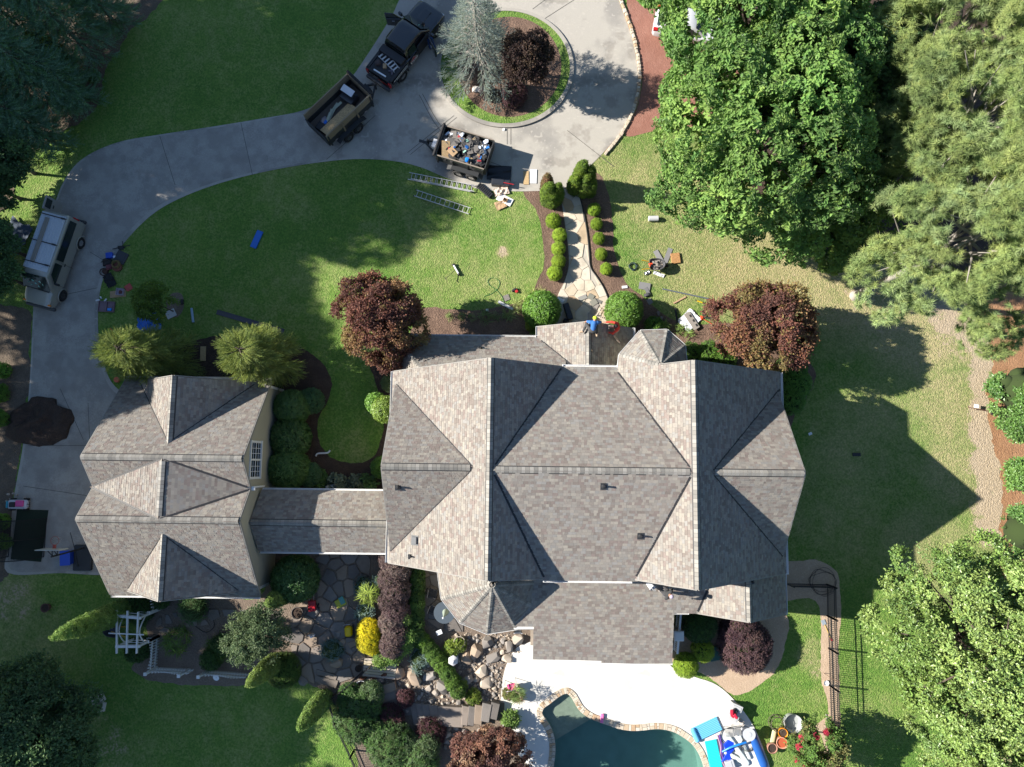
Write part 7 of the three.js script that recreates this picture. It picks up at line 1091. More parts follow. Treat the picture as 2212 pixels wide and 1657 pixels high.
lay('hose_ring', 'olive hose coiled on a red-brown bucket lid by the tools', 'hose', [0, 1, 2].map((i) => put(new THREE.TorusGeometry(0.24 - i * 0.02, 0.04, 8, 26).rotateX(Math.PI / 2), 0, 0.2 + i * 0.05, 0)), mat(0.16, 0.11, 0.04), spot(254, 573)); lay('red_bucket', 'red-brown bucket under the olive hose coil', 'bucket', cyl(0.26, 0.3, 0.18, 20, 0, 0.09, 0), mat(0.16, 0.055, 0.035), spot(255, 578));
lay('rain_jacket', 'black jacket dropped on the shaded lawn below the tools', 'jacket', cloth(0.55, 0.85, 0.26, 15, 8), mat(0.016, 0.018, 0.02), spot(238, 607, 0.01), 0.5);
lay('red_tray', 'red square tray on the shaded lawn beside the small tree', 'tray', rbox(0.42, 0.05, 0.42, 0.04), gloss(0.45, 0.06, 0.05), spot(277, 621, 0.04), 0.6);
lay('cutting_board', 'tan board under the pale tub on the shaded lawn', 'board', rbox(0.98, 0.04, 0.42, 0.02), M.card, spot(254, 635, 0.03), 0.1); lay('nail_tub', 'pale tub of dark nails on the tan board', 'tub', [box(0.42, 0.02, 0.4, 0, 0.02, 0), ...[[0.42, 0.02, 0, 0.2], [0.42, 0.02, 0, -0.2], [0.02, 0.4, 0.21, 0], [0.02, 0.4, -0.21, 0]].map(([w, d, x, z]) => box(w, 0.16, d, x, 0.08, z))], mat(0.42, 0.36, 0.42), spot(260, 631, 0.06), -0.1); lay('nails', 'dark red nails heaped in the pale tub', 'nails', lumpy(946, 0.3, 0.16, 0.28), mat(0.14, 0.05, 0.045), spot(260, 631, 0.12));
lay('bottles', 'white bottles lying at the drive edge below the tan board', 'bottles', [rod(V(-0.35, 0.05, 0.05), V(-0.12, 0.05, 0), 0.05, 10), rod(V(-0.1, 0.05, -0.2), V(-0.02, 0.05, -0.08), 0.045, 10), rod(V(0.16, 0.05, 0.12), V(0.3, 0.05, -0.06), 0.05, 10)], M.plasticWhite, spot(220, 648));
{ const t = thing('open_toolcase', 'open mauve plastic tool case on the shaded lawn', 'case', spot(231, 663), -0.06), m = mat(0.22, 0.15, 0.17); for (const q of [-1, 1]) part('half_shell', [box(0.46, 0.03, 0.62, q * 0.25, 0.03, 0), box(0.46, 0.12, 0.03, q * 0.25, 0.08, 0.31), box(0.46, 0.12, 0.03, q * 0.25, 0.08, -0.31), box(0.03, 0.12, 0.62, q * 0.25 + 0.23, 0.08, 0), box(0.03, 0.12, 0.62, q * 0.25 - 0.23, 0.08, 0)], m, t); part('blue_tool', rbox(0.26, 0.1, 0.16, 0.03, 0.22, 0.1, 0.17), gloss(0.02, 0.25, 0.7), t); part('handle', put(new THREE.TorusGeometry(0.15, 0.025, 6, 16, Math.PI).rotateX(Math.PI / 2).rotateY(-Math.PI / 2), 0.5, 0.06, 0), m, t); }
lay('utility_knife', 'small orange knife on the shaded lawn near the drive', 'knife', [rbox(0.26, 0.04, 0.06, 0.015), box(0.1, 0.01, 0.03, 0.17, 0, 0)], gloss(0.6, 0.16, 0.02), spot(240, 712, 0.03), -0.85);
lay('wire_spool', 'black spool on the lawn left of the blue tarp', 'spool', [cyl(0.24, 0.24, 0.05, 20, 0, 0.03, 0), cyl(0.13, 0.13, 0.2, 16, 0, 0.13, 0), cyl(0.22, 0.22, 0.04, 20, 0, 0.24, 0)], M.black, spot(279, 723));
lay('carton', 'brown carton half under the juniper by the drive', 'box', [rbox(0.85, 0.4, 0.6, 0.01, 0, 0.2, 0), box(0.86, 0.004, 0.02, 0, 0.403, 0)], M.card, spot(252, 750), 0.35); lay('milk_jug', 'blue and white jug beside the brown carton', 'jug', rbox(0.25, 0.3, 0.3, 0.06, 0, 0.15, 0), mat(0.35, 0.42, 0.55), spot(266, 743), 0.3);
lay('blue_tarp', 'crumpled bright blue tarp on the shaded lawn', 'tarp', cloth(1.35, 1.1, 0.34, 21, 3), M.blueTarp, spot(323, 700), 0.35);
{ const t = thing('roof_shovel', 'white-bladed shovel with yellow handle beside the blue tarp', 'shovel', spot(366, 680), dirOf([342, 692], [366, 680])); part('blade', [rbox(0.6, 0.03, 0.5, 0.12, 0.1, 0.05, 0)], mat(0.5, 0.52, 0.53), t); part('handle', rod(V(-0.95, 0.06, 0), V(-0.2, 0.06, 0), 0.022, 8), gloss(0.5, 0.4, 0.03), t); }
struct('sapling_mulch_ring', sheetGeo(outline([[362, 640], [378, 632], [392, 636], [397, 655], [392, 675], [378, 686], [364, 676], [358, 655]]), 0.005), M.clay); lay('landscape_lamp', 'small black lamp on the mulch ring by the young tree', 'lamp', rbox(0.2, 0.14, 0.3, 0.03), M.black, spot(392, 652, 0.08)); lay('cedar_board', 'yellowish board lying between the two junipers', 'board', rbox(0.34, 0.05, 0.9, 0.01), M.osb, spot(438, 764, 0.04), 0.03);
lay('bag_of_tarps', 'grey-blue printed tarp bag beside the van', 'tarp', cloth(1.55, 2.0, 0.35, 27, 2.5), mat(0.075, 0.1, 0.14), spot(35, 513, 0.05), -0.45); lay('orange_cone_piece', 'small orange bucket at the garage corner', 'bucket', cyl(0.14, 0.17, 0.22, 14, 0, 0.11, 0), gloss(0.6, 0.1, 0.04), spot(255, 821));
// right lawn
lay('felt_roll', 'grey-white roll lying on the right lawn', 'roll', [put(new THREE.CylinderGeometry(0.17, 0.17, 0.58, 18).rotateZ(Math.PI / 2)), put(new THREE.CylinderGeometry(0.15, 0.15, 0.6, 18).rotateZ(Math.PI / 2))], mat(0.48, 0.49, 0.5), spot(1411, 472, 0.18), 0.02);
function barrow(label, px, py, turn, tray, fill, grip) {
  const t = thing('wheelbarrow', label, 'wheelbarrow', spot(px, py), turn), ring2 = (y, k) => Array.from({ length: 20 }, (_, i) => { const a = i / 20 * 6.2832, c = Math.cos(a), s = Math.sin(a); return V((c > 0 ? 0.5 : 0.45) * k * Math.sign(c) * Math.pow(Math.abs(c), c > 0 ? 1 : 0.4), y, 0.36 * k * Math.sign(s) * Math.pow(Math.abs(s), c > 0 ? 1 : 0.45)); }), A = ring2(0.66, 1), B = ring2(0.36, 0.62), v = [];
  A.forEach((a, i) => { const j = (i + 1) % 20; for (const q of [a, A[j], B[j], a, B[j], B[i], B[i], B[j], V(0, 0.36, 0)]) v.push(q.x, q.y, q.z); });
  const g = new THREE.BufferGeometry(); g.setAttribute('position', new THREE.Float32BufferAttribute(v, 3)); g.computeVertexNormals(); part('tray', [g, tube(A, 0.018, 60, 6, true)], tray, t);
  for (const q of [1, -1]) { part('handle', [bar(V(0.55, 0.24, q * 0.07), V(-0.9, 0.6, q * 0.29), 0.045, 0.045)], grip, t); part('leg', rod(V(-0.35, 0.4, q * 0.2), V(-0.4, 0, q * 0.24), 0.02, 6), M.black, t); }
  part('wheel', [put(new THREE.TorusGeometry(0.15, 0.05, 8, 20), 0.62, 0.2, 0), cyl(0.07, 0.07, 0.06, 12, 0.62, 0.2, 0, 0, Math.PI / 2)], M.tyre, t);
  if (fill) { const f = rng(951); for (let i = 0; i < 26; i++) { const o = part('debris', box(0.1 + 0.2 * f(), 0.02, 0.08 + 0.12 * f()), mat(...pick([[0.22, 0.2, 0.18], [0.12, 0.11, 0.1], [0.34, 0.29, 0.24], [0.05, 0.05, 0.05]], f)), t); o.position.set(-0.28 + 0.62 * f(), 0.5 + 0.08 * f(), -0.22 + 0.44 * f()); o.rotation.set((f() - 0.5), f() * 6, (f() - 0.5)); } }
}
barrow('wheelbarrow full of roofing scraps with yellow handles on the right lawn', 1414, 577, 0.02, mat(0.08, 0.08, 0.085, { roughness: 0.4 }), true, gloss(0.6, 0.35, 0.02)); barrow('dark wheelbarrow standing under the white arbor', 253, 1357, 3.05, mat(0.035, 0.04, 0.05, { roughness: 0.4 }), false, gloss(0.5, 0.28, 0.03)); barrow('red wheelbarrow in the shade at the left edge', 30, 1460, 1.2, gloss(0.2, 0.02, 0.02), false, M.black);
lay('red_nailer', 'orange-red nail gun lying in the scrap-filled wheelbarrow', 'tool', [rbox(0.26, 0.09, 0.1, 0.03), rbox(0.1, 0.08, 0.18, 0.03, -0.06, 0, 0.08)], gloss(0.65, 0.08, 0.03), spot(1405, 570, 0.66), 0.1);
const strip = (l, x, y, w, d, a, c, y0 = 0.03) => lay('shingle_piece', l, 'shingle', [box(w, 0.015, d)], mat(...c, { roughness: 0.95 }), spot(x, y, y0), turnOf(a));
strip('grey shingle strip above the wheelbarrow, lying underneath', 1442, 552, 1.0, 0.3, 68, [0.2, 0.2, 0.205]); strip('grey shingle strip above the wheelbarrow, lying on top', 1424, 557, 1.05, 0.32, -62, [0.24, 0.24, 0.24], 0.055);
lay('foam_block', 'tan spongy block on the lawn right of the wheelbarrow', 'block', rbox(0.56, 0.12, 0.66, 0.03), mat(0.47, 0.25, 0.1, { bumpMap: grit, bumpScale: 0.02 }), spot(1459, 558, 0.07), 0.13);
lay('rope_coil', 'dark blue-green rope coil left of the wheelbarrow', 'rope', coil(0.22, 5, 0.016, 961), mat(0.03, 0.06, 0.065), spot(1366, 576)); lay('foil_scrap', 'silver foil scrap beside the wheelbarrow handles', 'foil', cloth(0.35, 0.2, 0.12, 33, 9), M.chrome, spot(1397, 590, 0.02), 0.4); lay('white_sack', 'flat white sack under the wheelbarrow', 'sack', cloth(0.7, 0.2, 0.1, 35, 9), M.plasticWhite, spot(1423, 593, 0.02), -0.35);
strip('grey felt sheet folded below the wheelbarrow', 1392, 618, 0.7, 0.45, -10, [0.2, 0.2, 0.2], 0.07); strip('narrow grey felt strip hanging off the folded sheet', 1398, 629, 0.5, 0.2, -65, [0.16, 0.16, 0.165], 0.09); lay('rubbish_bag', 'small black bag below the folded felt', 'bag', lumpy(963, 0.42, 0.28, 0.38), gloss(0.05, 0.05, 0.055), spot(1397, 637, 0.06)); strip('small grey scrap by the mulch edge below the black bag', 1403, 651, 0.3, 0.35, 30, [0.22, 0.22, 0.22]);
lay('grey_pipe', 'long grey-blue pipe lying across the right lawn', 'pipe', rod(V(-1.45, 0.04, 0), V(1.45, 0.04, 0), 0.045, 10), mat(0.1, 0.12, 0.14), spot(1480, 635), dirOf([1428, 623.5], [1533, 646])); lay('timber_offcut', 'short pink-brown timber below the long pipe', 'timber', rbox(0.88, 0.05, 0.09, 0.01), mat(0.42, 0.27, 0.17), spot(1468, 648, 0.04), dirOf([1454, 656], [1482, 641])); lay('black_downspout', 'black downspout piece standing between lawn and bed', 'downspout', rbox(1.45, 0.08, 0.11, 0.02), M.black, spot(1462, 690, 0.06), dirOf([1458, 665], [1466, 716]));
{ const t = thing('blower_pole', 'yellow and black pole tool on the lawn below the pipe', 'tool', spot(1519, 655), dirOf([1503, 650], [1536, 661])); part('pole', rod(V(-0.55, 0.05, 0), V(0.5, 0.05, 0), 0.02, 6), M.black, t); for (const u of [-0.25, 0.3]) part('grip', rod(V(u - 0.17, 0.05, 0), V(u + 0.17, 0.05, 0), 0.04, 8), gloss(0.65, 0.42, 0.01), t); }
lay('cord_coil', 'tangled dark cord below the yellow pole tool', 'cord', coil(0.36, 6, 0.014, 965), mat(0.05, 0.065, 0.06), spot(1530, 675)); lay('plastic_sheet', 'white plastic sheet under a shingle strip on the right bed', 'sheet', cloth(1.15, 1.0, 0.18, 41, 4), M.plasticWhite, spot(1488, 692, 0.02), 0.8);
{ const t = thing('starter_shingles', 'grey shingle strip with cut tabs lying on white plastic', 'shingle', spot(1494, 693, 0.19), turnOf(-58)); part('strip', box(1.15, 0.03, 0.4), mat(0.26, 0.235, 0.21), t); for (const u of [-0.3, 0.05, 0.38]) part('tab', box(0.16, 0.012, 0.11, u, 0.022, -0.1), M.black, t); }
{ const t = thing('red_brush', 'orange-red long-handled brush by the right red-leaved tree', 'brush', spot(1514, 687), dirOf([1513, 684], [1535, 697])); part('head', rbox(0.2, 0.1, 0.26, 0.04, 0, 0.06, 0), gloss(0.6, 0.1, 0.04), t); part('handle', rod(V(0.05, 0.06, 0), V(0.75, 0.08, 0), 0.02, 6), gloss(0.6, 0.1, 0.04), t); }
lay('work_gloves', 'pair of grey gloves with blue cuffs in the shaded bed', 'gloves', [lumpy(967, 0.26, 0.12, 0.42), lumpy(968, 0.28, 0.12, 0.34).translate(0.2, 0, 0.3)], mat(0.2, 0.17, 0.16), spot(1421, 677, 0.03)); lay('white_tray', 'small white tray on the mulch right of the walk', 'tray', rbox(0.34, 0.05, 0.16, 0.01), M.plasticWhite, spot(1349, 620, 0.04), 0.1);
strip('curved ridge shingle, leftmost on the entry walk', 1258, 643, 0.52, 0.26, 22, [0.27, 0.265, 0.245], 0.12); strip('greenish shingle at the top of the pile on the entry walk', 1276, 641, 0.36, 0.34, -30, [0.21, 0.21, 0.175], 0.13); strip('greenish shingle in the middle of the pile on the entry walk', 1282, 653, 0.42, 0.36, 35, [0.22, 0.215, 0.18], 0.15); strip('shingle with dark tabs on the entry walk', 1283, 667, 0.75, 0.32, 62, [0.27, 0.245, 0.22], 0.12); strip('grey shingle at the foot of the pile, by the porch edge', 1276, 686, 0.36, 0.62, 2, [0.26, 0.25, 0.235], 0.12); strip('small dark shingle right of the pile on the entry walk', 1291, 650, 0.5, 0.2, -25, [0.17, 0.165, 0.155], 0.11);
lay('black_bench_box', 'long black box in the shade on the entry terrace', 'box', [rbox(0.36, 0.3, 1.05, 0.04, 0, 0.15, 0), rbox(0.05, 0.05, 1.0, 0.02, -0.12, 0.31, 0)], mat(0.018, 0.02, 0.026, { roughness: 0.5 }), spot(1226, 674, 0.05), 0.3); lay('black_bag', 'black bag with white trim at the porch edge', 'bag', lumpy(969, 0.5, 0.4, 0.4), mat(0.02, 0.02, 0.025), spot(1222, 694, 0.1)); lay('white_rag', 'white rag beside the left round holly', 'rag', cloth(0.45, 0.2, 0.1, 43, 9), M.plasticWhite, spot(1211, 648, 0.06), -0.5);
{ const t = thing('slatted_bench', 'cream slatted bench standing by the entry', 'bench', spot(1312, 690), dirOf([1292, 671], [1332, 701]) + 0.12), m = mat(0.55, 0.47, 0.38, { roughness: 0.6 }); for (const z of [-0.26, 0.26]) part('seat_rail', box(1.55, 0.07, 0.06, 0, 0.42, z), m, t); for (let i = 0; i < 14; i++) part('slat', rbox(0.05, 0.025, 0.5, 0.005, -0.7 + i * 0.108, 0.45, 0), m, t); for (const x of [-0.72, 0.72]) for (const z of [-0.26, 0.26]) part('leg', box(0.06, z < 0 ? 0.9 : 0.6, 0.06, x, z < 0 ? 0.45 : 0.3, z), m, t); part('back_rail', box(1.55, 0.08, 0.05, 0, 0.88, -0.28), m, t); for (let i = 0; i < 12; i++) part('back_slat', box(0.05, 0.42, 0.02, -0.64 + i * 0.116, 0.66, -0.28), m, t); for (const x of [-0.72, 0.72]) part('armrest', box(0.07, 0.04, 0.56, x, 0.62, 0), m, t); }
{ const [x, z] = at(1270, 744, 4.95), t = thing('hammer', 'hammer lying on the portico ridge', 'hammer', [x, 4.92, z], turnOf(-58)); part('handle', rod(V(0, 0.03, 0), V(0.42, -0.02, 0), 0.018, 6), mat(0.4, 0.3, 0.18), t); part('head', [rod(V(0, 0.04, -0.09), V(0, 0.04, 0.08), 0.024, 8)], M.chrome, t); }
{ const [x, z] = at(1404, 1264, 4.5), t = thing('bucket', 'white bucket tipped on the back porch roof beside the standing person', 'bucket', [x, 4.62, z], 2.2); t.rotation.z = 0.9; part('shell', new THREE.CylinderGeometry(0.17, 0.145, 0.4, 20, 1, true), M.plasticWhite, t); part('base', cyl(0.145, 0.145, 0.02, 18, 0, -0.19, 0), M.plasticWhite, t); part('handle', put(new THREE.TorusGeometry(0.2, 0.012, 5, 16, Math.PI), 0, 0.18, 0, 0.3), M.plasticWhite, t); }
{ const [x, z] = at(1118, 1351, 2.4), t = thing('leaning_ladder', 'aluminium ladder top resting against the rear eave by the turret', 'ladder', [x, 0, z], 0); for (const q of [-1, 1]) part('side_rail', bar(V(q * 0.2, 0, 0.75), V(q * 0.2, 4.1, 0.05), 0.03, 0.07), M.aluminium, t); for (let i = 0; i < 12; i++) part('rung', put(new THREE.CylinderGeometry(0.018, 0.018, 0.4, 8).rotateZ(Math.PI / 2), 0, 0.3 + i * 0.32, 0.75 - (0.3 + i * 0.32) / 4.1 * 0.7), M.aluminium, t); }
// west court
{ const [x, z] = at(88, 912), g = new THREE.SphereGeometry(1, 40, 20, 0, 6.2832, 0, Math.PI / 2), p = g.attributes.position; for (let i = 0; i < p.count; i++) { const X = p.getX(i), Y = p.getY(i), Z = p.getZ(i), k = 0.65 + 0.75 * fbm(X * 2.4 + 9, Z * 2.4 + 9, 4, 0, 5); p.setXYZ(i, X * 1.75 * k, Y * 0.5 * k * (0.5 + 1.0 * noise(X * 4 + 20, Z * 4 + 20)), Z * 1.45 * k); } g.computeVertexNormals(); const uv = g.attributes.uv; for (let i = 0; i < uv.count; i++) uv.setXY(i, p.getX(i), p.getZ(i)); tag(part('mulch_heap', g, mat(0.8, 0.75, 0.72, { map: M.darkMulch.map, bumpMap: chipBump, bumpScale: 0.06 })), 'large heap of dark mulch tipped on the court', 'heap').position.set(x, 0.02, z); }
struct('turf_mat', sheetGeo(outline([[37, 1100], [105, 1102], [89, 1214], [23, 1208]], 0, false), 0.034), mat(0.016, 0.03, 0.018, { roughness: 1 }));
{ const t = thing('practice_net', 'black practice net on arched poles over the dark turf mat', 'net', spot(60, 1160)), m = mat(0.012, 0.012, 0.014), lines = [], arch = (z) => Array.from({ length: 13 }, (_, i) => { const a = i / 12 * Math.PI; return V(-1.05 * Math.cos(a), 0.05 + 2.2 * Math.pow(Math.sin(a), 0.6), z); }); for (const z of [-1.1, 0, 1.15]) part('pole', tube(arch(z), 0.022, 40, 6), m, t); part('ground_bar', [rod(V(-1.05, 0.05, -1.1), V(-1.05, 0.05, 1.15), 0.02, 6), rod(V(1.05, 0.05, -1.1), V(1.05, 0.05, 1.15), 0.02, 6)], m, t); for (let k = 0; k <= 46; k++) lines.push(tube(arch(-1.1 + k * 0.049), 0.011, 16, 3)); for (let k = 1; k < 12; k++) { const p0 = arch(-1.1)[k]; for (const d of [0, 0.5]) { const q = p0.clone().lerp(arch(-1.1)[k + 1 > 12 ? 12 : k + 1], d); lines.push(rod(q, q.clone().setZ(1.15), 0.007, 3)); } } part('mesh_netting', lines, m, t).userData.kind = 'stuff'; }
{ const t = thing('basketball_hoop', 'portable basketball hoop standing on the court by the garage', 'basketball hoop'), [bx, bz] = at(182, 1204), [tx, tz] = at(110, 1203, 3.2), [px, pz] = at(179, 1184, 0.3), [kx, kz] = at(111, 1187, 3.3), [rx, rz] = at(117, 1168, 3.05); part('base', [rbox(1.1, 0.22, 1.5, 0.08, bx, 0.13, bz)], mat(0.03, 0.033, 0.036, { roughness: 0.6 }), t); part('pole', [rod(V(px, 0.2, pz), V(tx, 3.2, tz), 0.05, 8), rod(V(bx - 0.2, 0.25, bz + 0.5), V(px + (tx - px) * 0.3, 1.1, pz + (tz - pz) * 0.3), 0.025, 6)], M.black, t); part('arm', [-0.15, 0.15].flatMap((d) => [rod(V(tx, 3.1, tz + d * 0.2), V(kx + d, 3.5, kz), 0.022, 6), rod(V(tx, 2.7, tz + d * 0.2), V(kx + d, 3.0, kz), 0.022, 6)]), M.black, t); part('backboard', rbox(1.35, 0.85, 0.05, 0.02, kx, 3.3, kz), mat(0.4, 0.42, 0.4, { roughness: 0.4 }), t); part('rim', [put(new THREE.TorusGeometry(0.23, 0.012, 6, 28).rotateX(Math.PI / 2), rx, 3.02, rz), box(0.14, 0.1, 0.2, rx, 3.02, (rz + kz) / 2 + 0.1)], gloss(0.35, 0.06, 0.04), t); part('net', Array.from({ length: 12 }, (_, i) => { const a = i / 12 * 6.283; return rod(V(rx + 0.22 * Math.cos(a), 3.0, rz + 0.22 * Math.sin(a)), V(rx + 0.13 * Math.cos(a + 0.5), 2.6, rz + 0.13 * Math.sin(a + 0.5)), 0.005, 3); }), mat(0.5, 0.5, 0.5), t); part('lift_handle', [rod(V(px, 1.1, pz), V(...[at(152, 1150, 1.2)].map(([a, b]) => [a, 1.25, b])[0]), 0.018, 6)], M.black, t); }
{ const t = thing('storage_bin', 'blue storage bin beside the basketball hoop base', 'bin', spot(153, 1203), 0.08); part('bin', [rbox(0.55, 0.55, 0.78, 0.05, 0, 0.29, 0)], gloss(0.01, 0.05, 0.4), t); part('lid', rbox(0.62, 0.06, 0.86, 0.03, 0, 0.58, 0), gloss(0.012, 0.07, 0.48), t); }
{ const t = thing('toy_car', 'pink and white ride-on toy car at the edge of the court', 'toy car', spot(46, 1089), 0.0); part('body', [rbox(1.2, 0.32, 0.55, 0.16, 0, 0.3, 0)], mat(0.55, 0.55, 0.6), t); part('bonnet', rbox(0.5, 0.12, 0.38, 0.06, 0.2, 0.48, -0.06), gloss(0.7, 0.08, 0.28), t); part('seat', rbox(0.35, 0.2, 0.3, 0.06, -0.22, 0.48, 0), M.black, t); part('tail_panel', rbox(0.12, 0.2, 0.4, 0.05, -0.56, 0.4, 0), gloss(0.02, 0.3, 0.4), t); for (const [x, z] of [[0.4, 0.3], [0.4, -0.3], [-0.4, 0.3], [-0.4, -0.3]]) part('wheel', put(new THREE.CylinderGeometry(0.16, 0.16, 0.12, 14).rotateX(Math.PI / 2), x, 0.16, z), M.tyre, t); part('handlebar', [rod(V(0.5, 0.35, 0), V(0.8, 0.45, 0), 0.02, 6), rod(V(0.78, 0.45, -0.15), V(0.78, 0.45, 0.15), 0.02, 6)], M.black, t); }
{ const f = rng(971), p = struct('loose_stones', new THREE.PlaneGeometry(0.01, 0.01).translate(at(24, 1075)[0], 0.01, at(24, 1075)[1]), M.litter); for (let i = 0; i < 16; i++) { const s = 0.12 + 0.1 * f(), [x, z] = at(14 + f() * 40, 1060 + f() * 40), m = part('stone', pick(ROCKS, f), M.rock[0], p); m.position.set(x, 0.04, z); m.scale.setScalar(s); } }
// garden things
const pot = (label, px, py, r, h, m, soil, cat = 'pot', y = 0, tilt = 0) => { const t = thing('plant_pot', label, cat, spot(px, py, y)); t.rotation.z = tilt; part('pot', new THREE.LatheGeometry([[0, 0.02], [r * 0.7, 0.02], [r, h], [r * 0.84, h], [r * 0.78, h * 0.86]].map((q) => new THREE.Vector2(...q)), 26), m, t); part('soil', cyl(r * 0.82, r * 0.8, 0.02, 20, 0, h * 0.86, 0), soil ?? M.darkMulch, t); return t; };
pot('round white planter inside the iron fence', 783, 1478, 0.34, 0.45, M.plasticWhite); pot('grey stone pot of grass below the turret', 993, 1384, 0.36, 0.4, M.rock[0]); pot('dark stone pot beside the red garden cart', 646, 1321, 0.36, 0.45, mat(0.1, 0.085, 0.075)); pot('terracotta pot near the toy surfboard', 1663, 1611, 0.3, 0.42, mat(0.38, 0.2, 0.14)); pot('orange pot below the galvanised tub', 1689, 1577, 0.28, 0.5, gloss(0.7, 0.25, 0.01), null, 'pot', 0.1, 0.25); pot('pale pot with an orange inside by the toy surfboard', 1687, 1597, 0.33, 0.6, gloss(0.65, 0.3, 0.2), mat(0.3, 0.06, 0.02), 'pot', 0.1, 0.25); pot('dark pots by the shaded lawn at the left edge', 104, 1311, 0.26, 0.35, mat(0.12, 0.06, 0.05)); pot('dark green patio planter at the deck edge', 1104, 1497, 0.22, 0.4, mat(0.12, 0.1, 0.09)); pot('clay planter with grasses on the pool deck', 1114, 1500, 0.3, 0.55, mat(0.36, 0.27, 0.22), null, 'pot', 0.05); pot('black urn inside the iron fence', 776, 1441, 0.2, 0.35, M.black);
shrub('grass_tuft', 'red-green grasses in the clay planter on the deck', 1116, 1499, 0.35, { h: 0.65, n: 30, geo: G.blade, size: [0.5, 0.9], cols: [[0.2, 0.18, 0.06], [0.25, 0.1, 0.06], [0.12, 0.18, 0.05]], core: false, cat: 'plant' }); shrub('flowering_plant', 'dark red leaved plant at the deck edge', 1098, 1499, 0.3, { h: 0.4, n: 160, geo: G.small, cols: [[0.16, 0.05, 0.05], [0.12, 0.14, 0.04]], core: false, cat: 'plant' }); shrub('palm_plant', 'green leafy plant on the deck below the planters', 1103, 1555, 0.42, { h: 0.4, n: 220, geo: G.leaf, size: [0.6, 1], cols: [[0.11, 0.18, 0.04]], core: false, cat: 'plant' });
{ const t = thing('garden_cart', 'red garden cart with a raised handle on the dark patio', 'cart', spot(678, 1306), 0.1); part('tub', [rbox(0.42, 0.26, 0.62, 0.05, 0, 0.4, 0)], gloss(0.4, 0.012, 0.02), t); part('handle', [rod(V(-0.12, 0.45, -0.3), V(-0.05, 0.95, -0.7), 0.02, 6), rod(V(0.12, 0.45, -0.3), V(0.3, 0.95, -0.75), 0.02, 6)], M.alloy, t); for (const q of [0.3, -0.3]) part('wheel', put(new THREE.TorusGeometry(0.14, 0.04, 8, 18), q, 0.17, 0.1, Math.PI / 2), M.tyre, t); }
lay('soil_bag', 'yellow and green soil bag lying on the dark patio', 'bag', rbox(0.62, 0.14, 0.5, 0.07), mat(0.42, 0.42, 0.06), spot(735, 1302, 0.09), 0.5); lay('bag_print', 'teal printed end of the yellow soil bag', 'bag print', rbox(0.3, 0.1, 0.44, 0.04), mat(0.1, 0.3, 0.28), spot(738, 1297, 0.13), 0.5); { const t = thing('yellow_sprayer_cart', 'bright yellow wheeled tub on the dark patio', 'cart', spot(755, 1361), 0.12); part('tub', rbox(0.46, 0.4, 0.62, 0.16, 0, 0.3, 0), gloss(0.7, 0.48, 0.0), t); part('rim', rbox(0.56, 0.08, 0.76, 0.04, 0, 0.12, 0.03), M.black, t); part('handle', tube([V(-0.2, 0.4, -0.3), V(-0.2, 0.6, -0.42), V(0.2, 0.6, -0.42), V(0.2, 0.4, -0.3)], 0.02, 20, 6), M.alloy, t); }
{ const t = thing('angel_statue', 'small white winged figure standing on the dark patio', 'statue', spot(676, 1372)); part('figure', [cyl(0.12, 0.07, 0.4, 12, 0, 0.2, 0), new THREE.SphereGeometry(0.07, 10, 8).translate(0, 0.47, 0), put(new THREE.SphereGeometry(0.14, 10, 8).scale(0.7, 1.2, 0.25), 0.12, 0.3, -0.06, 0.5), put(new THREE.SphereGeometry(0.14, 10, 8).scale(0.7, 1.2, 0.25), -0.12, 0.3, -0.06, -0.5)], M.plasticWhite, t); }
{ const t = thing('stone_lantern', 'white six-sided lantern among the rocks below the turret', 'lantern', spot(981, 1418)); part('roof', [cyl(0.3, 0.05, 0.2, 6, 0, 1.0, 0)], mat(0.6, 0.6, 0.6), t); part('light_box', cyl(0.17, 0.17, 0.3, 6, 0, 0.75, 0), mat(0.5, 0.5, 0.5), t); part('pedestal', [cyl(0.12, 0.1, 0.6, 8, 0, 0.3, 0), cyl(0.28, 0.24, 0.1, 6, 0, 0.05, 0)], mat(0.5, 0.5, 0.48), t); }
{ const t = thing('side_table', 'small white-topped table in the bed below the patio', 'table', spot(950, 1362), 0.4); part('tabletop', rbox(0.34, 0.03, 0.26, 0.01, 0, 0.5, 0), M.plasticWhite, t); for (const [x, z] of [[0.13, 0.1], [-0.13, 0.1], [0.13, -0.1], [-0.13, -0.1]]) part('leg', rod(V(x, 0, z), V(x, 0.49, z), 0.012, 5), M.black, t); }
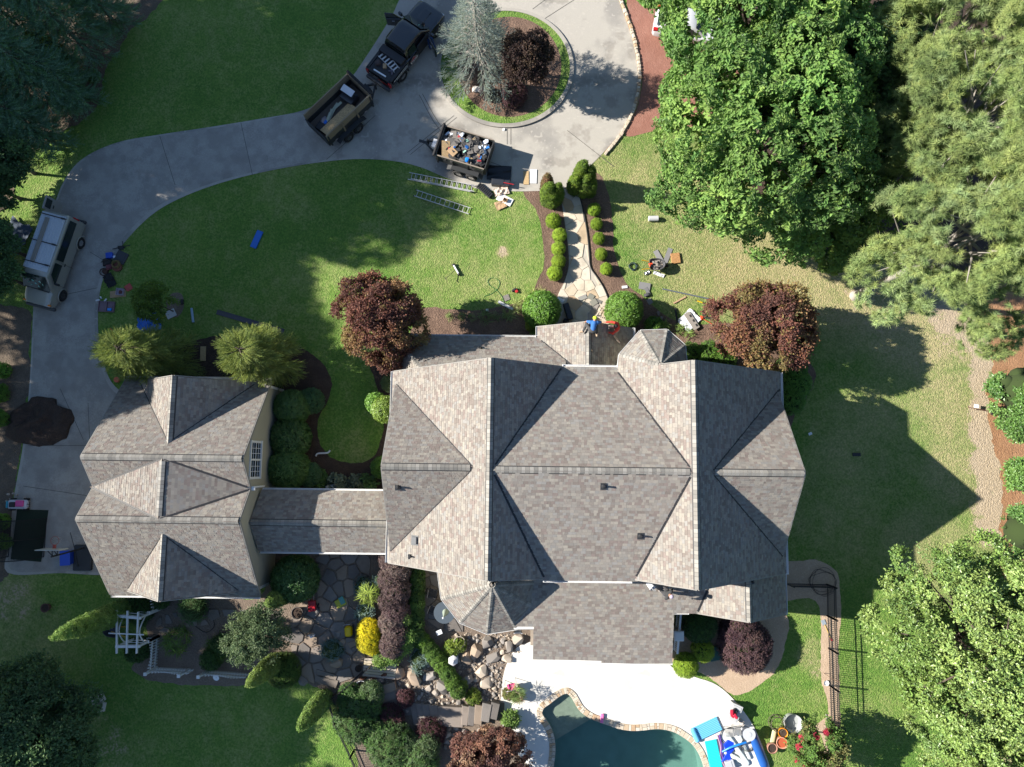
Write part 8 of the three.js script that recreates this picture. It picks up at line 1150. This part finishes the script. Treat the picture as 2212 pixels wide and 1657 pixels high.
{ const t = thing('patio_table', 'round glass-topped patio table tucked under the turret eave', 'table', spot(962, 1318)); part('tabletop', [cyl(0.62, 0.62, 0.03, 30, 0, 0.72, 0)], gloss(0.08, 0.1, 0.12, { roughness: 0.15 }), t); part('pedestal', [cyl(0.04, 0.04, 0.7, 10, 0, 0.36, 0), cyl(0.3, 0.25, 0.04, 16, 0, 0.02, 0)], M.black, t); const u = thing('folded_parasol', 'pale green folded parasol at the round patio table', 'parasol', spot(966, 1314)); part('canopy', put(new THREE.ConeGeometry(0.19, 1.5, 12), 0, 1.85, 0), mat(0.3, 0.36, 0.3), u); part('pole', cyl(0.022, 0.022, 2.7, 8, 0, 1.35, 0), M.plasticWhite, u); part('finial', new THREE.SphereGeometry(0.06, 10, 8).translate(0, 2.65, 0), M.plasticWhite, u); }
[[937, 1279, 1.4, 'black metal chair nearest the house on the patio'], [938, 1314, 1.2, 'black metal chair left of the round patio table']].forEach(([x, y, a, l]) => { const t = thing('metal_chair', l, 'chair', spot(x, y), a); for (let i = 0; i < 7; i++) part('seat_slat', box(0.46, 0.015, 0.05, 0, 0.44, -0.2 + i * 0.066), M.black, t); part('back', [...Array.from({ length: 6 }, (_, i) => box(0.02, 0.42, 0.02, -0.2 + i * 0.08, 0.68, -0.25)), box(0.48, 0.03, 0.03, 0, 0.9, -0.26)], M.black, t); for (const [u, v] of [[0.21, 0.21], [-0.21, 0.21], [0.21, -0.23], [-0.21, -0.23]]) part('leg', rod(V(u, 0, v), V(u, 0.44, v), 0.016, 5), M.black, t); for (const q of [0.23, -0.23]) part('armrest', [bar(V(q, 0.64, -0.24), V(q, 0.64, 0.2), 0.04, 0.02), rod(V(q, 0.44, 0.2), V(q, 0.64, 0.2), 0.014, 5)], M.black, t); });
lay('iron_ornament', 'rusty iron dragon-like ornament below the footbridge', 'ornament', [tube([V(-0.8, 0.12, 0), V(-0.5, 0.3, 0.1), V(-0.2, 0.16, -0.05), V(0.1, 0.28, 0.08), V(0.45, 0.2, 0), V(0.7, 0.42, -0.1)], 0.06, 40, 7), ...[-0.6, -0.3, 0, 0.3].map((u) => rod(V(u, 0.2, 0), V(u - 0.12, 0.02, 0.15), 0.025, 5)), lumpy(973, 0.3, 0.2, 0.2).translate(0.75, 0.42, -0.12)], mat(0.12, 0.045, 0.025), spot(805, 1459), 0.05);
lay('white_spotlight', 'round white lamp face beside the picket fence gap', 'lamp', [cyl(0.19, 0.19, 0.04, 24), cyl(0.08, 0.06, 0.06, 16, 0, 0.03, 0)], M.plasticWhite, spot(466, 1464, 0.7), 0, 0.35, 0.2); for (const [x, y, a, l] of [[213, 1511, 0.3, 'upper of two tan flat stones on the shaded lower lawn'], [214, 1526, -0.4, 'lower of two tan flat stones on the shaded lower lawn']]) lay('flat_stone', l, 'stone', slab([V(-0.4, 0, -0.3), V(0.3, 0, -0.36), V(0.42, 0, 0.1), V(0.05, 0, 0.34), V(-0.38, 0, 0.22)], 0.1, 0.02), M.sand[5], spot(x, y, 0.01), a); lay('hose_coil', 'dark hose coiled under the rear gutter of the garage', 'hose', coil(0.4, 5, 0.018, 975), M.black, spot(432, 1312)); lay('garden_hose', 'hose trailing across the shaded garden path', 'hose', tube([[440, 1312], [456, 1330], [462, 1352], [446, 1366], [425, 1356], [410, 1340]].map((p) => V(...spot(...p, 0.05))), 0.018, 40, 5), M.black);
// pool side
{ const t = thing('walker_frame', 'folding chair frame with a pink towel at the left of the pool deck', 'chair', spot(1104, 1478, 0.05), 0.25); part('frame', [tube([V(-0.3, 0, 0.25), V(-0.3, 0.85, 0.1), V(0.3, 0.85, 0.1), V(0.3, 0, 0.25)], 0.016, 30, 6), tube([V(-0.3, 0, -0.3), V(-0.3, 0.5, -0.1), V(0.3, 0.5, -0.1), V(0.3, 0, -0.3)], 0.016, 30, 6)], M.alloy, t); part('towel', cloth(0.5, 0.4, 0.16, 51, 7).translate(0, 0.5, 0), mat(0.5, 0.06, 0.18), t); part('cushion', rbox(0.3, 0.1, 0.4, 0.04, -0.1, 0.42, 0.05), mat(0.5, 0.5, 0.08), t); }
lay('pink_float', 'small pink float on the pool coping', 'float', rbox(0.2, 0.1, 0.52, 0.05), gloss(0.75, 0.18, 0.4), spot(1300, 1552, 0.15), -0.1);
const lounge = (label, px, py, w, d, a, m, ribs, name = 'pool_float') => { const t = thing(name, label, 'float', spot(px, py, 0.06), a); for (let i = 0; i < ribs; i++) part('rib', put(new THREE.CapsuleGeometry(d / ribs * 0.52, w - d / ribs, 4, 10).rotateZ(Math.PI / 2).scale(1, 0.75, 1), 0, 0.07, -d / 2 + (i + 0.5) * d / ribs), m, t); return t; };
{ const t = lounge('light blue ribbed pool lounger on the white deck', 1528, 1573, 1.5, 0.8, 0.42, mat(0.12, 0.42, 0.68, { roughness: 0.6 }), 9); part('headrest', put(new THREE.CapsuleGeometry(0.13, 0.6, 4, 12).rotateX(Math.PI / 2).scale(1.2, 0.9, 1), -0.83, 0.13, 0), mat(0.12, 0.42, 0.68), t); }
lounge('turquoise rippled float mat at the pool edge', 1541, 1632, 0.72, 1.75, 0.2, gloss(0.02, 0.62, 0.62, { roughness: 0.5 }), 22, 'float_mat');
[[1554, 1622, [0.35, 0.2, 0.3], 'speckled pool noodle right of the turquoise mat'], [1558, 1620, [0.12, 0.05, 0.28], 'purple pool noodle right of the speckled one']].forEach(([x, y, c, l], i) => lay('pool_noodle', l, 'noodle', tube([V(-0.1, 0.05, -0.85), V(0.06 - i * 0.05, 0.05, -0.2), V(0.02, 0.05, 0.3), V(0.3, 0.05, 0.95)], 0.045, 30, 8), mat(...c), spot(x, y, 0.05)));
lay('fish_float', 'deep blue fish-shaped float among the pool toys', 'float', put(new THREE.ExtrudeGeometry(new THREE.Shape([[-0.1, 0.62], [0.2, 0.55], [0.3, 0.2], [0.12, -0.12], [0.32, -0.5], [0.02, -0.42], [-0.22, -0.62], [-0.04, -0.1], [-0.26, 0.3]].map((p) => new THREE.Vector2(...p))), { depth: 0.1, bevelEnabled: true, bevelSize: 0.03, bevelThickness: 0.03 }).rotateX(-Math.PI / 2)), gloss(0.008, 0.05, 0.6), spot(1571, 1622, 0.08), -0.25);
{ const t = thing('pedestal_table', 'round grey pedestal table among the pool toys', 'table', spot(1609, 1577, 0.05)); part('tabletop', [cyl(0.36, 0.36, 0.03, 32, 0, 0.72, 0), cyl(0.13, 0.13, 0.02, 20, 0, 0.745, 0)], mat(0.5, 0.52, 0.54, { roughness: 0.4 }), t); part('pedestal', [cyl(0.04, 0.04, 0.7, 10, 0, 0.36, 0), cyl(0.24, 0.2, 0.04, 20, 0, 0.02, 0)], M.alloy, t); }
{ const t = thing('deck_cabinet', 'grey deck box at the edge of the pool deck', 'deck box', spot(1580, 1533, 0.05), -0.42); part('body', rbox(0.62, 0.55, 0.95, 0.04, 0, 0.28, 0), mat(0.42, 0.43, 0.43), t); part('lid', [rbox(0.68, 0.06, 1.0, 0.03, 0, 0.58, 0), rbox(0.5, 0.02, 0.8, 0.01, 0, 0.62, 0)], mat(0.46, 0.47, 0.47), t); }
lay('life_vest', 'red and black life vest heaped on the grey deck box', 'life vest', [lumpy(981, 0.5, 0.3, 0.55), rbox(0.2, 0.12, 0.3, 0.05, -0.12, 0.16, -0.1), rbox(0.18, 0.12, 0.3, 0.05, 0.1, 0.15, 0.12, 0.6)], gloss(0.5, 0.02, 0.05), spot(1583, 1541, 0.72)); lay('black_pack', 'black pack half under the red life vest', 'bag', lumpy(983, 0.55, 0.3, 0.45), M.black, spot(1586, 1539, 0.68), 0.8);
[[1571, 1577, 0.05, 'grey mesh chair nearest the blue lounger'], [1588, 1574, 0.0, 'grey mesh chair beside the round grey table']].forEach(([x, y, a, l]) => { const t = thing('mesh_chair', l, 'chair', spot(x, y, 0.05), a), m = mat(0.3, 0.3, 0.29); part('frame', [tube([V(-0.22, 0.38, 0.25), V(-0.22, 0.38, -0.22), V(-0.22, 0.85, -0.35), V(0.22, 0.85, -0.35), V(0.22, 0.38, -0.22), V(0.22, 0.38, 0.25)], 0.014, 40, 6)], m, t); part('seat', [...Array.from({ length: 9 }, (_, i) => box(0.42, 0.008, 0.03, 0, 0.38, -0.18 + i * 0.05))], m, t); part('back', Array.from({ length: 8 }, (_, i) => box(0.42, 0.008, 0.03, 0, 0.44 + i * 0.05, -0.24 - i * 0.013)), m, t); for (const [u, v] of [[0.22, 0.25], [-0.22, 0.25], [0.22, -0.22], [-0.22, -0.22]]) part('leg', rod(V(u, 0, v), V(u, 0.38, v), 0.014, 5), m, t); });
[[1592, 1618, 1.9, 0.26, -0.95, 'longest white paddle board part leaning over the toys'], [1605, 1608, 1.6, 0.2, -1.15, 'white board with a green edge right of the longest one'], [1590, 1638, 1.3, 0.24, -0.5, 'short white board at the lower end of the toys']].forEach(([x, y, L, w, a, l]) => lay('paddle_board', l, 'board', put(new THREE.CapsuleGeometry(w / 2, L, 4, 14).rotateZ(Math.PI / 2).scale(1, 0.35, 1)), mat(0.66, 0.72, 0.68, { roughness: 0.3 }), spot(x, y, 0.16), a));
lay('toy_boat', 'blue curved foam boat arching over the toys', 'float', tube([V(-0.75, 0.15, 0.35), V(-0.35, 0.35, 0.05), V(0.1, 0.45, -0.15), V(0.55, 0.4, -0.25)], 0.06, 30, 8), gloss(0.015, 0.2, 0.65), spot(1586, 1608, 0.05)); lay('paddling_pool', 'folded blue paddling pool at the right edge of the deck', 'paddling pool', put(new THREE.CapsuleGeometry(0.3, 1.7, 5, 14).rotateX(Math.PI / 2).scale(0.8, 0.55, 1)), gloss(0.02, 0.1, 0.36), spot(1636, 1618, 0.2), 0.36); lay('cable_mess', 'dark tangle of netting among the pool toys', 'netting', coil(0.35, 7, 0.012, 985, 0.06), mat(0.06, 0.06, 0.06), spot(1613, 1606, 0.05)); lay('pool_hose', 'black hose looping across the pool toys', 'hose', tube([[1585, 1570], [1560, 1578], [1556, 1595], [1570, 1610], [1590, 1622], [1604, 1618], [1606, 1604]].map((p) => V(...spot(...p, 0.12))), 0.022, 60, 6), M.black); lay('grey_crate', 'grey crate with a white lid at the lower end of the toys', 'crate', [rbox(0.5, 0.3, 0.42, 0.03, 0, 0.15, 0), rbox(0.4, 0.02, 0.36, 0.01, -0.1, 0.31, 0)], mat(0.45, 0.46, 0.48), spot(1574, 1648, 0.05), 0.3); lay('drum_filter', 'pale pool filter drum beside the life vest', 'filter', [cyl(0.16, 0.16, 0.34, 18, 0, 0.17, 0), cyl(0.1, 0.06, 0.1, 14, 0, 0.38, 0)], mat(0.5, 0.46, 0.42), spot(1598, 1558, 0.05));
lay('galvanised_tub', 'round galvanised tub by the pots', 'tub', [new THREE.LatheGeometry([[0, 0.04], [0.42, 0.04], [0.5, 0.5], [0.53, 0.5], [0.44, 0.02]].map((p) => new THREE.Vector2(...p)), 36), cyl(0.43, 0.43, 0.02, 30, 0, 0.1, 0)], mat(0.36, 0.38, 0.38, { roughness: 0.45 }), spot(1707, 1557)); { const t = thing('wire_stand', 'rusty wire ring stand beside the galvanised tub', 'stand', spot(1673, 1558)), m = mat(0.1, 0.085, 0.06); for (const y of [0.1, 0.55]) part('hoop', put(new THREE.TorusGeometry(0.4, 0.02, 6, 30).rotateX(Math.PI / 2), 0, y, 0), m, t); for (let i = 0; i < 10; i++) { const a = i * 0.628; part('upright', rod(V(0.4 * Math.cos(a), 0.02, 0.4 * Math.sin(a)), V(0.42 * Math.cos(a), 0.6, 0.42 * Math.sin(a)), 0.014, 5), m, t); } }
lay('toy_surfboard', 'small blue and yellow toy surfboard among the pots', 'toy', put(new THREE.CapsuleGeometry(0.13, 0.6, 4, 14).rotateX(Math.PI / 2).scale(1, 0.35, 1)), mat(0.5, 0.5, 0.3), spot(1670, 1592, 0.1), -0.25); lay('compost_bag', 'printed compost bag lying by the crape myrtle', 'bag', rbox(0.62, 0.13, 0.42, 0.06), mat(0.42, 0.4, 0.44), spot(1742, 1576, 0.08), turnOf(-32)); lay('garden_tools', 'grey hand tools lying by the iron fence', 'tools', [rod(V(-0.1, 0.04, -0.5), V(0.05, 0.04, 0.35), 0.03, 6), rbox(0.18, 0.04, 0.22, 0.03, 0.06, 0.04, 0.45)], mat(0.3, 0.29, 0.27), spot(1788, 1562)); lay('wire_coil', 'black wire coils heaped at the iron fence', 'wire', [coil(0.3, 6, 0.012, 987), coil(0.26, 5, 0.012, 989).translate(0.5, 0, 0.3)], M.black, spot(1795, 1570)); lay('white_bowl', 'small white bowl on the bare strip by the iron fence', 'bowl', new THREE.LatheGeometry([[0, 0.03], [0.1, 0.03], [0.15, 0.11], [0.16, 0.11], [0.11, 0.01]].map((p) => new THREE.Vector2(...p)), 22), M.plasticWhite, spot(1783, 1475));
{ const t = thing('spade', 'spade with a yellow and red handle lying on the bare strip by the fence', 'spade', spot(1786, 1362), dirOf([1778, 1346], [1792, 1378])); part('blade', rbox(0.3, 0.02, 0.24, 0.05, -0.5, 0.04, 0), mat(0.25, 0.3, 0.35), t); part('shaft', rod(V(-0.4, 0.04, 0), V(0.5, 0.05, 0), 0.018, 6), gloss(0.55, 0.4, 0.1), t); part('grip', rbox(0.16, 0.05, 0.1, 0.02, 0.55, 0.05, 0), gloss(0.55, 0.03, 0.05), t); } { const t = thing('shepherd_hook', 'rusty shepherd hook post by the iron fence', 'post', spot(1779, 1454)); part('post', tube([V(0, 0, 0), V(0, 1.3, 0), V(0.05, 1.55, 0), V(0.2, 1.6, 0), V(0.28, 1.48, 0)], 0.014, 30, 6), mat(0.14, 0.08, 0.05), t); }
{ const t = thing('rake', 'long-handled rake with a white tag leaning at the pine straw', 'rake', spot(2108, 885), dirOf([2086, 888], [2146, 896])); part('handle', rod(V(-0.8, 0.5, 0), V(0.9, 0.08, 0), 0.02, 6), mat(0.2, 0.07, 0.05), t); part('tag', rbox(0.3, 0.02, 0.22, 0.01, -0.25, 0.42, -0.15), M.plasticWhite, t); part('head', rbox(0.12, 0.06, 0.4, 0.02, 0.92, 0.06, 0), M.black, t); }
lay('dark_board', 'small dark board lying in the house shadow on the right lawn', 'board', rbox(0.5, 0.04, 0.2, 0.01), M.black, spot(1850, 982, 0.03)); lay('paper_scrap', 'white paper scrap in the house shadow near the wall', 'paper', rbox(0.22, 0.02, 0.16, 0.005), M.plasticWhite, spot(1750, 937, 0.03), 0.4);
lay('wire_roll', 'thin wire coil on the bare soil by the house corner', 'wire', coil(0.7, 4, 0.01, 991), M.black, spot(1778, 1256)); lay('air_conditioner', 'green utility lid sunk in the soil beside the purple shrub', 'lid', rbox(0.7, 0.2, 0.8, 0.05, 0, 0.1, 0), mat(0.04, 0.13, 0.11), spot(1543, 1411), 0.2);
for (const t of scene.children) if (t.userData.label && t.isMesh === undefined && !t.userData.category) t.userData.category = 'object';
renderer.render(scene, camera);
